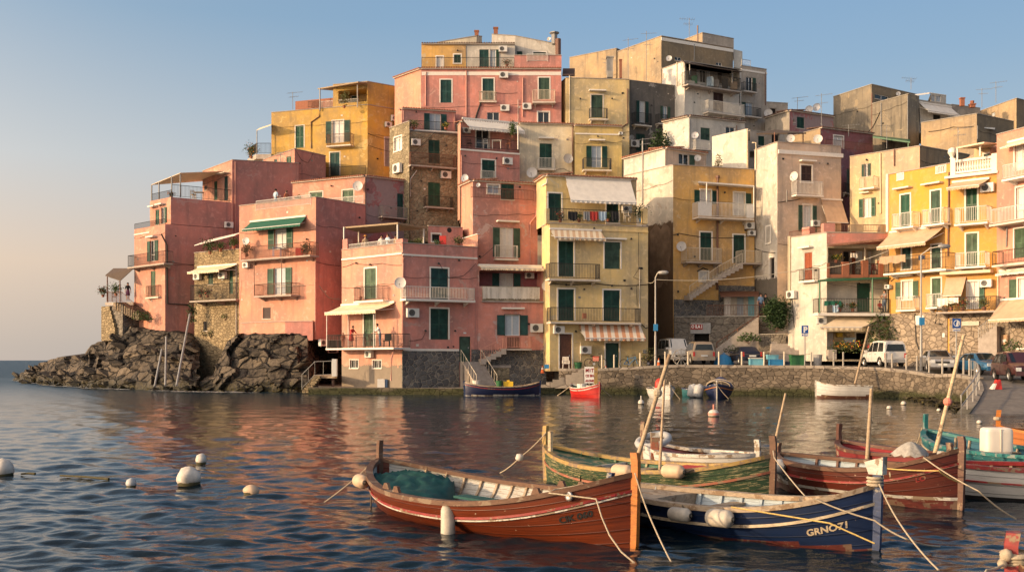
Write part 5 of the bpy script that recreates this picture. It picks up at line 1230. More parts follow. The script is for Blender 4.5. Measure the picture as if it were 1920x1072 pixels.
mb = MB(); u, z = a.hit(583, 916, .02); a.box(mb, u-.15, u+.15, z-.15, z+.15, 0, .1, 'rail_grey'); build('meter_box', mb, H.root)
mb = MB(); u, z = a.hit(297, 742, 1.1); a.box(mb, u-.14, u+.14, z-.25, z+.15, 1.0, 1.1, 'terracotta_plain'); build('wall_box', mb, H.root)
H.done()
# ---- cream and orange house
use(Q1)
H = House('house', 'tall orange yellow house with a cream left wall, outside stair and brown stained corner', trim='trim_white', sh='shut_dark')
H.vol([(30, 94.1), (275, 89.4), (518, 92)], 186, 300, 6, 'white_warm', 'tile', mats=['white_warm', 'peach']); bk = H.faces[1]
f = H.vol([(30, 94), (322, 88.5), (803, 90.7)], 280, 1500, 8, 'yellow_orange', 'flat', mats=['white_stained', 'yellow_orange']); a = f[1]
H.win(bk, 355, 216, 416, 280, 'R', trim=None); H.dish(bk, 467, 241, 20, .4, to=Vector((-.1, -1, .1)))
H.win(a, 484, 430, 545, 512, 'O', glass='curtain'); H.win(a, 681, 446, 744, 582, 'R', glass='curtain'); H.balc(a, 470, 506, 801, 602, 1.1, 'w', 'slab', solid=[(0, .24, 'rail_white'), (.86, 1, 'rail_white')])
H.slabs([a.at(470, 378, 1.1), a.at(800, 402, 1.1), a.at(800, 412, .02), a.at(475, 392, .02)], .12, 'trim_white', 'pergola_beam'); H.posts([(a.at(520, 520, 1.08), a.at(520, 384, 1.08)), (a.at(799, 590, 1.08), a.at(799, 404, 1.08))], .07, 'rail_white')
H.ac(a, 768, 641, 1.15); H.ac(a, 781, 685, .9); H.win(a, 482, 680, 548, 846, 'S'); H.balc(a, 400, 772, 612, 862, 1.0, 'c', 'slab_grey'); H.dish(a, 371, 762, 29, .6); H.win(a, 678, 695, 743, 862, 'S'); H.balc(a, 728, 788, 850, 868, 1.1, 'c', 'slab_grey', name='landing')
H.stair(a, 588, 945, 735, 866, .05, 1.1, 'slab_grey', 'c'); H.stair(a, 420, 1062, 588, 947, .05, 1.1, 'slab_grey', 'c'); H.win(a, 478, 912, 528, 966, 'G', glass='curtain'); H.pipe(a, [(585, 352), (583, 1020)], 'pipe_brown', .09); H.pipe(a, [(585, 345), (585, 360)], 'pipe_brown', .2); H.cable(a, [(322, 695), (355, 685), (680, 712), (803, 690)], r=.025)
for x, y in ((628, 445), (352, 1030), (350, 695)): H.lamp(a, x, y)
H.clad(a, 325, 1080, 803, 1500, 'stone_dark', .05); H.clad(a, 590, 995, 803, 1090, 'stone_dark', .05); H.cable(a, [(465, 910), (500, 890), (528, 900)], r=.05)
H.patch(f[0], 178, 625, 312, 1010, 'stain_brown', 5, name='damp_stain'); H.pipe(f[0], [(140, 140), (140, 520)], 'rail_grey', .05)
H.antenna(ZW(143, 250, 90), 1.8, sty=.1)
H.done()
# ---- cream and peach house
H = House('house', 'tall peach house with flaking white left wall, right of the orange yellow house', trim='trim_white', sh='shut_brown')
H.vol([(552, 96), (766, 92.6)], 66, 420, 4, 'white_warm', None); c = H.faces[0]; H.pipe(c, [(760, 70), (760, 310)], 'pipe_cream', .1)
f = H.vol([(803, 91), (938, 87.5), (1315, 89.3)], 145, 1500, 8, 'peach', 'flat', mats=['white_stained2', 'peach']); l, a = f
H.win(l, 873, 645, 896, 742, 'S'); H.win(l, 893, 828, 922, 952, 'K'); H.cable(l, [(803, 775), (925, 800)], r=.03); H.pipe(l, [(790, 150), (812, 150), (812, 305)], 'pipe_cream', .05)
H.patch(l, 855, 590, 915, 760, 'cement_plain', 6)
use(Q2); H.band(a, 615, .32, 'trim_white', 75, 555, .12); H.win(a, 246, 716, 326, 838, 'S'); H.balc(a, 212, 833, 416, 946, .8, 'w', 'trim_white', brk=False); H.canopy(a, 232, 682, 342); H.dish(a, 193, 797, 36, .5, to=Vector((-.75, -.6, .1))); H.lamp(a, 445, 705); H.cable(a, [(75, 990), (140, 980), (240, 965)], r=.03); H.pipe(a, [(140, 900), (140, 990)], 'pipe_grey')
use(Q3); H.win(a, 182, 150, 223, 290, 'O', 'shut_dark', glass='curtain'); H.awn(a, 272, 125, 378, 240, 1.4, 'canvas_tan', .0, xb=(305, 415)); H.ac(a, 240, 245, 1.0)
use(Q1); H.slabs([ZW(815, 96, 89), ZW(1000, 92, 88.5), ZW(1108, 92, 91), ZW(925, 72, 96)], .1, 'reed_dark', 'pergola_roof'); H.posts([(ZW(922, 150, 88.5), ZW(922, 88, 88.5)), (ZW(1090, 155, 90.5), ZW(1090, 95, 90.5))], .07, 'iron_rust'); H.dish(a, 1017, 125, 24, .2, to=Vector((-.1, -1, .1)))
H.done()
use(Q1)
H = House('house', 'low flat roofed hut with dark doorway, under the reed pergola behind the peach house')
f = H.vol([(775, 95), (985, 96.5)], 78, 200, 3, 'beige', 'grey'); H.win(f[0], 825, 112, 862, 168, 'S'); H.win(f[0], 905, 100, 950, 170, 'K'); H.done()
# ---- lemon house
use(Q2)
H = House('house', 'lemon and tan house with big open green shutters, left of the bright yellow houses', sh='shut_dark', trim=None)
f = H.vol([(610, 89), (860, 86.78), (1130, 84.5), (1500, 88.2)], 570, 1400, 8, 'tan', 'flat', mats=['cream_lemon', 'tan', 'sand_dark']); a = f[0]
H.win(a, 716, 702, 748, 800, 'O'); H.balc(a, 676, 800, 788, 893, .7, 'c', 'trim_white', brk=False); H.canopy(a, 698, 925, 770, .04); H.pipe(a, [(835, 625), (838, 1072)], 'pipe_cream', .07); H.lamp(a, 733, 675); H.pipe(f[1], [(940, 590), (940, 720)], 'pipe_brown', .05)
use(Q3); H.win(a, 491, 113, 533, 212, 'O', 'shut_green', glass='curtain'); H.pipe(f[1], [(612, 20), (612, 270)], 'trim_white', .09)
H.done()
# ---- bright yellow pair
use(A6)
H = House('house', 'left bright yellow house of the pair, with a wide tan awning and two pale vents', trim='trim_white', sh='shut_green')
f = H.vol([(145, 80), (760, 75.5)], 140, 2300, 9, 'yellow_bright', 'flat'); a = f[0]; F['23'] = f
H.win(a, 262, 455, 355, 780, 'S'); H.balc(a, 166, 640, 386, 797, .8, 'w', 'trim_white'); H.win(a, 566, 415, 660, 745, 'S'); H.balc(a, 467, 598, 698, 767, .8, 'w', 'trim_white'); H.canopy(a, 215, 405, 378, .05); H.canopy(a, 498, 362, 690, .05)
for q in ((230, 245, 288, 304), (622, 172, 713, 232)):
    H.win(a, *q, 'K', trim='trim_white', tw=.07); m2 = MB()
    for i in range(5): x = q[0]+(q[2]-q[0])*(i+.5)/5; m2.tube([a.at(x, q[1], -.03), a.at(x, q[3], -.03)], .05, 'trim_white', 6)
    build('vent_baluster', m2, H.root)
H.awn(a, 165, 806, 708, 958, 1.7, 'canvas_tan', .25, xb=(20, 508)); H.pipe(a, [(748, 230), (738, 1072)], 'pipe_brown', .06); H.pipe(a, [(128, 250), (128, 830)], 'trim_white', .1)
use(A7); H.win(a, 250, 20, 330, 215, 'S'); H.win(a, 520, -5, 603, 205, 'S'); H.balc(a, 78, 90, 648, 252, 1.1, 'd', 'trim_white'); H.win(a, 250, 325, 342, 490, 'O', 'shut_olive', glass='curtain'); H.balc(a, 192, 466, 372, 602, .5, 'w', 'trim_white', brk=False); H.win(a, 523, 300, 605, 575, 'S', 'shut_olive'); H.balc(a, 463, 443, 612, 578, .7, 'w', 'trim_white')
H.canopy(a, 215, 285, 355, .05); H.clad(a, 128, 612, 668, 1300, 'stone_shop', .06); H.cable(a, [(145, 330), (215, 262), (620, 240)], r=.03); H.ac(a, 135, 378, .6)
H.win(a, 212, 785, 312, 1045, 'K', dep=.7); H.win(a, 500, 752, 606, 950, 'D', 'door_wood'); H.clad(a, 380, 640, 455, 725, 'trim_white', .10, 'arch_panel'); H.clad(a, 624, 800, 646, 838, 'plate', .09, 'notice'); H.pipe(a, [(368, 620), (380, 870), (405, 950)], 'cable', .05)
H.done()
use(A6)
H = House('house', 'bright yellow house right of the pair, with a white balustrade around its roof terrace', trim='trim_white', sh='shut_green')
f = H.vol([(761, 75.46), (1236, 73.3)], 212, 2300, 9, 'yellow_bright', 'white'); a = f[0]; F['24'] = f
mb = MB(); z0 = a.zt0+.05
for u0, u1 in ((.0, .35), (a.L-.4, a.L)): a.box(mb, u0, u1, z0, z0+1.15, -.35, .03, 'trim_white')
a.box(mb, .35, a.L-.4, z0+.06, z0+.2, -.3, -.02, 'trim_white'); a.box(mb, .35, a.L-.4, z0+.85, z0+1.02, -.32, 0, 'trim_white')
bl = build('balustrade', mb, H.root); nb = 14
for i in range(nb):
    m2 = MB(); m2.lathe(a.P(.35+(a.L-.75)*(i+.5)/nb, z0+.2, -.16), [(.07, 0), (.05, .06), (.10, .22), (.05, .45), (.045, .55), (.08, .65)], 'trim_white', 8); build('baluster', m2, bl)
m2 = MB(); m2.lathe(a.P(.05, z0+1.15, -.2), [(.2, 0), (.12, .12), (.14, .2), (.3, .45), (.26, .7), (.1, .8), (0, .8)], 'trim_white', 12); build('urn_finial', m2, H.root)
H.slabs([ZW(820, -20, 74.5), ZW(1100, -75, 72.8), ZW(1238, -60, 74.8), ZW(1100, -20, 80)], .1, 'canvas_cream', 'pergola_canvas'); H.posts([(ZW(832, 130, 74.8), ZW(832, -20, 74.8)), (ZW(1060, 70, 73.6), ZW(1060, -65, 73.6))], .1, 'rail_white')
g = H.vol([(1000, 78.4), (1240, 77.3)], -60, 230, 3, 'cream_lemon', 'white'); H.win(g[0], 1098, 45, 1175, 110, 'S', 'shut_dark')
H.win(a, 918, 395, 1030, 715, 'S'); H.balc(a, 798, 578, 1133, 758, .9, 'w', 'trim_white'); H.canopy(a, 716, 290, 1250, .08, .3); H.awn(a, 790, 318, 1150, 372, 1.3, 'canvas_tan', .22, xb=(720, 1052)); H.ac(a, 1140, 386, 1.25); H.win(a, 920, 845, 1034, 1190, 'S', 'shut_olive')
use(A7); H.balc(a, 730, 63, 1012, 208, .9, 'w', 'trim_white'); H.canopy(a, 628, 262, 1088, .1, .7, 'canvas_cream'); H.awn(a, 655, 292, 838, 460, 1.0, 'canvas_tan', .0, False, xb=(622, 790), cas=False); H.win(a, 850, 328, 942, 580, 'R', 'shut_green', glass='curtain'); H.ac(a, 1025, 346, 1.1); H.balc(a, 562, 473, 1112, 616, 1.3, 'd', 'slab_grey')
H.clad(a, 640, 612, 1125, 1300, 'stone_shop', .06); H.win(a, 815, 738, 932, 1060, 'D', 'shut_green', 'slab'); H.clad(a, 802, 692, 960, 732, 'slab', .16, 'lintel'); H.stair(a, 945, 870, 1115, 735, .1, 1.2, 'slab_grey', 'g', zb=1.6); H.pipe(a, [(570, 600), (555, 712), (605, 716)], 'cable', .05)
H.done()
use(Q2)
H = House('house', 'salmon pink house cut by the right edge of the picture, with a wide brown awning', trim='trim_white', sh='shut_olive')
f = H.vol([(1703, 73.2), (2100, 69.0)], 385, 2400, 9, 'salmon', 'flat'); a = f[0]
H.win(a, 1838, 560, 1930, 750, 'G', glass='curtain'); H.balc(a, 1738, 690, 2000, 812, 1.0, 'w', 'trim_white'); H.win(a, 1848, 875, 1940, 1110, 'G', glass='curtain'); H.awn(a, 1795, 525, 2000, 545, .8, 'canvas_cream', .1, False)
use(Q3); H.balc(a, 1138, 148, 1450, 238, 1.0, 'w', 'slab'); H.win(a, 1270, 268, 1345, 420, 'S'); H.balc(a, 1152, 372, 1450, 455, 1.0, 'd', 'slab'); H.win(a, 1288, 525, 1360, 630, 'L', glass='curtain'); H.awn(a, 1200, 480, 1450, 492, .5, 'canvas_white', .12, False)
H.awn(a, 1205, 632, 1480, 735, 2.0, 'canvas_tan', .2, xb=(1135, 1420)); H.clad(a, 1185, 690, 1500, 950, 'stone_shop', .06); H.win(a, 1275, 787, 1345, 885, 'K', dep=.8); H.pipe(a, [(1232, 240), (1228, 365)], 'pipe_grey', .05); H.pipe(a, [(1185, 495), (1185, 660)], 'pipe_cream', .05)
m2 = MB(); u0, z0, u1, z1 = a.rect(1200, 818, 1235, 868, .2); a.box(m2, u0, u1, z0, z1, .06, .2, 'door_wood'); a.box(m2, u0+.12, u1-.12, z0+.15, z1-.3, .2, .21, 'sign_white'); build('notice_case', m2, H.root)
H.done()
# ---- white house with the shop
use(A8)
H = House('house', 'white house with green framed balcony over a shop awning and a red shuttered side window', trim=None, sh='shut_green')
f = H.vol([(150, 84), (437, 80.5), (893, 80.9)], 62, 1020, 8, 'white_warm', 'flat', mats=['white_warm', 'cream']); l, a = f; F['26'] = f
H.win(l, 272, 212, 328, 416, 'S', 'shut_red'); H.balc(l, 226, 332, 346, 434, .5, 'd', 'trim_white', brk=False); H.canopy(l, 250, 180, 336, .06); H.ac(l, 185, 526, 1.2); H.pipe(l, [(163, 90), (163, 640)], 'pipe_cream', .06); H.pipe(l, [(152, 90), (152, 680)], 'pipe_cream', .05); H.cable(l, [(178, 555), (195, 770)], r=.03)
H.clad(a, 437, 70, 890, 150, 'pink_worn', .03, 'parapet'); g1 = H.loggia(a, 447, 178, 845, 385, 1.8, 'peach'); g2 = H.loggia(a, 440, 428, 890, 660, .9, 'white_warm'); g3 = H.loggia(a, 412, 800, 800, 1010, 1.4, 'cream_lemon')
H.slabs([a.at(442, 158, 1.3), a.at(866, 112, 1.3), a.at(866, 108, .03), a.at(450, 150, .03)], .12, 'terracotta', 'tiled_awning'); H.win(g1, 560, 185, 610, 380, 'K'); H.win(g1, 650, 175, 705, 380, 'L', 'shut_red', glass='curtain'); H.win(g1, 745, 180, 830, 380, 'G', glass='curtain')
m2 = MB()
for x0, x1, y0 in ((437, 459, 290), (555, 605, 280), (703, 748, 270), (828, 858, 270)):
    u0, z0, u1, z1 = a.rect(x0, y0, x1, 395, .1); a.box(m2, max(u0, .0), u1, z0, z1, -.25, .1, 'terracotta_plain'); build('pillar', m2, H.root); m2 = MB()
u0, z0, u1, z1 = a.rect(440, 375, 860, 400, .08); a.box(m2, max(u0, 0), u1, z0, z1, -.2, .07, 'terracotta_plain'); build('parapet_base', m2, H.root); H.rail(a, 460, 295, 830, 378, 'd', -.05)
H.posts([(a.at(722, 270, -.1), a.at(722, 165, -.1))], .1, 'rail_cream')
H.win(g2, 662, 435, 762, 655, 'D', 'shut_green'); H.balc(a, 372, 555, 905, 682, 1.1, 'd', 'trim_white', th=.2, brk=False); H.slabs([a.at(370, 418, 1.1), a.at(898, 394, 1.1), a.at(890, 394, .03), a.at(440, 405, .03)], .12, 'iron_green', 'pergola_roof'); H.posts([(a.at(384, 670, 1.05), a.at(384, 418, 1.05)), (a.at(778, 660, 1.05), a.at(778, 400, 1.05))], .1, 'iron_green')
H.awn(a, 535, 682, 862, 768, 2.0, 'canvas_cream', .22, xb=(386, 700)); H.ac(a, 392, 720, 1.0); H.ac(a, 862, 700, .9); H.lamp(g2, 680, 445)
H.win(g3, 415, 805, 490, 1004, 'D', 'door_white'); H.win(g3, 655, 808, 760, 1000, 'K', trim='frame_white', dep=.5); H.win(g3, 765, 815, 792, 880, 'G', glass='curtain_blue')
m2 = MB()
for x0, y0, x1, y1, k in ((560, 845, 640, 880, 'cl_lightblue'), (500, 880, 545, 905, 'black'), (505, 810, 545, 840, 'flower_yellow'), (575, 815, 630, 840, 'wood_pale'), (560, 900, 640, 930, 'wood_ochre')):
    u0, z0, u1, z1 = g3.rect(x0, y0, x1, y1); g3.box(m2, u0, u1, z0, z1, .02, .3, k); build('shop_display', m2, H.root); m2 = MB()
m2 = MB()
for x0, x1, y0 in ((260, 315, 15), (412, 495, -5), (612, 705, 5), (835, 880, 10)):
    u0, z0, u1, z1 = a.rect(x0, y0, x1, 62, -.3) if x0 > 400 else l.rect(x0, 25, x1, 80, -.3); (a if x0 > 400 else l).box(m2, u0, u1, z0, z1, -.8, -.2, 'pink_worn' if x0 < 600 else 'sand'); build('terrace_pillar', m2, H.root); m2 = MB()
H.rail(a, 450, 5, 880, 60, 'r', -.3); H.rail(l, 160, 40, 430, 85, 'r', -.2)
H.done()
# ---- retaining wall, hut and steps in the dark corner
use(Q4)
H = House('retaining_wall', 'dark rubble retaining wall with a sloping ramp and stone steps behind the parked cars', cat='wall')
f = H.vol([(285, 87.6), (1010, 86.6)], 432, 790, 2.6, 'stone_grey', 'grey'); a = f[0]
H.win(a, 425, 552, 540, 640, 'K', dep=.8); H.clad(a, 400, 480, 545, 556, 'rail_grey', .1, 'shop_fascia'); H.stair(a, 585, 668, 890, 440, .05, 1.2, 'slab_grey', None, 24, zb=2.0)
m2 = MB(); pr = [a.at(590+300*t, 620-195*t, 1.15) for t in (0, .25, .5, .75, 1)]
for p, q in zip(pr, pr[1:]): m2.bar(p, q, .05, 'iron_rust'); m2.bar(p-Vector((0, 0, .45)), q-Vector((0, 0, .45)), .035, 'iron_rust')
for p in pr: m2.bar(p, p-Vector((0, 0, 1.0)), .05, 'iron_rust')
build('ramp_railing', m2, H.root); H.rail(a, 520, 352, 1015, 428, 'r', -.1)
b = H.vol([(890, 85.2), (1085, 84.4)], 560, 790, 4, 'stone_grey', 'grey', mats=['stone_grey']); m2 = MB()
for i in range(14): m2.cbox(ZW(1140+i*.5, 690-i*15, 83.2+i*.42), 3.6, .46, .18, 'slab_grey'); m2.cbox(ZW(1140+i*.5, 690-i*15, 83.2+i*.42)-Vector((0, 0, 2)), 3.6, .45, 2, 'slab_grey')
build('staircase', m2, H.root)
H.done()
mb = MB(); u0, z0, u1, z1 = a.rect(402, 490, 488, 527, .12); a.box(mb, u0, u1, z0, z1, .1, .14, 'sign_red')
addtext(mb, 'O ILA I', .36, lambda x, y: a.P(u0+.06+x*.78, z0+.12+y, .145), 'sign_white', .015)
SIGN = tag(build('shop_sign', mb), 'red shop sign with white letters on the dark wall behind the tan car', 'sign')
H = House('hut', 'small white hut with a rusty brown roof on the terrace above the parked cars', cat='hut')
f = H.vol([(640, 89.4), (888, 89.2)], 288, 440, 2.2, 'white_warm', None); a = f[0]; H.win(a, 735, 295, 782, 425, 'D', 'curtain_blue'); H.win(a, 645, 290, 690, 425, 'D', 'door_white'); H.clad(a, 815, 290, 858, 428, 'plastic_cyan', .08, 'panel')
H.slabs([ZW(620, 285, 87.6), ZW(895, 280, 87.4), ZW(890, 252, 90), ZW(605, 250, 90)], .1, 'door_brown', 'roof'); H.done()
# ================================================================== harbour ground
def interp(x, T):
    if x <= T[0][0]: return T[0][1]
    for (a, u), (b, v) in zip(T, T[1:]):
        if x <= b: return u+(v-u)*(x-a)/(b-a)
    return T[-1][1]
def smooth(a, b, x): t = max(0, min(1, (x-a)/(b-a))); return t*t*(3-2*t)
YP = [(49, -.25), (50, -.05), (52, .38), (55, .95), (58, 1.30), (61, 1.44), (64, 1.62), (67, 1.55), (69, 1.72), (72, 1.92), (75, 2.03), (78, 2.08), (84, 2.2), (96, 2.6)]
def road_z(x, y):
    z = interp(y, YP)
    return z+(1.80-z)*(1-smooth(5.5, 12.5, x)) if y > 74 else z
QW = [(1048, 80.3), (1090, 79.7), (1130, 79.2), (1215, 78.6), (1300, 78.2), (1400, 77.3), (1500, 76), (1580, 74.3), (1657, 72), (1702, 69.7), (1746, 67), (1790, 64), (1829, 61)]
QP = [Vector((W(px, CY, D).x, D, 0)) for px, D in QW]
RP = [Vector((26.2, 60, 0)), Vector((25.3, 57.5, 0)), Vector((24.3, 55, 0)), Vector((22.8, 52.3, 0)), Vector((21, 49.4, 0))]
def subdiv(P, n):
    out = []
    for a, b in zip(P, P[1:]): out += [a.lerp(b, i/n) for i in range(n)]
    return out+[P[-1]]
C = subdiv(QP, 4)+subdiv(RP, 4); nq = len(subdiv(QP, 4)); rows = []
for i, p in enumerate(C):
    if i < nq: t = i/(nq-1); d = Vector((.05+.75*t**2, 1-.55*t**2, 0)).normalized()
    else: t = (i-nq)/(len(C)-nq-1); d = Vector((1, .3*(1-t), 0)).normalized()
    row = []
    for w in (0, .5, 1, 2, 3, 4.5, 6, 8, 10, 13, 17, 22, 30, 45):
        q = p+d*w; row.append(Vector((q.x, q.y, road_z(q.x, q.y)-.03)))
    rows.append(row)
mb = MB(); mb.grid(rows, lambda a, b: 'ramp_deck' if a >= nq+2 and False else 'asphalt'); tag(build('road', mb, loc=(15, 75, 0), smooth=True), kind='structure')
mb = MB(); rr = [[Vector((q.x, q.y, road_z(q.x, q.y)-.02)) for q in (p+Vector((w, 0, 0)) for w in np.linspace(0, 34, 16))] for p in subdiv([Vector((26.0, 59.5, 0))]+RP[1:], 6)]
mb.grid(rr, 'ramp_deck'); tag(build('slipway', mb, loc=(24, 54, 0), smooth=True), kind='structure')
# quay wall
mb = MB(); cm = MB(); P = subdiv(QP, 3)
for a, b in zip(P, P[1:]):
    za, zb = road_z(a.x, a.y)+.02, road_z(b.x, b.y)+.02; n = Vector(((b-a).y, -(b-a).x, 0)).normalized()
    mb.cells([a+n*.12+Vector((0, 0, -1)), b+n*.12+Vector((0, 0, -1)), b-n*.5+Vector((0, 0, -1)), a-n*.5+Vector((0, 0, -1)), a+Vector((0, 0, za)), b+Vector((0, 0, zb)), b-n*.5+Vector((0, 0, zb)), a-n*.5+Vector((0, 0, za))], 'stone_quay')
    cm.cells([a+n*.06+Vector((0, 0, za-.14)), b+n*.06+Vector((0, 0, zb-.14)), b-n*.45+Vector((0, 0, zb-.14)), a-n*.45+Vector((0, 0, za-.14)), a+n*.06+Vector((0, 0, za+.06)), b+n*.06+Vector((0, 0, zb+.06)), b-n*.45+Vector((0, 0, zb+.06)), a-n*.45+Vector((0, 0, za+.06))], 'paving')
QR = empty('quay_wall', (QP[5].x, QP[5].y, 0)); tag(QR, 'long curved quay wall of brown stone blocks between the cars and the water', 'wall'); build('wall', mb, QR); build('coping', cm, QR)
mb = MB(); km = MB()
for a, b in zip(subdiv(RP, 3), subdiv(RP, 3)[1:]):
    za, zb = road_z(a.x, a.y), road_z(b.x, b.y); o = Vector((-.45, .2, 0))
    km.cells([a+o+Vector((0, 0, -1)), b+o+Vector((0, 0, -1)), b+Vector((.05, 0, -1)), a+Vector((.05, 0, -1)), a+o+Vector((0, 0, za+.05)), b+o+Vector((0, 0, zb+.05)), b+Vector((.05, 0, zb+.05)), a+Vector((.05, 0, za+.05))], 'paving')
tag(build('slipway_kerb', km), kind='structure')
# shore ledge below the pink corner house and the stairs there
def prism(mb, pts, z0, z1, k, ks=None):
    A = [Vector((p[0], p[1], z0)) for p in pts]; B = [Vector((p[0], p[1], z1)) for p in pts]
    mb.face(B, k); mb.face(A, ks or k); mb.grid([A, B], ks or k, closev=True)
px = lambda x, D: (W(x, CY, D).x, D)
mb = MB(); prism(mb, [px(578, 79.4), px(868, 77.2), px(905, 78.2), px(1052, 79.9), px(1052, 88), px(600, 92)], -1, .46, 'paving', 'stone_quay'); tag(build('quay_ledge', mb), kind='structure')
mb = MB()
for i in range(7):
    prism(mb, [px(1012+i*12, 80.0-i*.1), px(1100, 79.3), px(1100, 83.5), px(1012+i*12, 83.5)], .4+.19*i, .46+.19*(i+1), 'paving')
tag(build('quay_steps', mb), kind='structure')
mb = MB(); prism(mb, [px(1040, 83.8), px(1100, 79.6), px(1215, 79.0), px(1215, 90), px(1040, 90)], .3, 1.775, 'paving'); tag(build('pavement', mb), kind='structure')
# door stairs of the pink corner house
a = F['40'][1]; use(Z5); u0, z0 = a.hit(742, 840, .05); u1, _ = a.hit(846, 840, .05)
r = empty('door_steps', a.P((u0+u1)/2, .46, 1)); tag(r, 'straight stone steps with iron handrails leading up to the dark green door', 'stairs')
mb = MB(); n = 11
for i in range(n): a.box(mb, u0, u1, .3, .46+(z0-.46)*(i+1)/n, .0 if i == n-1 else .45+(n-2-i)*.2, .65+(n-1-i)*.2-(.0), 'slab_grey')
build('steps', mb, r)
for u in (u0-.02, u1+.02):
    m2 = MB(); railing_mesh(m2, [a.P(u, z0, .2), a.P(u, .5, .5+n*.2)], .9, 'rail_cream', .5); build('handrail', m2, r)
# ------------------------------------------------------------------ rocks
def rocks(name, cols, seed, dip=-.45, lay=1.25, nz=26, amp=1.0, loose=7):
    """cols: (px, py of the top, D at the waterline, D at the top); layered tilted strata"""
    rng = random.Random(seed); mb = MB(); rows = []; N = (len(cols)-1)*12
    for i in range(N+1):
        s = i/N*(len(cols)-1); k = min(int(s), len(cols)-2); t = s-k; a, b = cols[k], cols[k+1]; c = [x+(y-x)*t for x, y in zip(a, b)]
        top = W(c[0], c[1], c[3]); row = []
        for j in range(nz+1):
            q = j/nz; D = c[2]+(c[3]-c[2])*q**1.1; z = -.8+(top.z+.8)*q**.85; x = W(c[0], CY, D).x; p = Vector((x, D, z))
            e = (p.z*math.cos(dip)+p.x*math.sin(dip))/lay+noise.noise(p*.35)*1.6; fr = e-math.floor(e)
            st = (fr-.5)*.75*(.5+noise.noise(Vector((math.floor(e)*3.7, p.x*.25, 0)))*.9)
            f = (p.x*math.cos(dip)-p.z*math.sin(dip))/3.0+math.floor(e)*.37; blk = noise.cell(Vector((math.floor(f), math.floor(e), 3)))*.75
            w = noise.fractal(p*.45, .9, 2.1, 5)*.7
            p += Vector((.25*w, -(st*1.3*amp+blk*amp+w*.6), .35*st+.2*w))
            row.append(p)
        row.append(Vector((row[-1].x, c[3]+6, row[-1].z+.4))); row.append(Vector((row[-1].x, c[3]+14, -1)))
        rows.append(row)
    mb.grid(rows, 'rock')
    for _ in range(int(len(cols)*loose)):        # loose slabs and boulders lying on the strata
        i = rng.randrange(6, N-4); j = int(nz*rng.random()**1.5*.9)+1; p = rows[i][j]; L = rng.uniform(.6, 2.6); h = rng.uniform(.25, .55); w = L*rng.uniform(.4, .7)
        M3 = Matrix.Rotation(rng.gauss(0, .35), 3, 'Z') @ Matrix.Rotation(-dip+rng.gauss(0, .12), 3, 'Y') @ Matrix.Rotation(rng.gauss(0, .25), 3, 'X')
        cs = [p+M3 @ Vector((sx*L/2*rng.uniform(.65, 1.1), sy*w/2*rng.uniform(.65, 1.1), sz*h/2*rng.uniform(.6, 1.1))) for sz in (-1, 1) for sx, sy in ((-1, -1), (1, -1), (1, 1), (-1, 1))]
        mb.cells(cs, 'rock')
    return tag(build(name, mb), kind='structure')
rocks('headland_rock', [(24, 711, 134, 135), (48, 694, 120, 124), (75, 681, 111, 117), (107, 671, 104, 112), (154, 668, 97.5, 107), (172, 645, 95.5, 103.5), (200, 634, 93.5, 101.9), (242, 612, 91, 99.8), (300, 622, 87.4, 96.7), (345, 624, 85, 96), (372, 640, 83.6, 96)], 5, amp=.8, loose=6)
rocks('shore_rock', [(338, 727, 83.6, 88), (365, 718, 83.3, 88), (400, 700, 83.2, 88.5), (428, 640, 83.2, 88.6), (450, 626, 83.3, 88.3), (500, 626, 83.3, 87), (545, 626, 83.2, 86), (575, 628, 83.2, 86), (594, 700, 83.6, 88)], 9, .45, 1.8, 30, .6, 2)
mb = MB()          # the hill behind the houses
rows = []
for X in np.linspace(-50, 95, 60):
    row = []
    for Y in np.linspace(84, 175, 46):
        st = 92+14*(1-smooth(-24, -15, X)); h = max(0, Y-st)*1.1; h = 34*(1-math.exp(-h/26)) if h > 0 else 0
        row.append(Vector((X, Y, (-1.2+h)*smooth(-44, -33, X)-2.2*(1-smooth(-44, -33, X))+noise.noise(Vector((X, Y, 0))*.2)*.5-.6)))
    rows.append(row)
mb.grid(rows, 'stone_brown'); tag(build('hillside', mb, loc=(0, 120, 0)), kind='structure')
use(Z4)           # little wooden landing beside the shore rock
r = empty('landing_stage', ZW(470, 940, 80)); tag(r, 'small grey landing stage with railing and stone steps beside the dark shore rock', 'landing stage'); mb = MB(); prism(mb, [px(588, 80.6), px(632, 80.2), px(632, 86), px(588, 86)], 1.15, 1.35, 'wood_grey'); build('deck', mb, r)
mb = MB()
for i in range(7): mb.obox(ZW(365+i*9, 1008-i*12, 80.2), (.55, 0, 0), (0, 1.2, 0), (0, 0, .2), 'stone_tan')
build('steps', mb, r)
for p_ in ([ZW(365, 990, 80.2), ZW(430, 925, 80.2), ZW(515, 922, 80)],):
    m2 = MB(); railing_mesh(m2, p_, 1.1, 'rail_grey', .7); build('railing', m2, r)
mb = MB(); mb.cbox(ZW(530, 925, 80), .35, .5, 1.3, 'ac_white'); build('locker', mb, r)
for x in (440, 520):
    mb = MB(); mb.cbox((ZW(x, 900, 80.8).x, 80.9, -.5), .18, .18, 1.7, 'wood_dark'); build('support_post', mb, r)
use(A1)
for i, (x0, y0, x1, y1, D, lb) in enumerate(((352, 1075, 348, 1020, 88, 0),)):
    pass
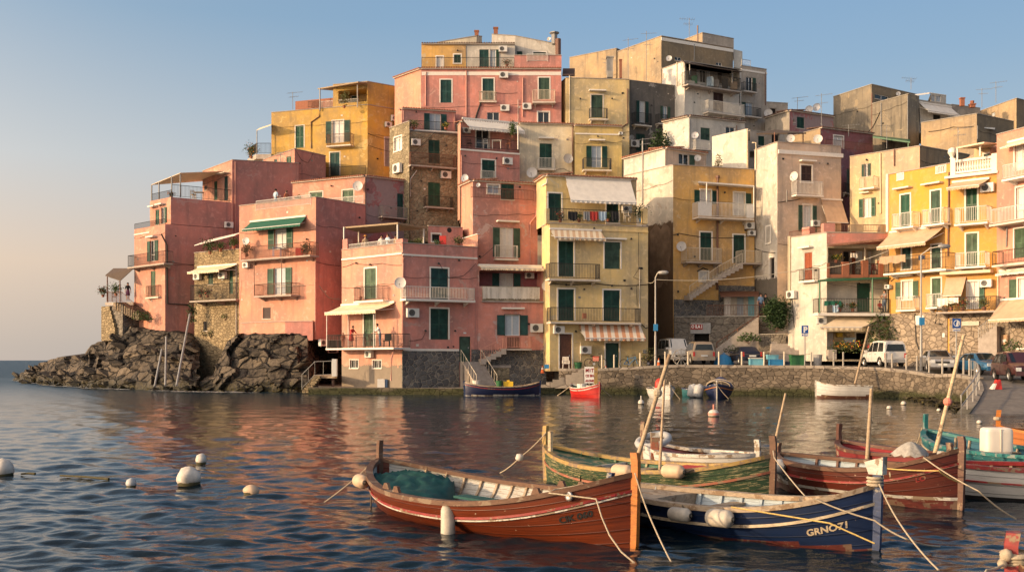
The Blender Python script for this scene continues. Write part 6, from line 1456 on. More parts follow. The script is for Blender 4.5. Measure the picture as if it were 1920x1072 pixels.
for a_, b_, lb in ((W(296, 724, 88.5), W(310, 655, 92.5), 'leaning pale drain pipe on the headland rock, left of the pair'), (W(316, 722, 87), W(318, 632, 92.8), 'upright pale drain pipe on the headland rock'), (W(337, 722, 84.5), W(362, 590, 92), 'long grey drain pipe slanting down beside the tan stone house')):
    mb = MB(); mb.tube([a_-Vector((0, .8, 0)), b_-Vector((0, .9, 0))], .09, 'rail_grey', 7); tag(build('drain_pipe', mb), lb, 'pipe')
# ------------------------------------------------------------------ water
simple('foam', (.6, .6, .6), .9)
def waves(X, Y):
    rng = np.random.RandomState(4); z = np.zeros_like(X)
    amp = 1.15-.35/(1+np.exp(-(X+3)/2.5))            # the open sea at left is a little rougher than the harbour
    wrap = .6*np.sin(X*.31+Y*.17)+.5*np.sin(Y*.23-X*.12)
    for i in range(76):
        lam = .42*1.085**i if i < 30 else .55*1.1**(i-30) if i < 52 else .21*1.035**(i-52); th = rng.normal(.2, .55); k = 2*math.pi/lam; ph = rng.uniform(0, 6.28)
        a = .0050*lam**.82*rng.uniform(.5, 1.3)*(1.5 if lam < .8 else .95 if lam < 2.2 else .26)
        dist = np.maximum(Y, 8); fade = 1/(1+(dist/(lam*70))**4)
        w_ = np.sin(k*(X*math.sin(th)+Y*math.cos(th))+ph+wrap*rng.uniform(-1, 1)); z += a*fade*(2*((w_+1)/2)**1.5-1)
    return z*amp*.70
def water():
    # rows get wider apart with distance; every row spans far to both sides
    Y = [6.0]
    while Y[-1] < 150: Y.append(Y[-1]*1.0+max(.04, Y[-1]**2*.00021))
    Y = np.array(Y); nu = 760; u = np.linspace(-1, 1, nu); rows_x = (Y*.62+4)[:, None]*u[None, :]; YY = np.repeat(Y[:, None], nu, 1)
    ZZ = waves(rows_x, YY); nY = len(Y)
    v = np.stack([rows_x, YY, ZZ], -1).reshape(-1, 3)
    me = bpy.data.meshes.new('water'); i = np.arange(nY*nu).reshape(nY, nu)
    q = np.stack([i[:-1, :-1], i[:-1, 1:], i[1:, 1:], i[1:, :-1]], -1).reshape(-1, 4)
    me.vertices.add(len(v)); me.vertices.foreach_set('co', v.ravel()); me.loops.add(q.size); me.loops.foreach_set('vertex_index', q.ravel().astype(np.int32)); me.polygons.add(len(q)); me.polygons.foreach_set('loop_start', np.arange(0, q.size, 4, dtype=np.int32)); me.polygons.foreach_set('loop_total', np.full(len(q), 4, dtype=np.int32))
    me.polygons.foreach_set('use_smooth', np.ones(len(q), dtype=bool)); me.update(); me.validate()
    # the open sea out to the horizon joins on outside the near sheet, a few millimetres lower
    m = NT('sea_water'); n1 = m.noise(m.pos((.8, 1.0, 1)), 3.4, 4, .6, .3); n2 = m.noise(m.pos((.6, 1, 1)), 9, 4, .62); n3 = m.noise(m.pos((.5, 1, 1)), .9, 4, .6); n4 = m.noise(m.pos((.25, 1, 1)), .9, 5, .7)
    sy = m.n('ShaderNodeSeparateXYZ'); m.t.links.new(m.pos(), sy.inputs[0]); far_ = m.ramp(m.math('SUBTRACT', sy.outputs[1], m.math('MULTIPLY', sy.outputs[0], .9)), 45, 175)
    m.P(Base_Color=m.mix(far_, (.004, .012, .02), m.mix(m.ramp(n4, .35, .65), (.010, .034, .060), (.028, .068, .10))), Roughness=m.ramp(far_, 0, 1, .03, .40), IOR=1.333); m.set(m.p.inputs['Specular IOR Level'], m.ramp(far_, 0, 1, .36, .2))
    h = m.math('ADD', m.math('MULTIPLY', n1, .05), m.math('ADD', m.math('MULTIPLY', n2, .026), m.math('MULTIPLY', n3, .06)))
    m.bump(h, WATER_BUMP, 1.0); me.materials.append(m.m)
    o = bpy.data.objects.new('water', me); COL.objects.link(o); tag(o, kind='structure')
    m = NT('deep_sea'); n1 = m.noise(m.pos((.25, 1, 1)), .9, 5, .7); m.P(Base_Color=m.mix(m.ramp(n1, .35, .65), (.010, .034, .060), (.028, .068, .10)), Roughness=.4, IOR=1.333); m.p.inputs['Specular IOR Level'].default_value = .2; m.bump(n1, .5, 1.0)
    mb = MB(); fy = 149.0; far = 14000
    mb.face([(-1e4, fy, -.03), (1e4, fy, -.03), (2e4, far, -.03), (-2e4, far, -.03)], 'deep_sea')
    mb.face([(-1e4, -60, -.03), (-(6*.62+4)+.2, -60, -.03), (-(6*.62+4)+.2, 6, -.03), (-(150*.62+4)+1, 149, -.03), (-1e4, 149, -.03)], 'sea_water')
    mb.face([(1e4, -60, -.03), ((6*.62+4)-.2, -60, -.03), ((6*.62+4)-.2, 6, -.03), ((150*.62+4)-1, 149, -.03), (1e4, 149, -.03)], 'sea_water')
    mb.face([(-7.6, -60, -.03), (7.6, -60, -.03), (7.6, 6.05, -.03), (-7.6, 6.05, -.03)], 'sea_water')
    tag(build('open_sea', mb, loc=(0, 0, 0)), kind='structure')
WATER_BUMP = .26
water()
mb = MB(); rg = random.Random(21)             # thin broken foam where the swell meets the rocks
for i in range(150):
    px_ = rg.choice((rg.uniform(20, 130), rg.uniform(24, 240), rg.uniform(290, 480))); D = interp(px_, [(24, 134), (48, 120), (75, 111), (107, 104), (154, 97.5), (200, 93.5), (242, 91), (300, 87.4), (345, 84.5), (480, 82.6)])-rg.uniform(-.3, 2.2); c = W(px_, CY, D); c.z = .05; r_ = rg.uniform(.08, .5)
    mb.face([c+Vector((math.cos(t)*r_*rg.uniform(.7, 2.2), math.sin(t)*r_*.5*rg.uniform(.5, 1.2), 0)) for t in np.linspace(0, 2*math.pi, 10)[:-1]], 'foam')
tag(build('foam', mb), kind='stuff')
# ================================================================== boats in the foreground
GF = 'wooden boats moored in the foreground'; GB = 'small boats moored under the quay wall'
b1 = Boat('varnished red brown wooden boat with a teal tarpaulin, nearest of all the moored boats', (-2.36, 19.1), (1.66, 14.45), 2.6, .42, .97, .74, 'hull_red', 'lining_white', 'wood_gunwale', 'wood_orange', .28, .33, stripes=((.235, .035, 'paint_red'), (.275, .022, 'paint_white')), thwarts=(.66,), decks=((.86, .985, 'wood_rail_red', .05),), group=GF, ribk='wood_grey', stern_k='wood_gunwale', zf=.02)
b1.text('CIK 060', .875, .44, .12, -1, 'paint_black', sq=1.0)
m = MB(); p = b1.at_drop(.905, .10, -1)-b1.n*.02; m.lathe(p, [(0, .015), (.04, .02), (.05, .03), (.065, .02), (.07, 0)], 'steel', 16, -b1.n); build('hull_fitting', m, b1.root)
m = MB(); c = b1.S+b1.d*b1.L*.16; n0 = 26; rows = []
for i in range(n0+1):
    q = i/n0; row = []; rng = random.Random(i+3)
    for j in range(21):
        s_ = -1+2*j/20; t = .06+(.27-.11*s_)*q; w = (b1.half(t)-.12); z = b1.sheer(t)-.10+.10*math.sin(math.pi*min(1, q*1.15))*(1-abs(s_)**2.5)-.16*abs(noise.noise(Vector((q*5+s_*2, s_*3-q*2, 2))))+.05*abs(noise.noise(Vector((q*9-s_*4, s_*6, 5))))+.01*noise.noise(Vector((q*25, s_*16, 8)))
        w *= 1-.30*max(0, q-.72)/.28
        if q > .9: z -= (q-.9)*3.6*(1-.5*abs(s_))
        row.append(b1.S+b1.d*b1.L*t+b1.n*w*s_*1.0+Vector((0, 0, z+rng.uniform(-.01, .01))))
    rows.append(row)
m.grid(rows, 'canvas_teal'); m.grid([[p-Vector((0, 0, .02)) for p in r_] for r_ in rows], 'canvas_teal'); m.grid([[r_[0] for r_ in rows], [r_[0]-Vector((0, 0, .05)) for r_ in rows]], 'canvas_teal')
tag(build('tarpaulin', m, smooth=True), 'crumpled teal tarpaulin spread over the stern of the red brown boat', 'tarpaulin')
m = MB(); c = b1.S+b1.d*b1.L*.55
m.obox(b1.S+b1.d*b1.L*.50-b1.n*.72+Vector((0, 0, .40)), b1.d*1.5, b1.n*.26, (0, 0, .035), 'canvas_teal'); build('side_bench', m, b1.root)
for t, sd in ((.30, -1), (.36, -1), (.55, 1), (.63, 1), (.70, 1), (.80, 1), (.83, -1)):
    m = MB(); p = b1.outer(t, 0, sd)-b1.n*sd*.05; m.cells([p-b1.d*.10, p+b1.d*.10, p+b1.d*.10+b1.n*.05, p-b1.d*.10+b1.n*.05, p-b1.d*.04+Vector((0, 0, .11)), p+b1.d*.04+Vector((0, 0, .11)), p+b1.d*.04+b1.n*.05+Vector((0, 0, .11)), p-b1.d*.04+b1.n*.05+Vector((0, 0, .11))], 'wood_gunwale'); build('thole_block', m, b1.root)
b2 = Boat('green boat with badly flaking paint and an ochre gunwale, behind the red brown boat', (.72, 22.5), (4.62, 18.95), 1.95, .44, .82, .72, 'hull_green', 'lining_green', 'wood_ochre', 'wood_gunwale', .34, .4, stripes=((.30, .045, 'wood_rail_red'),), thwarts=(.40,), decks=((.03, .30, 'paint_green', .10), (.88, .985, 'wood_ochre', .05)), group=GF, ribk='paint_green', stern_k='wood_ochre')
m = MB(); p = b2.S+b2.d*b2.L*.31; m.obox(p-b2.n*.6+Vector((0, 0, .10)), b2.d*.05, b2.n*1.2, (0, 0, .32), 'paint_white'); build('bulkhead', m, b2.root)
m = MB(); p = b2.outer(.08, 0, -1)-b2.n*-.08; m.tube([p, p+Vector((0, 0, .42))], .06, 'wood_pale', 6); build('mooring_bitt', m, b2.root)
m = MB(); m.obox(b2.S+b2.d*b2.L*.62-b2.n*.45+Vector((0, 0, .46)), b2.d*1.0, b2.n*.8, (0, 0, .03), 'cl_red'); tag(build('engine_cover', m), 'flat red board lying across the green boat', 'board')
b3 = Boat('white boat with a brown post and life ring, mostly hidden behind the green boat', (2.98, 24.1), (5.1, 22.25), 1.45, .50, .55, .70, 'hull_white', 'lining_brown', 'paint_white', 'paint_white', .3, .42, thwarts=(.45,), decks=((.03, .30, 'paint_red', .08), (.62, .8, 'paint_white', .02)), group=GF, ribs=False, stern_k='wood_dark')
m = MB(); p = b3.S+b3.d*b3.L*.22-b3.n*.5+Vector((0, 0, .1)); m.cbox(p, .16, .16, .72, 'wood_rail_red'); m.cbox(p+Vector((0, 0, .72)), .17, .17, .10, 'paint_white'); build('mooring_bitt', m, b3.root)
m = MB(); c = b3.S+b3.d*.25+Vector((0, 0, .70)); m.grid([[c+b3.d*(.34+.08*math.cos(v))*math.cos(u)+b3.n*(.34+.08*math.cos(v))*math.sin(u)+Vector((0, 0, .08*math.sin(v)+.12*math.sin(u))) for v in np.linspace(0, 2*math.pi, 9)[:-1]] for u in np.linspace(0, 2*math.pi, 25)[:-1]], 'fender_grey', True, True); tag(build('life_ring', m, smooth=True), 'pale ring fender lying on the stern of the white boat', 'life ring')
b4 = Boat('dark mahogany boat with a white rubbing strake and white waterline, right of the green boat', (5.3, 21.2), (7.57, 18.0), 1.85, .57, 1.0, .66, 'hull_brown', 'lining_blue', 'wood_gunwale', 'wood_dark', .22, .2, stripes=((.24, .035, 'paint_red'), (.245, .03, 'paint_cream')), foul=('antifoul', .12), thwarts=(.35,), decks=((.78, .985, 'wood_rail_red', .04),), group=GF, ribk='wood_dark')
m = MB()
for sd in (-1, 1): m.grid([[b4.outer(t, (b4.sheer(t)-z)/(b4.sheer(t)+.34), sd)+b4.n*sd*.006 for z in (.185, .13)] for t in [i/40 for i in range(41)]], 'paint_white')
build('waterline_stripe', m, b4.root); b4.text('E  1', .74, .19, .12, -1, 'paint_cream'); b4.text('LO', .87, .36, .11, -1, 'paint_red')
m = MB(); m.grid([[b4.at_drop(t, z, -1)-b4.n*.01 for z in (.24, .42)] for t in [.06+.014*i for i in range(12)]], 'paint_white'); build('name_board', m, b4.root)
b4.text('OWNICA', .065, .385, .13, -1, 'paint_black', sq=1.0)
b5 = Boat('dark red boat with a crimson interior and a white net, behind the mahogany boat', (7.25, 23.6), (8.4, 20.5), 1.35, .62, .72, .74, 'hull_crimson', 'lining_red', 'wood_dark', 'wood_dark', .2, .36, thwarts=(.3,), decks=((.35, .6, 'cl_red', .12),), group=GF, ribs=False)
b5.text('UZIE', .10, .20, .12, -1, 'paint_cream')
m = MB(); c = Vector((7.55, 20.2, .70)); rows = []
for i in range(9):
    r_ = i/8; rows.append([c+Vector((math.cos(a_)*.34*r_*(1+.2*math.sin(3*a_)), math.sin(a_)*.28*r_, .26*(1-r_**1.6)+.03*math.sin(a_*9)*r_)) for a_ in np.linspace(0, 2*math.pi, 28)[:-1]])
m.grid(rows, 'net', closev=True); tag(build('fishing_net', m, smooth=True), 'heap of whitish fishing net on the side of the mahogany boat', 'net')
b6 = Boat('teal blue boat carrying a big white plastic tank, at the right edge', (10.05, 25.9), (11.2, 19.4), 1.9, .58, .75, .82, 'hull_teal', 'lining_teal', 'paint_teal', 'paint_teal', .3, .38, stripes=((.22, .03, 'rope'),), thwarts=(.35, .75), group=GF)
p = W(1868, 845, 23.2); m = MB(); q = []
for z, f_ in ((-.05, .9), (.0, 1), (.42, 1), (.48, .96), (.51, .82)):
    q.append([p+Vector((math.copysign(abs(math.cos(a_))**.35, math.cos(a_))*.30*f_, math.copysign(abs(math.sin(a_))**.35, math.sin(a_))*.22*f_, z)) for a_ in np.linspace(0, 2*math.pi, 41)[:-1]])
p0 = q[-1]; m.grid(q, 'plastic_white', closev=True); m.face(p0, 'plastic_white'); m.cbox(p+Vector((0, -.01, .0)), .012, .45, .485, 'slab'); tag(build('plastic_tank', m, smooth=False), 'big white plastic tank standing in the teal boat', 'tank')
b7 = Boat('white planked boat with a red gunwale, cut by the right edge below the teal boat', (7.95, 19.75), (12.2, 18.3), 1.6, .58, .85, .62, 'hull_white', 'lining_brown', 'paint_red', 'paint_white', .3, .2, stripes=((.27, .03, 'paint_red'),), foul=('paint_black', .05), thwarts=(.4,), group=GF)
b7.text('<', .43, .22, .22, -1, 'paint_black', 'hull_mark')
b8 = Boat('dark blue boat with a pale blue interior and white letters near its bow', (1.62, 17.35), (4.87, 14.25), 1.8, .42, .84, .52, 'hull_blue', 'lining_blue', 'wood_grey', 'paint_blue', .16, .15, stripes=((.25, .04, 'paint_cream'),), foul=('antifoul', .02), thwarts=(.42,), decks=((.04, .26, 'wood_grey', .06),), group=GF, ribk='lining_blue')
b8.text('GRNO71', .835, .46, .125, -1, 'paint_cream', sq=1.0)
m = MB(); c = b8.B+b8.d*.02+Vector((0, 0, b8.zb+.14)); m.cells([c-b8.n*.07-b8.d*.10, c+b8.n*.07-b8.d*.10, c+b8.n*.07+b8.d*.09, c-b8.n*.07+b8.d*.09, c-b8.n*.07-b8.d*.16+Vector((0, 0, .16)), c+b8.n*.07-b8.d*.16+Vector((0, 0, .16)), c+b8.n*.07+b8.d*.10+Vector((0, 0, .24)), c-b8.n*.07+b8.d*.10+Vector((0, 0, .24))], 'paint_white'); build('post_cap', m, b8.root)
b9 = Boat('orange wooden boat at the right edge, farthest of the moored row', (12.75, 27.9), (16.5, 26.6), 1.7, .60, .8, .78, 'hull_orange', 'lining_brown', 'wood_orange', 'wood_orange', .3, .42, thwarts=(.4,), group=GF)
m = MB(); m.lathe(b9.S+Vector((-.06, 0, .98)), [(.085, -.04), (.095, 0), (.085, .04)], 'rope', 10); build('rope_lashing', m, b9.root)
b10 = Boat('boat with a red painted stem post in the bottom right corner, nearest to the camera', (8.2, 7.6), (4.36, 9.25), 1.7, .55, .74, .7, 'hull_scarlet', 'lining_brown', 'wood_dark', 'paint_red', .27, .3, group=GF, thwarts=(.5,), sthick=.10)
# ---- boats under the quay
def boatpx(label, s_, e_, beam, zm, zb, zs, *a_, **k_): return Boat(label, *(tuple(W(x, CY, D))[:2] for x, D in (s_, e_)), beam, zm, zb, zs, *a_, group=GB, **k_)
c1 = boatpx('long navy blue boat moored along the ledge under the pink house stairs', (1012, 76.6), (871, 75.6), 1.7, .62, .95, .95, 'hull_navy', 'lining_white', 'wood_grey', 'paint_blue', .1, .1, stripes=((.17, .05, 'paint_red'),), foul=('paint_white', .06), thwarts=(.3, .5, .7), gw=.1)
c2 = boatpx('small bright red boat in front of the quay steps', (1072, 74.2), (1124, 71.3), 1.5, .62, .95, .85, 'hull_scarlet', 'lining_green', 'paint_white', 'paint_red', .12, .05, stripes=((.18, .05, 'paint_white'),), thwarts=(.5,))
c3 = boatpx('small white boat loaded with gear, left of the covered navy boat', (1222, 72.2), (1256, 68.6), 1.55, .6, .9, .7, 'hull_white', 'lining_white', 'paint_white', 'paint_white', .2, .0, thwarts=(.5,))
c4 = boatpx('navy blue boat under a dark cover with an orange stripe', (1352, 73.5), (1344, 69.4), 1.9, .7, .95, .8, 'hull_navy', 'lining_white', 'paint_blue', 'paint_white', .25, .1, stripes=((.2, .05, 'wood_orange'),), thwarts=(.5,))
m = MB(); rows = []
for i in range(9):
    t = .12+.62*i/8; rows.append([c4.S+c4.d*c4.L*t+c4.n*math.cos(a_)*(c4.half(t)*.95)+Vector((0, 0, c4.sheer(t)+.0+math.sin(a_)*(.62-.25*(i/8)))) for a_ in np.linspace(0, math.pi, 11)])
m.grid(rows, 'canvas_blue'); m.grid([[p+Vector((0, 0, -.02)) for p in r_] for r_ in rows], 'canvas_blue')
for r_ in (rows[-1], rows[4]): m.tube([p+Vector((0, 0, .02)) for p in r_], .03, 'paint_cream', 5)
tag(build('boat_cover', m), 'arched dark blue cover over the navy boat under the quay', 'boat cover')
c5 = boatpx('white rowing boat with a black bottom under the right part of the quay', (1632, 70.2), (1530, 70.6), 1.5, .85, 1.12, .8, 'hull_white', 'lining_white', 'paint_white', 'paint_white', .06, 0, transom=.75, stern_k='wood_dark', foul=('wood_dark', .22), thwarts=(.3, .55))
c6 = boatpx('low blue dinghy between the white boat and the covered navy boat', (1282, 74.8), (1316, 74.2), 1.2, .5, .6, .55, 'hull_teal', 'lining_teal', 'paint_blue', 'paint_blue', .1, 0, transom=.7, thwarts=(.5,), ribs=False)
def clutter(name, p, r, h, k, label, cat, prof=None):
    m = MB(); prof = prof or [(0, 0), (r*.8, 0), (r, h*.9), (r*1.06, h), (r*.9, h), (0, h*.8)]; m.lathe(p, prof, k, 12); return tag(build(name, m, loc=p), label, cat)
clutter('bucket', W(893, 726, 75.9), .3, .5, 'plastic_white', 'round white tub in the navy boat by the ledge', 'tub'); clutter('bucket', W(936, 724, 75.9), .24, .4, 'plastic_green', 'green tub in the navy boat by the ledge', 'tub')
m = MB(); m.cbox(W(953, 726, 76.1), .7, .4, .42, 'plastic_yellow'); m.cbox(W(953, 726, 76.1)+Vector((0, 0, .42)), .2, .14, .1, 'plastic_yellow'); tag(build('jerrycan', m), 'yellow jerrycan in the navy boat by the ledge', 'can')
clutter('bucket', W(1091, 733, 72.6), .34, .5, 'ac_white', 'white tub standing in the small red boat', 'tub'); clutter('bucket', W(1106, 734, 72.3), .26, .45, 'plastic_grey', 'grey tub standing in the small red boat', 'tub')
m = MB(); m.ball(W(1236, 722, 70.6), .3, 'plastic_red', 10, 1.6); tag(build('float', m, smooth=True), 'upright red float on the small white boat', 'float')
for x, y, D, lb in ((1299, 733, 71.5, 'grey round fender, left of two between the boats under the quay'), (1310, 733, 71.2, 'grey round fender, right of two touching the covered navy boat')):
    fender(W(x, y, D), (.2, 0, 1), .9, .34, 'fender_grey', lb)
m = MB(); P0 = W(1096, 718, 74.6); m.obox(P0, (1.72/2.6, 0, 0), (0, .05, 0), (0, 0, 1.15), 'sign_white'); m.tube([P0+Vector((.33, .03, -1.0)), P0+Vector((.33, .03, 0))], .04, 'wood_grey', 5)
r = empty('sign_board', P0); tag(r, 'white sign board with red lettering standing behind the small red boat', 'sign'); build('board', m, r)
m = MB()
for i, (tx, sz) in enumerate((('M1T', .34), ('CE BN', .23), ('ALONE', .2))): addtext(m, tx, sz, lambda x, y: P0+Vector((.06+x*.9, -.012, .78-.34*i+y)), 'sign_red', .012)
build('lettering', m, r)
m = MB(); m.cbox(W(1117, 722, 77.5), .25, .25, 1.3, 'wood_ochre'); m.cbox(W(1117, 722, 77.5)+Vector((0, 0, 1.3)), .29, .29, .06, 'wood_ochre'); tag(build('mooring_post', m), 'yellow wooden post against the quay beside the white sign board', 'post')
# ---- fenders
up = Vector((0, 0, 1))
def hang(b, t, sd, dz, ln, r, k, label, ax=None):
    g = b.outer(t, 0, sd)+b.n*sd*.04; p = b.at_drop(t, dz, sd)+b.n*sd*(r+.03); fender(p, ax or up, ln, r, k, label, g if ax is None else g)
hang(b1, .585, -1, .33, .60, .105, 'fender', 'long cream fender hanging upright amidships on the red brown boat')
hang(b1, .115, -1, .12, .40, .115, 'fender_tan', 'plump tan fender lying along the stern of the red brown boat', b1.d+b1.n*-.3)
hang(b8, .45, -1, .12, .36, .10, 'fender', 'grey white fender at the stern of the blue boat, left of two', b8.d); hang(b8, .60, -1, .12, .40, .125, 'fender', 'grey white fender on the blue boat amidships, right of two', b8.d)
hang(b4, .13, -1, .13, .48, .145, 'fender_grey', 'large pale grey fender on the mahogany boat', b4.d)
fender(b2.outer(.52, 0, -1)+Vector((-.05, -.12, .0)), b2.d, .42, .125, 'fender_tan', 'tan fender on the side of the green boat, behind the orange stem', b2.outer(.45, 0, -1)); fender(b2.outer(.72, 0, -1)+Vector((-.05, -.12, .0)), b2.d, .44, .125, 'fender_tan', 'tan fender on the side of the green boat, right of the orange stem', b2.outer(.79, 0, -1))
# ---- poles
def pole(a_, b_, r1, r2, k, label, knob=None):
    m = MB(); m.tube([a_, a_.lerp(b_, .5), b_], r1, k, 9, r2); o = build('wooden_pole', m, smooth=True); tag(o, label, 'pole')
    if knob is not None:
        m2 = MB(); m2.ball(a_.lerp(b_, knob), r1*1.9, 'buoy_pink' if knob < .6 else 'rope', 10); build('rope_knot', m2, o)
pole(W(1186, 888, 14.9), W(1256, 664, 14.7), .034, .028, 'pole_wood', 'thick pale pole leaning up from the stem of the red brown boat', .68)
pole(W(1237, 880, 20.4), W(1246, 712, 20.6), .030, .022, 'pole_wood', 'thin upright pole standing in the green boat')
pole(W(1452, 835, 21.0), W(1473, 737, 21.0), .030, .022, 'pole_wood', 'thin leaning pole just behind the stem of the green boat')
pole(W(1626, 862, 21.6), W(1634, 728, 21.6), .045, .035, 'pole_wood', 'thin upright pole standing in the dark red boat')
pole(W(1752, 855, 20.9), W(1807, 628, 20.9), .046, .032, 'wood_pale', 'long pale pole leaning over the mahogany boat', .45)
pole(W(1603, 720, 71.5), W(1629, 612, 73.0), .08, .06, 'pole_wood', 'thin pole leaning from the white rowing boat against the quay')
# ---- ropes
RK = [('rope', .016)]
def rp(pts, label, k='rope', r=.0115, sag=.04): rope(pts, r, k, label, sag)
g = b1.outer(.87, 0, -1)
rp([b1.outer(.985, 0, 1), g+Vector((.05, .1, .03)), g-b1.n*.05, W(1118, 935, 14.1), W(1128, 968, 13.9), W(1143, 1003, 13.7), W(1165, 1034, 13.5), W(1196, 1060, 13.3)], 'pale rope looped over the red brown bow and dropping into the water', sag=.0)
rp([b1.B+Vector((0, -.05, .98)), W(1215, 960, 14.2), W(1258, 1052, 13.2)], 'pale rope from the orange stem running down right into the water', sag=.02)
rp([b1.outer(.02, 0, -1), wat(608, 941)], 'thin rope from the stern of the red brown boat into the water at left', r=.012, sag=.03)
rp([b1.outer(.05, .3, -1), b1.outer(.05, .3, -1)+Vector((0, -.05, -.62))], 'short dark rope dangling under the stern of the red brown boat', 'rope_dark', .012, 0)
rp([b2.S+Vector((0, -.05, .98)), W(975, 857, 22.5), wat(938, 886)], 'rope with a white float from the stern of the green boat', r=.014, sag=.03)
fender(W(974, 857, 22.5), (.3, 0, 1), .14, .08, 'buoy_white', 'small white float threaded on the mooring rope of the green boat')
rp([b2.B+Vector((0, -.08, .90)), W(1452, 858, 18.6), W(1511, 931, 16.3)], 'rope from the stem of the green boat down into the blue boat', sag=.02)
rp([b8.outer(.62, 0, -1)+Vector((0, -.05, .03)), W(1555, 980, 14.0), W(1640, 1018, 13.8)], 'yellow rope crossing the white letters of the blue boat', 'rope_yellow', sag=.0)
rp([b8.outer(.86, 0, -1)+Vector((0, -.04, .04)), W(1640, 975, 13.9), W(1700, 1010, 13.7), wat(1762, 1024)], 'pale rope from the blue gunwale across its bow into the water', sag=.02)
rp([b8.B+Vector((0, -.1, .86)), W(1690, 985, 13.4), W(1760, 1068, 12.6)], 'thick pale rope from the blue stem post toward the camera', sag=.03)
m = MB(); c = b8.B+Vector((0, 0, .88))
for i in range(3): m.lathe(c+Vector((-.02, 0, .045*i-.04)), [(.095, -.02), (.118, 0), (.095, .02)], 'rope', 12)
build('rope_turns', m, b8.root, smooth=True)
rp([b4.outer(.70, 0, -1)+Vector((0, -.03, .03)), W(1760, 882, 17.6), b4.B+Vector((-.05, -.05, .45))], 'yellowish rope along the bow of the mahogany boat', 'rope_yellow', .012, sag=.02)
rp([b4.outer(.9, 0, -1)+Vector((0, -.03, .03)), W(1835, 920, 16.5), wat(1905, 972)], 'white rope from the mahogany bow running down to the right', sag=.03)
rp([b6.outer(.03, 0, -1)+Vector((0, 0, .1)), W(1715, 840, 26.0), wat(1690, 862)], 'rope from the stem of the teal boat down to the left', r=.012)
m = MB(); c = b10.B+Vector((.0, 0, .80)); rg = random.Random(2)
for i in range(4): m.lathe(c+Vector((rg.uniform(-.02, .02), rg.uniform(-.02, .02), -.06+.028*i)), [(.10, -.018), (.125+rg.uniform(0, .02), 0), (.10, .018)], 'rope', 12, (rg.uniform(-.2, .2), rg.uniform(-.2, .2), 1))
m.ball(c+Vector((-.10, -.06, .02)), .06, 'rope', 8); m.ball(c+Vector((-.14, -.07, -.05)), .045, 'rope', 8); build('rope_knot', m, b10.root, smooth=True)
rp([b10.B+Vector((-.1, -.05, .76)), W(1850, 1068, 8.9), W(1820, 1110, 8.6)], 'rope from the red stem post running out of the bottom of the picture', sag=.02)
rp([c5.outer(.97, 0, 1), W(1545, 690, 75)], 'rope from the white rowing boat up to the quay edge', r=.03); rp([c4.B+Vector((0, 0, .9)), wat(1366, 747)], 'rope from the bow of the covered navy boat into the water', r=.025); rp([c3.B+Vector((0, 0, .9)), wat(1275, 748)], 'rope from the bow of the small white boat into the water', r=.025)
rp([c2.S+Vector((0, 0, .8)), wat(1045, 741)], 'rope from the stern of the red boat into the water at left', r=.025); rp([c2.B+Vector((0, 0, .8)), wat(1147, 744)], 'rope from the bow of the red boat into the water at right', r=.025)
rp([W(1352, 690, 78), c4.S+Vector((0, 0, .9))], 'rope from the quay down to the covered navy boat', r=.025)
# ---- buoys and floating things
def buoy(px_, py_, r, k, label, sz=1.0, wob=.12, rise=.35, k2=None):
    p = wat(px_, py_)+Vector((0, 0, r*rise)); m = MB(); m.ball(p, r, k, 20, sz, wob); m.lathe(p+Vector((0, 0, -r*rise-.02)), [(r*.86, -.03), (r*.95, .03), (r*.9, .05)], 'weed', 18)
    if k2:
        m.lathe(p, [(r*1.015, -.04), (r*1.02, .04), (r*.98, .06)], k2, 16); m.tube([p+Vector((0, 0, r*sz)), p+Vector((0, 0, r*sz+.22))], .04, k2, 6)
    return tag(build('buoy', m, loc=p, smooth=True), label, 'buoy', 'mooring buoys floating on the water')
buoy(354, 905, .245, 'buoy_white', 'largest white buoy, egg shaped, floating left of the red brown boat', .82, .28, .5); buoy(377, 867, .13, 'buoy_white', 'small upright white buoy floating just behind the largest one', 1.15, .1, .6); buoy(4, 888, .25, 'buoy_white', 'white buoy cut by the left edge of the picture', .95, .12, .4)
buoy(246, 909, .105, 'fender_grey', 'small grey buoy floating left of the largest white buoy', 1, .1, .4); buoy(471, 924, .15, 'fender_tan', 'small tan weedy buoy floating between the largest buoy and the red brown boat', .75, .15, .3)
buoy(1338, 780, .25, 'buoy_white', 'round red and white banded buoy in the middle of the harbour', .85, .0, .4, 'buoy_pink'); buoy(1202, 757, .17, 'buoy_white', 'small white buoy with a top knob in front of the quay', 1, 0, .5, 'buoy_white')
for x, y, r_, lb in ((1667, 766, .13, 'white ball float near the slipway, left of two'), (1694, 758, .15, 'white ball float near the slipway, right of two'), (1760, 770, .1, 'tiny white float at the foot of the slipway'), (1836, 793, .1, 'tiny white float out beyond the slipway')): buoy(x, y, r_, 'buoy_white', lb, .9, .1, .4)
for x0, y0, x1, y1, lb in ((40, 888, 66, 889, 'short dark stick floating beside the left edge buoy'), (113, 891, 204, 899, 'long thin stick floating at left')):
    m = MB(); m.tube([wat(x0, y0), wat((x0+x1)/2, (y0+y1)/2)+Vector((0, 0, .02)), wat(x1, y1)+Vector((0, 0, .015))], .02, 'weed', 7, .03); tag(build('driftwood', m), lb, 'driftwood')
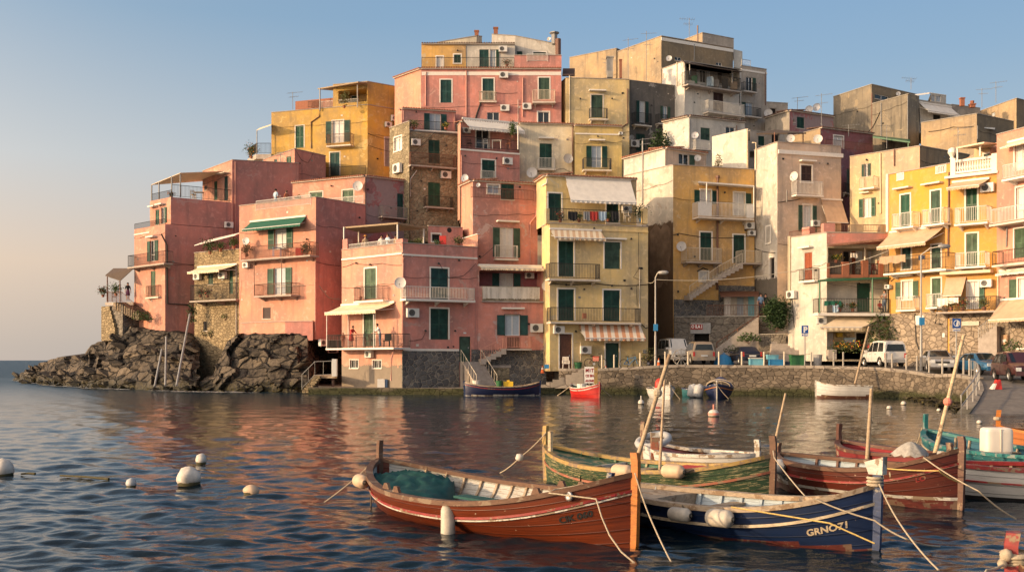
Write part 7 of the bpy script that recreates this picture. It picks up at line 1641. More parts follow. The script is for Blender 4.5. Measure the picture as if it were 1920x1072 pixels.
# ---- rubble at the foot of the right quay
m = MB(); rg = random.Random(8)
for i in range(120):
    t = rg.random(); a_ = W(1700, CY, 68.4).lerp(W(1800, CY, 51), t); p = Vector((a_.x+rg.uniform(0, 2.6)*(.3+.7*math.sin(t*3)), a_.y+rg.uniform(-.6, .8), rg.uniform(-.12, .06))); s_ = rg.uniform(.12, .42)
    cs = [p+Vector((sx*s_*rg.uniform(.5, 1), sy*s_*rg.uniform(.5, 1), sz*s_*rg.uniform(.2, .5)+.05)) for sz in (-1, 1) for sx, sy in ((-1, -1), (1, -1), (1, 1), (-1, 1))]; m.cells(cs, 'rock')
tag(build('rubble', m), kind='stuff')
# ================================================================== quay furniture and vehicles
def gz(x, y): return road_z(x, y)
def onroad(px_, D): p = W(px_, CY, D); return Vector((p.x, p.y, gz(p.x, p.y)-.03))
posts = [(1129, 79.9), (1152, 79.6), (1201, 79.2), (1248, 79), (1291, 79), (1349, 78.4), (1392, 78), (1434, 77.5), (1472, 77), (1523, 76.2), (1565, 75.2), (1583, 74.8), (1663, 72.4), (1675, 71.8), (1702, 70.4), (1722, 69.2), (1745, 67.8), (1770, 66.2), (1796, 64.4), (1810, 63.3), (1821, 62.3)]
pp = []
for i, (x, D) in enumerate(posts):
    p = onroad(x, D); p.y += .25; pp.append(p); m = MB(); h = 1.05; m.tube([p, p+Vector((0, 0, h))], .06, 'cement_plain' if i > 8 else 'rail_cream', 7); m.lathe(p+Vector((0, 0, h)), [(.06, 0), (.045, .03), (0, .04)], 'rail_cream', 7)
    tag(build('bollard', m, loc=p), 'slim upright post in the row along the top edge of the quay wall', 'post', 'posts along the quay edge')
for a_, b_, lb in ((2, 4, 'left'), (5, 9, 'middle')):
    rope([p+Vector((0, 0, .95)) for p in pp[a_:b_+1]], .018, 'rope_dark', 'thin chain strung between the quay posts on the %s stretch' % lb, .10, 'chain')
r = empty('slipway_railing', RP[1]+Vector((0, 0, gz(RP[1].x, RP[1].y)))); tag(r, 'bare steel pipe railing running down beside the slipway into the water', 'railing')
pts = [q+Vector((-.2, 0, gz(q.x, q.y))) for q in [Vector((26.3, 60.6, 0))]+subdiv(RP, 2)]
for a_, b_ in zip(pts, pts[1:]):
    m = MB(); m.tube([a_+Vector((0, 0, -.4)), a_+Vector((0, 0, 1.05)), b_+Vector((0, 0, 1.05)), b_+Vector((0, 0, -.4))], .034, 'rail_grey', 7); m.tube([a_+Vector((0, 0, .55)), b_+Vector((0, 0, .55))], .026, 'rail_grey', 6); build('railing_panel', m, r)
# street lamps
def lamp_post(p, h, arm, label, head='rail_grey'):
    r = empty('street_lamp', p); tag(r, label, 'street lamp'); m = MB(); m.tube([p, p+Vector((0, 0, h*.35))], .10, 'rail_grey', 9, .08); m.tube([p+Vector((0, 0, h*.35)), p+Vector((0, 0, h))], .065, 'rail_grey', 9, .05); build('pole', m, r)
    e = p+Vector((0, 0, h))+arm; m = MB(); m.tube([p+Vector((0, 0, h)), p+Vector((0, 0, h))+arm*.45+Vector((0, 0, .18)), e], .04, 'rail_cream', 6); build('arm', m, r)
    ax = Vector((arm.x, arm.y, 0)).normalized(); m = MB(); m.lathe(e, [(0, -.2), (.10, -.15), (.16, .1), (.15, .45), (.06, .6), (0, .6)], head, 12, ax); build('lamp_head', m, r, smooth=True)
    m = MB(); m.cbox(p+Vector((0, -.12, h*.40)), .3, .2, .5, 'plastic_blue' if h > 6.4 else 'rail_grey'); build('control_box', m, r)
p = onroad(1229, 79.4); lamp_post(p, W(1229, 520, 79.4).z-p.z, Vector((.35, -.1, .35)), 'tall street lamp beside the pale yellow waterfront house')
p = onroad(1727, 69.6); lamp_post(p, W(1727, 478, 69.6).z-p.z, Vector((1.25, -.1, .55)), 'tall street lamp in front of the left bright yellow house')
P1 = W(1229, 524, 79.4); rope([F['42'][1].at(600, 585, .05) if not use(Z6) else 0, P1], .02, 'cable_pale', 'overhead cable from the yellow house to the left street lamp', .15, 'overhead_cable'); rope([P1, W(1500, 505, 79), W(1666, 470, 76)], .022, 'cable_pale', 'long overhead cable from the left street lamp to the bright yellow house', .35, 'overhead_cable')
# signs
def sign_post(px_, D, py_top, w, h, label, kind):
    p = onroad(px_, D); zt = W(px_, py_top, D).z; r = empty('road_sign', p); tag(r, label, 'sign'); m = MB(); m.tube([p, Vector((p.x, p.y, zt))], .045, 'rail_grey', 7); build('pole', m, r)
    c = Vector((p.x, p.y-.06, zt-h)); m = MB(); m.obox(c+Vector((-w/2, 0, 0)), (w, 0, 0), (0, .02, 0), (0, 0, h), 'sign_blue'); m.obox(c+Vector((-w*.45, 0, -.2)), (w*.9, 0, 0), (0, .02, 0), (0, 0, .16), 'sign_white' if kind == 'ring' else 'sign_blue'); build('plate', m, r)
    m = MB(); f_ = lambda x, y: c+Vector((-w*.24+x, -.006, h*.16+y))
    if kind == 'P': addtext(m, 'P', h*.95, f_, 'sign_white', .03); addtext(m, 'ZONA', .17, lambda x, y: c+Vector((-w*.36+x*.95, -.006, -.18+y)), 'sign_white', .006)
    else:
        m.grid([[c+Vector((math.cos(t)*q, -.006, h/2+math.sin(t)*q*1.05)) for q in (w*.30, w*.38)] for t in np.linspace(0, 2*math.pi, 29)], 'sign_white'); m.face([c+Vector((-.05, -.008, h*.2)), c+Vector((.06, -.008, h*.24)), c+Vector((.14, -.008, h*.6)), c+Vector((.03, -.008, h*.8)), c+Vector((-.02, -.008, h*.5))], 'sign_white')
        addtext(m, 'DIVIETO', .11, lambda x, y: c+Vector((-w*.38+x, -.006, -.17+y)), 'sign_blue', .003)
    build('symbol', m, r)
sign_post(1509, 77.2, 610, .50, .58, 'blue parking sign with a white letter P on a thin pole', 'P'); sign_post(1793, 66.5, 597, .52, .60, 'square blue sign with a white ring symbol in front of the bright yellow house', 'ring')
def vehicle(px_, D, hd, *a_, **k_): return car(a_[0], a_[1], onroad(px_, D)+Vector((0, 0, .03)), hd, *a_[2:], **k_)
SUV = [(0, .42, 1.02, 1.10, .86, .80), (.06, .40, 1.05, 1.56, .87, .70), (.28, .34, 1.05, 1.72, .88, .66), (1.4, .32, 1.04, 1.76, .89, .66), (2.45, .32, 1.02, 1.70, .89, .64), (3.15, .32, 1.0, 1.08, .89, .74), (4.1, .34, .92, .97, .86, .72), (4.35, .42, .72, .78, .78, .66)]
VAN = [(0, .40, 1.0, 1.08, .80, .76), (.05, .38, 1.04, 1.62, .82, .70), (.18, .34, 1.04, 1.78, .83, .67), (1.3, .32, 1.04, 1.84, .83, .67), (2.2, .32, 1.03, 1.80, .83, .66), (2.95, .32, 1.0, 1.12, .83, .72), (3.75, .33, .86, .92, .80, .68), (4.0, .42, .66, .72, .72, .6)]
SEDAN = [(0, .42, .80, .86, .76, .66), (.08, .36, .88, .95, .80, .70), (.75, .30, .92, .97, .83, .72), (1.30, .30, .92, 1.36, .84, .60), (2.2, .30, .90, 1.40, .84, .59), (2.6, .30, .89, 1.37, .84, .58), (3.3, .30, .86, .93, .84, .72), (4.2, .32, .72, .80, .80, .66), (4.4, .42, .60, .66, .72, .6)]
MPV = [(0, .44, .94, 1.02, .80, .74), (.10, .38, .98, 1.40, .84, .66), (.45, .32, .98, 1.58, .86, .62), (1.6, .30, .96, 1.62, .86, .62), (2.2, .30, .94, 1.57, .86, .60), (3.2, .30, .92, 1.0, .86, .70), (4.05, .32, .76, .84, .82, .66), (4.3, .42, .60, .66, .74, .6)]
BUS = [(0, .45, 1.15, 1.2, .80, .76), (.05, .40, 1.15, 1.85, .82, .72), (.2, .36, 1.15, 1.95, .82, .70), (2.4, .34, 1.15, 2.0, .82, .70), (3.1, .34, 1.12, 1.93, .82, .68), (3.62, .34, 1.08, 1.2, .82, .74), (3.95, .36, .9, .98, .80, .7), (4.05, .45, .7, .78, .76, .66)]
vehicle(1308, 83.2, 1.62, 'parked_car', 'tan off road car with a spare look back and roof bars, parked with its rear to the water'.replace('a spare look back and ', ''), 'car_tan', SUV, [(.2, .95, .42, .98), (1.05, 1.85, 1.08, 1.82), (1.95, 2.85, 1.9, 2.4)], [(4, 5, 'windscreen')], 4.35, 1.78, (.75, 3.5), .36, (1.08, 1.52, .70, .58), True)
vehicle(1263, 85.5, -1.45, 'parked_van', 'old white van facing the water, left of the tan car', 'car_white', BUS, [(.25, 1.1, .35, 1.1), (1.25, 2.2, 1.25, 2.2), (2.35, 3.3, 2.35, 3.05)], [(4, 5, 'windscreen')], 4.05, 1.65, (.75, 3.2), .32, None, cat='van', front_lights=(.75, .95))
vehicle(1397, 82.0, 1.60, 'parked_car', 'dark navy car in the shade between the tan car and the blue crates', 'car_navy', SEDAN, [(1.15, 1.8, 1.35, 1.85), (1.9, 2.95, 1.95, 2.55)], [(5, 6, 'windscreen')], 4.4, 1.7, (.8, 3.5), .32)
vehicle(1655, 75.3, 1.66, 'parked_van', 'small white van parked with its rear toward the road, in front of the shop', 'car_white', VAN, [(.2, 1.0, .35, 1.0), (1.12, 1.9, 1.14, 1.88), (2.0, 2.75, 2.0, 2.25)], [(4, 5, 'windscreen')], 4.0, 1.67, (.70, 3.25), .32, (1.08, 1.56, .68, .56), cat='van')
vehicle(1757, 69.8, -1.80, 'parked_car', 'silver car facing the water, right of the small white van', 'car_silver', SEDAN, [(1.15, 1.8, 1.35, 1.85), (1.9, 2.95, 1.95, 2.55)], [(5, 6, 'windscreen')], 4.4, 1.7, (.8, 3.5), .32)
vehicle(1838, 67.2, -1.5, 'parked_car', 'metallic blue car half hidden behind the maroon car', 'car_blue', SEDAN, [(1.15, 1.8, 1.35, 1.85), (1.9, 2.95, 1.95, 2.55)], [(5, 6, 'windscreen')], 4.4, 1.7, (.8, 3.5), .32)
vehicle(1908, 59.2, -1.72, 'parked_car', 'dark maroon people carrier at the right edge, nearest of the cars', 'car_maroon', MPV, [(.35, 1.0, .55, 1.0), (1.1, 1.85, 1.12, 1.84), (1.95, 2.95, 1.95, 2.35)], [(4, 5, 'windscreen')], 4.3, 1.72, (.78, 3.4), .33)
# ---- clutter on the quay
def crate(px_, D, w, d_, h, k, label, lift=0, lid=None):
    p = onroad(px_, D)+Vector((0, 0, lift)); m = MB(); t = .04; m.cbox(p, w, d_, t, k)
    for sx in (-1, 1): m.cbox(p+Vector((sx*(w-t)/2, 0, t)), t, d_, h-t, k)
    for sy in (-1, 1): m.cbox(p+Vector((0, sy*(d_-t)/2, t)), w-2*t, t, h-t, k); m.cbox(p+Vector((0, sy*d_/2, h-.08)), w+.04, .05, .06, k)
    if lid: m.cbox(p+Vector((0, 0, h+.003)), w+.06, d_+.1, .06, lid)
    return tag(build('crate', m), label, 'crate', 'fish crates and bins on the quay')
crate(1418, 78.8, 1.0, .6, .55, 'plastic_cyan', 'pale turquoise crate on the quay, leftmost of the crates', lid='plastic_white'); crate(1455, 78.2, 1.0, .6, .50, 'plastic_blue', 'wide blue crate on the quay beside the green bin'); crate(1448, 78.4, .8, .5, .35, 'plastic_cyan', 'light blue crate stacked on the wide blue crate', .51); crate(1478, 78.3, .7, .5, .35, 'cl_navy', 'low dark blue crate between the blue crate and the green bin'); crate(1494, 78.0, .95, .7, .78, 'plastic_green', 'dark green bin on the quay near the parking sign', lid='plastic_green')
clutter('bin', onroad(1533, 78.6), .34, .85, 'plastic_grey', 'round grey bin at the corner of the white house with the shop', 'bin')
m = MB(); rg = random.Random(3); p = onroad(1357, 82.2)
P = []
for i in range(9): P.append([p+Vector((math.cos(a_)*.75*(1-(i/8)**2.2)*(1+.25*noise.noise(Vector((math.cos(a_)*2, math.sin(a_)*2, i*.5)))), math.sin(a_)*.6*(1-(i/8)**2.2), .95*i/8)) for a_ in np.linspace(0, 2*math.pi, 17)[:-1]])
m.grid(P, 'plastic_blue', closev=True); tag(build('covered_heap', m), 'crumpled heap of bright blue plastic behind the navy car', 'heap')
p = onroad(1277, 80.2); r = empty('cart_wheel', p); tag(r, 'pale spoked cart wheel leaning on the quay behind the posts', 'wheel'); c = p+Vector((0, 0, .62)); m = MB()
m.tube([c+Vector((math.cos(t)*.6, 0, math.sin(t)*.6)) for t in np.linspace(0, 2*math.pi, 29)], .035, 'paint_white', 6); build('rim', m, r)
for i in range(12):
    m = MB(); a_ = i*math.pi/6; m.bar(c+Vector((math.cos(a_)*.08, 0, math.sin(a_)*.08)), c+Vector((math.cos(a_)*.58, 0, math.sin(a_)*.58)), .03, 'paint_white'); build('spoke', m, r)
m = MB(); m.lathe(c, [(0, -.08), (.09, -.08), (.1, .08), (0, .08)], 'paint_white', 10, (0, 1, 0)); build('hub', m, r)
def cone(p, h, k, label):
    m = MB(); m.cbox(p, h*.55, h*.55, .04, k); m.lathe(p+Vector((0, 0, .04)), [(h*.22, 0), (h*.13, h*.45)], k, 12); m.lathe(p+Vector((0, 0, .04)), [(h*.13, h*.45), (h*.08, h*.7)], 'sign_white', 12); m.lathe(p+Vector((0, 0, .04)), [(h*.08, h*.7), (h*.04, h*.95), (0, h*.96)], k, 12); return tag(build('traffic_cone', m, loc=p), label, 'cone')
cone(W(1017, 699, 81.2), .55, 'plastic_orange', 'orange and white cone at the left top of the quay steps'); cone(W(1136, 697, 79.9), .45, 'plastic_orange', 'small orange cone beside the posts in front of the yellow house'); cone(onroad(1235, 79.8), .6, 'plastic_orange', 'orange cone at the foot of the left street lamp')
p = onroad(1868, 55.6)
r = empty('barrier_block', p); tag(r, 'small red and white plastic barrier standing on the slipway', 'barrier'); m = MB(); m.cells([p+Vector((x, y, z)) for x, y, z in ((-.18, -.2, 0), (.22, -.2, 0), (.22, .2, 0), (-.18, .2, 0), (-.02, -.1, .5), (.2, -.1, .5), (.2, .1, .5), (-.02, .1, .5))], 'plastic_red'); build('red_block', m, r); m = MB(); m.cells([p+Vector((x, y, z)) for x, y, z in ((-.30, -.22, 0), (-.17, -.22, 0), (-.17, .2, 0), (-.3, .2, 0), (-.12, -.14, .3), (-.03, -.14, .3), (-.03, .1, .3), (-.12, .1, .3))], 'plastic_white'); build('white_foot', m, r)
def bicycle(p, hd, k, label, s=1.0):
    r = empty('bicycle', p); tag(r, label, 'bicycle'); fx = Vector((math.cos(hd), math.sin(hd), 0)); fy = Vector((-math.sin(hd), math.cos(hd), 0)); up = Vector((0, 0, 1)); R0 = .34
    for x in (-.52, .52):
        c = p+fx*x+up*R0; m = MB(); m.tube([c+fx*math.cos(t)*R0+up*math.sin(t)*R0 for t in np.linspace(0, 2*math.pi, 25)], .028, 'rubber', 6); w = build('wheel', m, r); m = MB()
        for i in range(8): t = i*math.pi/4; m.bar(c, c+fx*math.cos(t)*.32+up*math.sin(t)*.32, .008, 'steel')
        build('spokes', m, w)
    q = lambda x, z: p+fx*x+up*z
    m = MB()
    for a_, b_ in ((q(-.52, .34), q(-.12, .3)), (q(-.12, .3), q(-.26, .86)), (q(-.12, .3), q(.38, .78)), (q(-.22, .72), q(.36, .84)), (q(-.52, .34), q(-.22, .72)), (q(.36, .9), q(.52, .34))): m.bar(a_, b_, .032, k)
    build('frame', m, r); m = MB(); m.cells([q(-.4, .86)+fy*.08, q(-.12, .86)+fy*.03, q(-.12, .86)-fy*.03, q(-.4, .86)-fy*.08, q(-.4, .93)+fy*.08, q(-.12, .91)+fy*.03, q(-.12, .91)-fy*.03, q(-.4, .93)-fy*.08], 'black'); build('saddle', m, r)
    m = MB(); m.tube([q(.36, .9), q(.34, 1.02), q(.34, 1.04)+fy*.26, q(.22, 1.02)+fy*.29], .016, 'black', 5); m.tube([q(.34, 1.02), q(.34, 1.04)-fy*.26, q(.22, 1.02)-fy*.29], .016, 'black', 5); build('handlebar', m, r); m = MB(); m.lathe(q(-.12, .3), [(0, -.03), (.1, -.03), (.1, .03), (0, .03)], 'steel', 12, fy); build('crank', m, r); return r
use(E5); bicycle(ZW(760, 268, 80.9), .12, 'plastic_blue', 'blue bicycle parked right of the dark green door of the yellow house'); bicycle(ZW(410, 262, 80.8), -.1, 'iron_rust', 'dark red bicycle with a box, left of the dark green door of the yellow house'); bicycle(ZW(950, 258, 80.9), .3, 'black', 'black bicycle leaning by the left street lamp')
m = MB(); p = ZW(412, 195, 80.7); m.cbox(p+Vector((0, 0, .0)), .42, .34, .3, 'buoy_pink'); m.cbox(p+Vector((0, 0, .302)), .46, .38, .05, 'plastic_red'); tag(build('bicycle_box', m), 'faded red box fixed on the dark red bicycle', 'box')
p = ZW(112, 278, 80.6); r = empty('chair', p); tag(r, 'white plastic armchair beside the brown door of the yellow house', 'chair')
for x in (-.24, .24):
    for y in (-.22, .22): m = MB(); m.bar(p+Vector((x, y, 0)), p+Vector((x*.9, y*.9, .44)), .04, 'plastic_white'); build('leg', m, r)
m = MB(); m.cbox(p+Vector((0, 0, .42)), .5, .48, .04, 'plastic_white'); build('seat', m, r); m = MB()
for i in range(5): m.bar(p+Vector((-.2+.1*i, .22, .46)), p+Vector((-.2+.1*i, .3, .92)), .05, 'plastic_white')
m.bar(p+Vector((-.24, .3, .92)), p+Vector((.24, .3, .92)), .05, 'plastic_white'); build('backrest', m, r)
for x in (-.26, .26): m = MB(); m.bar(p+Vector((x, -.22, .66)), p+Vector((x, .26, .66)), .045, 'plastic_white'); m.bar(p+Vector((x, -.2, .44)), p+Vector((x, -.2, .66)), .04, 'plastic_white'); build('armrest', m, r)
clutter('planter', ZW(235, 278, 80.9), .3, .55, 'plastic_green', 'dark green tub beside the air conditioner of the yellow house', 'tub')
m = MB(); p = W(1025, 690, 80.6); m.tube([p, p+Vector((-.25, .2, 1.7))], .025, 'wood_dark', 5); m.cbox(p+Vector((0, -.02, -.02)), .35, .12, .3, 'plastic_blue'); tag(build('broom', m), 'dark broom with a blue head leaning at the left corner of the yellow house', 'broom')
use(Z5); p = ZW(325, 975, 79.6); r = empty('storage_box', p); tag(r, 'white and blue box standing on the ledge at the pink corner', 'box'); m = MB(); m.cbox(p, .55, .5, .62, 'ac_white'); build('body', m, r); m = MB(); m.cbox(p+Vector((.36, .1, 0)), .17, .45, .58, 'cl_blue'); build('panel', m, r)
# ================================================================== plants
use(Q4); base = ZW(1020, 545, 83.7); r = empty('tree', base); tag(r, 'round dark green bushy tree between the ramp and the stone steps', 'tree'); m = MB(); m.tube([base, base+Vector((.1, 0, .5)), base+Vector((0, .1, 1.2))], .12, 'wood_dark', 7, .06)
for i in range(7): a_ = i*.9; m.tube([base+Vector((0, 0, .6)), base+Vector((math.cos(a_)*.5, math.sin(a_)*.4, 1.3+.1*i))], .04, 'wood_dark', 5, .015)
build('trunk', m, r); m = MB(); rg = random.Random(12); c = base+Vector((0, 0, 1.5)); P = []
while len(P) < 5200:
    d_ = Vector((rg.uniform(-1, 1), rg.uniform(-1, 1), rg.uniform(-1, 1)))
    if d_.length > 1: continue
    q = c+Vector((d_.x*1.3, d_.y*1.15, d_.z*1.45)); e = noise.noise(q*1.3)
    if d_.length > .72+.32*e and rg.random() < .93: continue
    if d_.length < .45 and rg.random() < .6: continue
    P.append(q)
m.leaves(P, .19, 'leaf_dark', rg); m.leaves(P[::6], .14, 'leaf', rg); build('crown', m, r)
def shrub(p, w, h, n, k, label, size=.16, name='shrub', flat=.6, cat='shrub'):
    rg = random.Random(int(p.x*37+p.y*11)); m = MB(); P = []
    while len(P) < n:
        d_ = Vector((rg.uniform(-1, 1), rg.uniform(-1, 1), rg.uniform(0, 1)))
        if d_.x**2+d_.y**2+d_.z**2 > 1+.5*noise.noise(Vector((d_.x*3, d_.y*3, d_.z*3+p.x))): continue
        P.append(p+Vector((d_.x*w/2, d_.y*w/2*flat, d_.z*h)))
    r = empty(name, p); tag(r, label, cat); m.leaves(P, size, k, rg); build('foliage', m, r); m2 = MB()
    for i in range(5): m2.tube([p-Vector((0, 0, .2)), rg.choice(P)], .025, 'wood_dark', 4, .01)
    build('stem', m2, r); return r
shrub(ZW(820, 612, 84.6), 1.9, .75, 260, 'leaf', 'spreading green fern on the ramp wall above the navy car', .22); shrub(ZW(690, 690, 83.8), 1.4, .6, 120, 'leaf_dark', 'low weeds at the foot of the ramp beside the blue heap'); shrub(ZW(110, 745, 82.3), 1.3, 1.0, 200, 'leaf_olive', 'olive green bush beside the left street lamp')
use(A8); shrub(ZW(845, 880, 79.6), 2.6, 2.3, 650, 'leaf', 'tall climbing shrub at the right end of the shop front', .2); 
for i, (x, k, lb) in enumerate(((530, 'leaf', 'green hedge in a stone planter at the left of the shop front'), (590, 'leaf_olive', 'olive hedge with orange blossom in the middle of the shop front'), (660, 'leaf', 'green hedge in front of the dark shop doorway'))):
    q = shrub(ZW(x, 960, 78.8), 2.0, .95, 320, k, lb, .15, 'hedge', .5, 'hedge')
    m = MB(); p = ZW(x, 1005, 78.8); m.cbox(p, 1.75, .6, .7, 'slab_grey'); build('planter_box', m, q); m = MB(); m.leaves([p+Vector((R_.uniform(-.8, .8), -.4, R_.uniform(.8, 1.4))) for _ in range(40)], .12, ('flower_orange', 'flower_yellow', 'flower_red')[i], R_); build('blossom', m, q)
use(A1); shrub(ZW(265, 950, 97.4), 2.2, .9, 260, 'leaf', 'green plants growing on the wall under the headland terrace stairs', .2); shrub(ZW(550, 960, 95.0), 1.0, 2.2, 260, 'leaf_dark', 'dark green creeper on the wall foot between the rose and tan houses', .2)
for x, y, lb in ((738, 940, 'upper green tuft on the tan stone wall'), (620, 1035, 'left green tuft on the tan stone wall'), (657, 1040, 'small green tuft low on the tan stone wall')): shrub(F['32'][0].at(x, y, .12), .7, .5, 50, 'leaf', lb, .16)
use(Q1); shrub(ZW(590, 290, 91), .7, 1.1, 120, 'leaf_olive', 'thin green plant on the roof of the orange yellow house', .18); 
use(Z7); shrub(ZW(705, 905, 106), 2.4, 2.2, 500, 'leaf_dark', 'dark green tree in the gap below the decayed grey house', .3)
use(Z6)
for x, k, fl, lb in ((270, 'leaf', None, 'leafy pot plant behind the terrace rail under the big white awning'), (180, 'leaf_dark', 'flower_red', 'pot with red flowers at the left end of the yellow house terrace'), (410, 'leaf', None, 'pot plant in front of the dark door on the yellow house terrace')): plant(F['42'][1].at(x, 298, -.5), .95, lb, leaf=k, flower=fl, w=.8)
plant(F['42'][1].at(566, 296, -.6), 1.7, 'large plant in a blue pot at the right corner of the yellow house terrace', 'plastic_blue', 'leaf', None, 1.6)
f = F['42'][1]
for x0, x1, k, lb, sd_ in ((218, 262, 'cl_black', 'dark cloths hanging on the yellow house terrace rail', 1), (292, 322, 'cl_grey', 'grey cloth on the yellow house terrace rail', 2), (322, 362, 'cl_red', 'red patterned cloth on the yellow house terrace rail', 3), (364, 402, 'cl_lightblue', 'pale blue cloth on the yellow house terrace rail', 4), (424, 460, 'cl_black', 'black cloth near the right end of the yellow house terrace rail', 5)): cloth(f, x0, 247, x1, 288, k, lb, .08, seed=sd_)
use(Z5); b = F['40'][1]; a = F['40'][0]
for x, h_, k, fl, lb in ((470, .7, 'leaf', None, 'green planter at the left end of the pink house front parapet'), (520, .9, 'leaf_olive', None, 'spiky olive plant on the pink house front parapet'), (620, .7, 'leaf', None, 'bushy plant before the small roof room of the pink house'), (733, 1.0, 'leaf_olive', None, 'spiky agave pot at the right end of the pink house parapet')): plant(b.at(x, 236, -.5), h_, lb, leaf=k, flower=fl, w=h_*1.1)
plant(a.at(205, 245, -.4), .6, 'small green plant behind the white roof rail of the pink corner house'); plant(a.at(215, 518, .35), .45, 'small pot of flowers on the narrow balcony of the pink corner house', flower='flower_red')
m = MB(); p = b.at(650, 232, -.6); m.cbox(p, .5, .3, .8, 'plastic_red'); tag(build('cabinet', m), 'red cabinet on the pink house roof terrace', 'cabinet')
use(Z4); f = F['30'][0]; plant(f.at(85, 325, .6), 1.35, 'bushy potted plant at the left end of the balcony under the green awning', leaf='leaf_dark'); plant(f.at(385, 325, .6), 1.45, 'dark plant in a pot at the right end of the balcony under the green awning', leaf='leaf_dark'); plant(f.at(350, 80, -.6), 1.3, 'pale pot plant on the roof terrace of the rose house', leaf='leaf_olive', pot='slab')
m = MB(); p = f.at(352, 328, .4); m.cbox(p, .55, .3, .75, 'plastic_red'); tag(build('cabinet', m), 'red box on the balcony under the green awning', 'box')
use(A1)
for x, y, D, h_, fl, lb in ((655, 560, 93.9, 1.7, None, 'tall plant on the roof of the tan stone house at left'), (715, 545, 93.2, 1.1, None, 'small plant in the middle of the tan stone house roof'), (792, 530, 92.6, 1.2, None, 'plant at the right end of the tan stone house roof'), (40, 806, 102.4, 1.3, 'flower_red', 'plant with red flowers at the outer corner of the headland terrace'), (115, 800, 101.2, 1.6, None, 'green plant on the headland terrace under the dark pergola'), (432, 240, 97.9, .8, 'flower_orange', 'orange flowering plant at the corner of the far left roof terrace')): plant(ZW(x, y+12, D), h_, lb, flower=fl, w=h_)
f = F['32'][0]
for x, lb in ((600, 'red flowers at the left of the tan stone house balcony'), (640, 'red flowers in the middle of the tan stone house balcony')): plant(f.at(x, 820, 1.1), .9, lb, flower='flower_red', w=1.0)
use(Z2); plant(ZW(132, 640, 113.5), 2.0, 'bushy plant with orange flowers at the left terrace of the mustard house', flower='flower_orange', w=1.9, n=420); plant(ZW(700, 335, 109.0), 2.4, 'round brownish plant on the mustard house roof terrace', leaf='leaf_olive', w=1.5, n=380)
use(Z3); plant(ZW(320, 682, 100.8), .9, 'yellow flowering pot on the small pink house balcony', flower='flower_yellow', w=1.1); plant(ZW(120, 682, 100.2), 1.2, 'olive plant at the left of the small pink house balcony', leaf='leaf_olive', w=1.4); plant(ZW(705, 285, 106.2), .9, 'red flowering plant on the terrace of the long pink house', flower='flower_red', w=1.4); plant(ZW(740, 735, 98.8), 2.0, 'tall plant on the roofed terrace of the narrow pink house', w=1.0)
use(A8); f = F['26'][1]; plant(f.at(505, 290, -.3), .9, 'yellow flowering plant on the orange pillar parapet', flower='flower_yellow', w=1.4)
for x, fl, lb in ((500, 'flower_red', 'red flowers on the green framed balcony at left'), (535, 'flower_red', 'second red flowering pot on the green framed balcony'), (630, 'flower_orange', 'brownish pot plant left of the green door on the green framed balcony')): plant(f.at(x, 655, .9), .95, lb, flower=fl, w=.8)
cloth(f, 420, 572, 545, 605, 'canvas_green', 'green cloth over the rail of the green framed balcony', 1.15, seed=6); cloth(f, 478, 600, 530, 655, 'cl_lightblue', 'pale blue cloth on the green framed balcony', 1.15, seed=7)
use(A7); f = F['23'][0]; cloth(f, 45, 100, 158, 168, 'cl_tan', 'beige cloth on the long yellow house balcony, left of two', 1.15, seed=8); cloth(f, 163, 88, 280, 158, 'cl_tan', 'beige cloth on the long yellow house balcony, right of two', 1.15, seed=9); cloth(f, 400, 92, 460, 130, 'cl_navy', 'dark blue cloth on the long yellow house balcony', 1.15, seed=10)
f = F['24'][0]; cloth(f, 566, 480, 668, 552, 'canvas_white', 'white cloth on the cluttered lower yellow house balcony, left of two', 1.35, seed=11); cloth(f, 672, 476, 764, 528, 'canvas_white', 'white cloth on the cluttered lower yellow house balcony, right of two', 1.35, seed=12)
for x, fl, lb in ((700, None, 'dry looking plant on the cluttered lower yellow house balcony'), (800, 'flower_red', 'red flowering plant on the cluttered lower yellow house balcony'), (1000, None, 'pot plant at the right of the cluttered lower yellow house balcony')): plant(f.at(x, 595, 1.0), 1.1, lb, flower=fl, leaf='leaf_olive', w=1.0)
shrub(f.at(1255, 960, 3.0), 1.4, .9, 160, 'leaf', 'green plants under the wide brown awning at the right edge', .18)
use(Q2); f = F['24'][0]
# ================================================================== people
use(A1); person(ZW(183, 838, 100.6), 1.72, 'person in a dark dress standing on the headland terrace stairs', .5, 'cl_black', 'cl_purple', 'hair_dark', 'stand', True)
use(Z2); person(ZW(283, 948, 90.2), 1.72, 'person in a pale blue shirt on the rose house roof terrace', 2.6, 'cl_lightblue', 'cl_jeans', 'hair_dark'); person(ZW(348, 950, 89.6), 1.6, 'person in a rust red top beside the one in pale blue', -2.4, 'cl_rust', 'cl_navy', 'hair_brown')
use(Z5); a = F['40'][0]
person(a.at(165, 762, .9), 1.62, 'person in a red top leaning on the lower pink house balcony', .9, 'cl_red', 'cl_red', 'hair_dark', 'lean', True); person(a.at(122, 762, .9), 1.1, 'child in pink at the left of the lower pink house balcony', .4, 'cl_rust', 'cl_rust', 'hair_brown', 'stand'); person(a.at(318, 762, .9), 1.75, 'person in a white shirt and jeans bending over the lower pink house balcony', -1.2, 'cl_white', 'cl_jeans', 'hair_dark', 'lean')
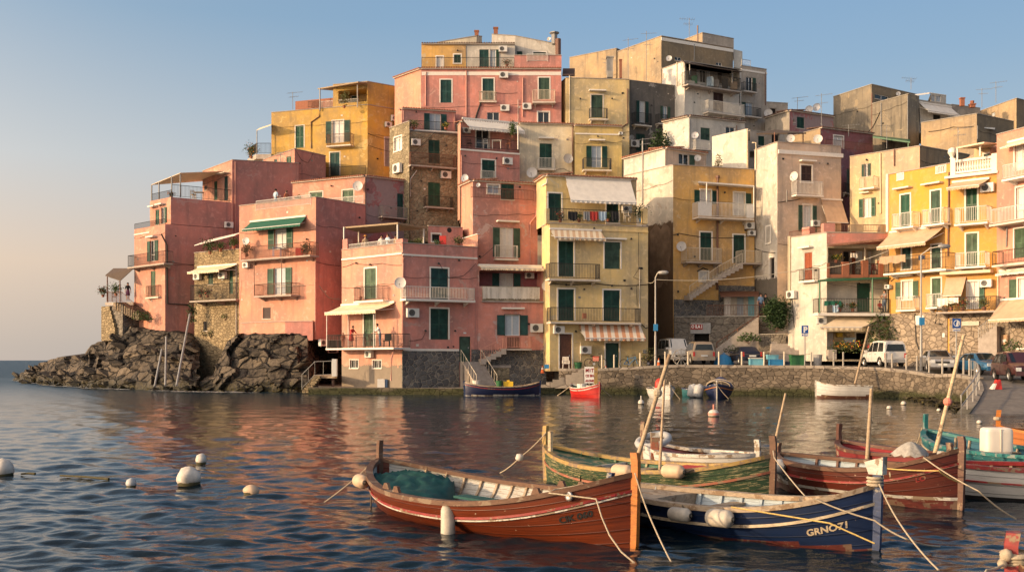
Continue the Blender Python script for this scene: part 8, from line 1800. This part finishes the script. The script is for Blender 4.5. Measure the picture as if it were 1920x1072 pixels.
person(a.at(240, 290, -1.2), 1.75, 'person with a straw hat under the pink house roof pergola', .3, 'cl_tan', 'cl_tan', 'hair_brown', 'stand', hat='cl_orange'); person(a.at(325, 290, -1.2), 1.75, 'person in white in the middle of the pink house roof pergola', .2, 'cl_white', 'cl_white', 'hair_dark', 'stand'); person(a.at(358, 285, -1.0), 1.75, 'person in a pale blue shirt under the pink house roof pergola', -.6, 'cl_lightblue', 'cl_jeans', 'hair_brown', 'hold'); person(a.at(400, 285, -1.6), 1.7, 'person in orange at the right of the pink house roof pergola', -.8, 'cl_orange', 'cl_orange', 'hair_dark', 'stand')
m = MB(); p = a.at(352, 762, .9); m.cbox(p+Vector((0, 0, .42)), .5, .5, .06, 'black'); m.cbox(p+Vector((.1, .22, .48)), .5, .06, .5, 'black')
for x in (-.2, .2):
    for y in (-.2, .2): m.bar(p+Vector((x, y, 0)), p+Vector((x, y, .42)), .035, 'black')
tag(build('chair', m), 'black chair at the right end of the lower pink house balcony', 'chair')
use(A8); f = F['26'][1]; person(f.at(868, 662, .45), 1.78, 'person in a grey top holding something at the right of the green framed balcony', -1.0, 'cl_grey', 'cl_jeans', 'hair_dark', 'hold', sleeves=False); person(f.at(832, 662, .7), 1.25, 'seated person in black and red on the green framed balcony', .2, 'cl_red', 'cl_black', 'hair_dark', 'sit')
use(Q4); person(ZW(905, 420, 87.2), 1.75, 'person in a blue and white shirt standing beside the hut', .2, 'cl_blue', 'cl_navy', 'hair_dark', 'stand'); person(ZW(940, 422, 87.4), 1.75, 'person in black beside the one in blue at the hut', -.4, 'cl_black', 'cl_black', 'hair_dark', 'stand')


# ================================================================== chairs and boxes on the terraces
def stool_chair(p, k, label, rz=0):
    r = empty('chair', p); tag(r, label, 'chair'); ca, sa = math.cos(rz), math.sin(rz); q = lambda x, y, z: p+Vector((ca*x-sa*y, sa*x+ca*y, z))
    for x in (-.19, .19):
        for y in (-.19, .19): m = MB(); m.bar(q(x, y, 0), q(x, y, .45), .03, k); build('leg', m, r)
    m = MB(); m.cbox(p+Vector((0, 0, .45)), .44, .44, .04, k, rz); build('seat', m, r); m = MB(); m.bar(q(-.19, .2, .49), q(-.19, .24, .92), .03, k); m.bar(q(.19, .2, .49), q(.19, .24, .92), .03, k)
    for z in (.62, .76, .9): m.bar(q(-.19, .22, z), q(.19, .22, z), .045, k)
    build('backrest', m, r); return r
def table(p, w, k, label):
    r = empty('table', p); tag(r, label, 'table'); m = MB(); m.cbox(p+Vector((0, 0, .72)), w, w*.7, .04, k); build('tabletop', m, r)
    for x in (-.42, .42):
        for y in (-.28, .28): m = MB(); m.bar(p+Vector((x*w, y*w, 0)), p+Vector((x*w, y*w, .72)), .035, k); build('leg', m, r)
use(Z3)
stool_chair(ZW(470, 800, 98.0), 'wood_dark', 'dark chair at the left of the narrow pink house terrace', .3); stool_chair(ZW(572, 800, 98.2), 'plastic_white', 'white chair in the middle of the narrow pink house terrace', .1); table(ZW(640, 802, 98.4), .9, 'plastic_white', 'white table on the narrow pink house terrace'); stool_chair(ZW(715, 802, 98.6), 'terracotta_plain', 'reddish chair at the right of the narrow pink house terrace', -.3)
use(Z7); bx = [(935, 425, 'plastic_green', 'green box'), (1040, 445, 'cl_lightblue', 'pale blue box'), (1075, 450, 'slab_grey', 'grey box'), (1140, 455, 'black', 'black box'), (1200, 465, 'cl_tan', 'tan box')]
for i, (x, y, k, lb) in enumerate(bx): m = MB(); p = ZW(x, y+28, 111.0+i*.5-.2); m.cbox(p, .6+.1*(i % 3), .4, .7+.2*(i % 2), k); m.cbox(p+Vector((.05, -.03, .7+.2*(i % 2))), .5, .45, .07, k); tag(build('storage_box', m), lb+' on the cluttered roofed balcony below the highest block', 'box')
use(A1); table(ZW(590, 262, 100.8), .9, 'wood_pale', 'wooden table on the far left roof terrace'); stool_chair(ZW(560, 260, 100.2), 'wood_pale', 'wooden chair on the far left roof terrace', .8); stool_chair(ZW(105, 846, 103.0), 'iron_rust', 'red chair on the headland terrace', .5)
use(Z4); f = F['30'][0]; table(f.at(240, 326, .45), .7, 'cl_blue', 'blue table on the balcony under the green awning'); stool_chair(f.at(290, 327, .45), 'wood_dark', 'dark chair on the balcony under the green awning', .6)
use(Z5); f = F['40'][0]; table(f.at(215, 764, .8), .8, 'wood_dark', 'dark table on the lower pink house balcony'); stool_chair(f.at(260, 764, .7), 'wood_dark', 'dark chair beside the table on the lower pink house balcony', -.4)
use(Z6); f = F['42'][1]; table(f.at(330, 298, -.9), .9, 'wood_dark', 'dark table on the yellow house terrace'); stool_chair(f.at(500, 298, -.8), 'plastic_white', 'white chair on the yellow house terrace', .2)
use(A8); f = F['26'][1]; stool_chair(f.at(655, 385, -.9), 'wood_dark', 'dark chair behind the orange pillar parapet', .4); table(f.at(690, 385, -1.0), .8, 'wood_pale', 'pale table behind the orange pillar parapet'); stool_chair(f.at(790, 385, -.9), 'plastic_red', 'red chair behind the orange pillar parapet', -.4)
use(A8); cloth(f, 615, 215, 668, 250, 'canvas_white', 'white cloth hanging in the opening above the green framed balcony', -.2, seed=15)
use(Q2); cloth(F['26'][0], 0, 0, 1, 1, 'cl_red', 'x', 0) if False else None
# ================================================================== light, air, camera
def world():
    w = bpy.data.worlds.new('World'); SC.world = w; w.use_nodes = True; nt = w.node_tree; N = nt.nodes.new; K = nt.links.new
    sky = N('ShaderNodeTexSky'); sky.sky_type = 'NISHITA'; sky.sun_disc = False
    sky.sun_elevation = rad(SUN_EL); sky.sun_rotation = SUN_AZ; sky.altitude = 0; sky.air_density = SKY_AIR; sky.dust_density = SKY_DUST; sky.ozone_density = SKY_OZ
    # dusk haze: the low sky is warm and pale towards the sun, bluer away from it
    tc = N('ShaderNodeTexCoord'); sp = N('ShaderNodeSeparateXYZ'); K(tc.outputs['Generated'], sp.inputs[0])
    def ramp(st):
        r = N('ShaderNodeValToRGB'); K(sp.outputs[2], r.inputs[0]); e = r.color_ramp.elements; r.color_ramp.interpolation = 'LINEAR'
        for i, (p, c) in enumerate(st):
            q = e[i] if i < 2 else e.new(p); q.position = p; q.color = (*c, 1)
        return r.outputs[0]
    A = ramp([(0, (.46, .40, .36)), (.012, (.47, .41, .365)), (.085, (.66, .53, .42)), (.175, (.50, .54, .565)), (.30, (.216, .361, .515)), (.50, (.14, .27, .44))])
    B = ramp([(0, (.40, .42, .43)), (.085, (.52, .54, .54)), (.175, (.40, .51, .60)), (.26, (.285, .435, .60)), (.335, (.225, .385, .59)), (.50, (.15, .28, .47))])
    m = N('ShaderNodeMapRange'); m.interpolation_type = 'SMOOTHSTEP'; K(sp.outputs[0], m.inputs[0]); m.inputs[1].default_value = -.5; m.inputs[2].default_value = .25
    mx = N('ShaderNodeMix'); mx.data_type = 'RGBA'; K(m.outputs[0], mx.inputs[0]); K(A, mx.inputs[6]); K(B, mx.inputs[7])
    sc_ = N('ShaderNodeMix'); sc_.data_type = 'RGBA'; sc_.blend_type = 'MULTIPLY'; sc_.inputs[0].default_value = 1; K(mx.outputs[2], sc_.inputs[6]); g = HAZE/(2**EXPO*SKY_STR); sc_.inputs[7].default_value = (g, g, g, 1)
    h = N('ShaderNodeMapRange'); h.interpolation_type = 'SMOOTHSTEP'; K(sp.outputs[2], h.inputs[0]); h.inputs[1].default_value = .36; h.inputs[2].default_value = .60
    fx = N('ShaderNodeMix'); fx.data_type = 'RGBA'; K(h.outputs[0], fx.inputs[0]); K(sc_.outputs[2], fx.inputs[6]); K(sky.outputs[0], fx.inputs[7])
    # bright warm aureole of hazy air around the low sun, which stands outside the frame at left
    dt = N('ShaderNodeVectorMath'); dt.operation = 'DOT_PRODUCT'; K(tc.outputs['Generated'], dt.inputs[0]); dt.inputs[1].default_value = (SUN_DIR.x*math.cos(rad(SUN_EL)), SUN_DIR.y*math.cos(rad(SUN_EL)), math.sin(rad(SUN_EL)))
    a1 = N('ShaderNodeMath'); a1.operation = 'MULTIPLY_ADD'; K(dt.outputs['Value'], a1.inputs[0]); a1.inputs[1].default_value = .5; a1.inputs[2].default_value = .5
    a2 = N('ShaderNodeMath'); a2.operation = 'POWER'; K(a1.outputs[0], a2.inputs[0]); a2.inputs[1].default_value = 6.5
    a3 = N('ShaderNodeMix'); a3.data_type = 'RGBA'; K(a2.outputs[0], a3.inputs[0]); a3.inputs[6].default_value = (0, 0, 0, 1); q = AUREOLE/(2**EXPO*SKY_STR); a3.inputs[7].default_value = (q, q*.76, q*.52, 1)
    ad = N('ShaderNodeMix'); ad.data_type = 'RGBA'; ad.blend_type = 'ADD'; ad.inputs[0].default_value = 1; K(fx.outputs[2], ad.inputs[6]); K(a3.outputs[2], ad.inputs[7]); fx = ad
    K(fx.outputs[2], nt.nodes['Background'].inputs[0]); nt.nodes['Background'].inputs[1].default_value = SKY_STR
SUN_EL = 11.0; SUN_DIR = Vector((-.94, -.34, 0)).normalized()
SUN_AZ = math.atan2(SUN_DIR.x, SUN_DIR.y)
SKY_STR = .12; SKY_AIR = 1.0; SKY_DUST = 1.6; SKY_OZ = 2.2; EXPO = .38; HAZE = 1.03; AUREOLE = 4.7
world()
L = bpy.data.lights.new('sun', 'SUN'); L.energy = 3.7; L.angle = rad(1.2); L.color = (1.0, .68, .37)
so = bpy.data.objects.new('sun', L); COL.objects.link(so)
d = Vector((SUN_DIR.x*math.cos(rad(SUN_EL)), SUN_DIR.y*math.cos(rad(SUN_EL)), math.sin(rad(SUN_EL))))
so.rotation_euler = d.to_track_quat('Z', 'Y').to_euler()
cam = bpy.data.cameras.new('camera'); co = bpy.data.objects.new('camera', cam); COL.objects.link(co)
co.location = (0, 0, CAMZ); co.rotation_euler = (rad(90), 0, 0); cam.lens = 36*FPX/1920; cam.sensor_width = 36; cam.shift_y = (CY-536)/1920; cam.clip_end = 20000; cam.clip_start = .1
SC.camera = co
SC.view_settings.view_transform = 'Standard'; SC.view_settings.look = 'None'; SC.view_settings.exposure = EXPO; SC.view_settings.gamma = 1
SC.cycles.max_bounces = 6; SC.cycles.diffuse_bounces = 3; SC.cycles.glossy_bounces = 4; SC.cycles.use_denoising = True
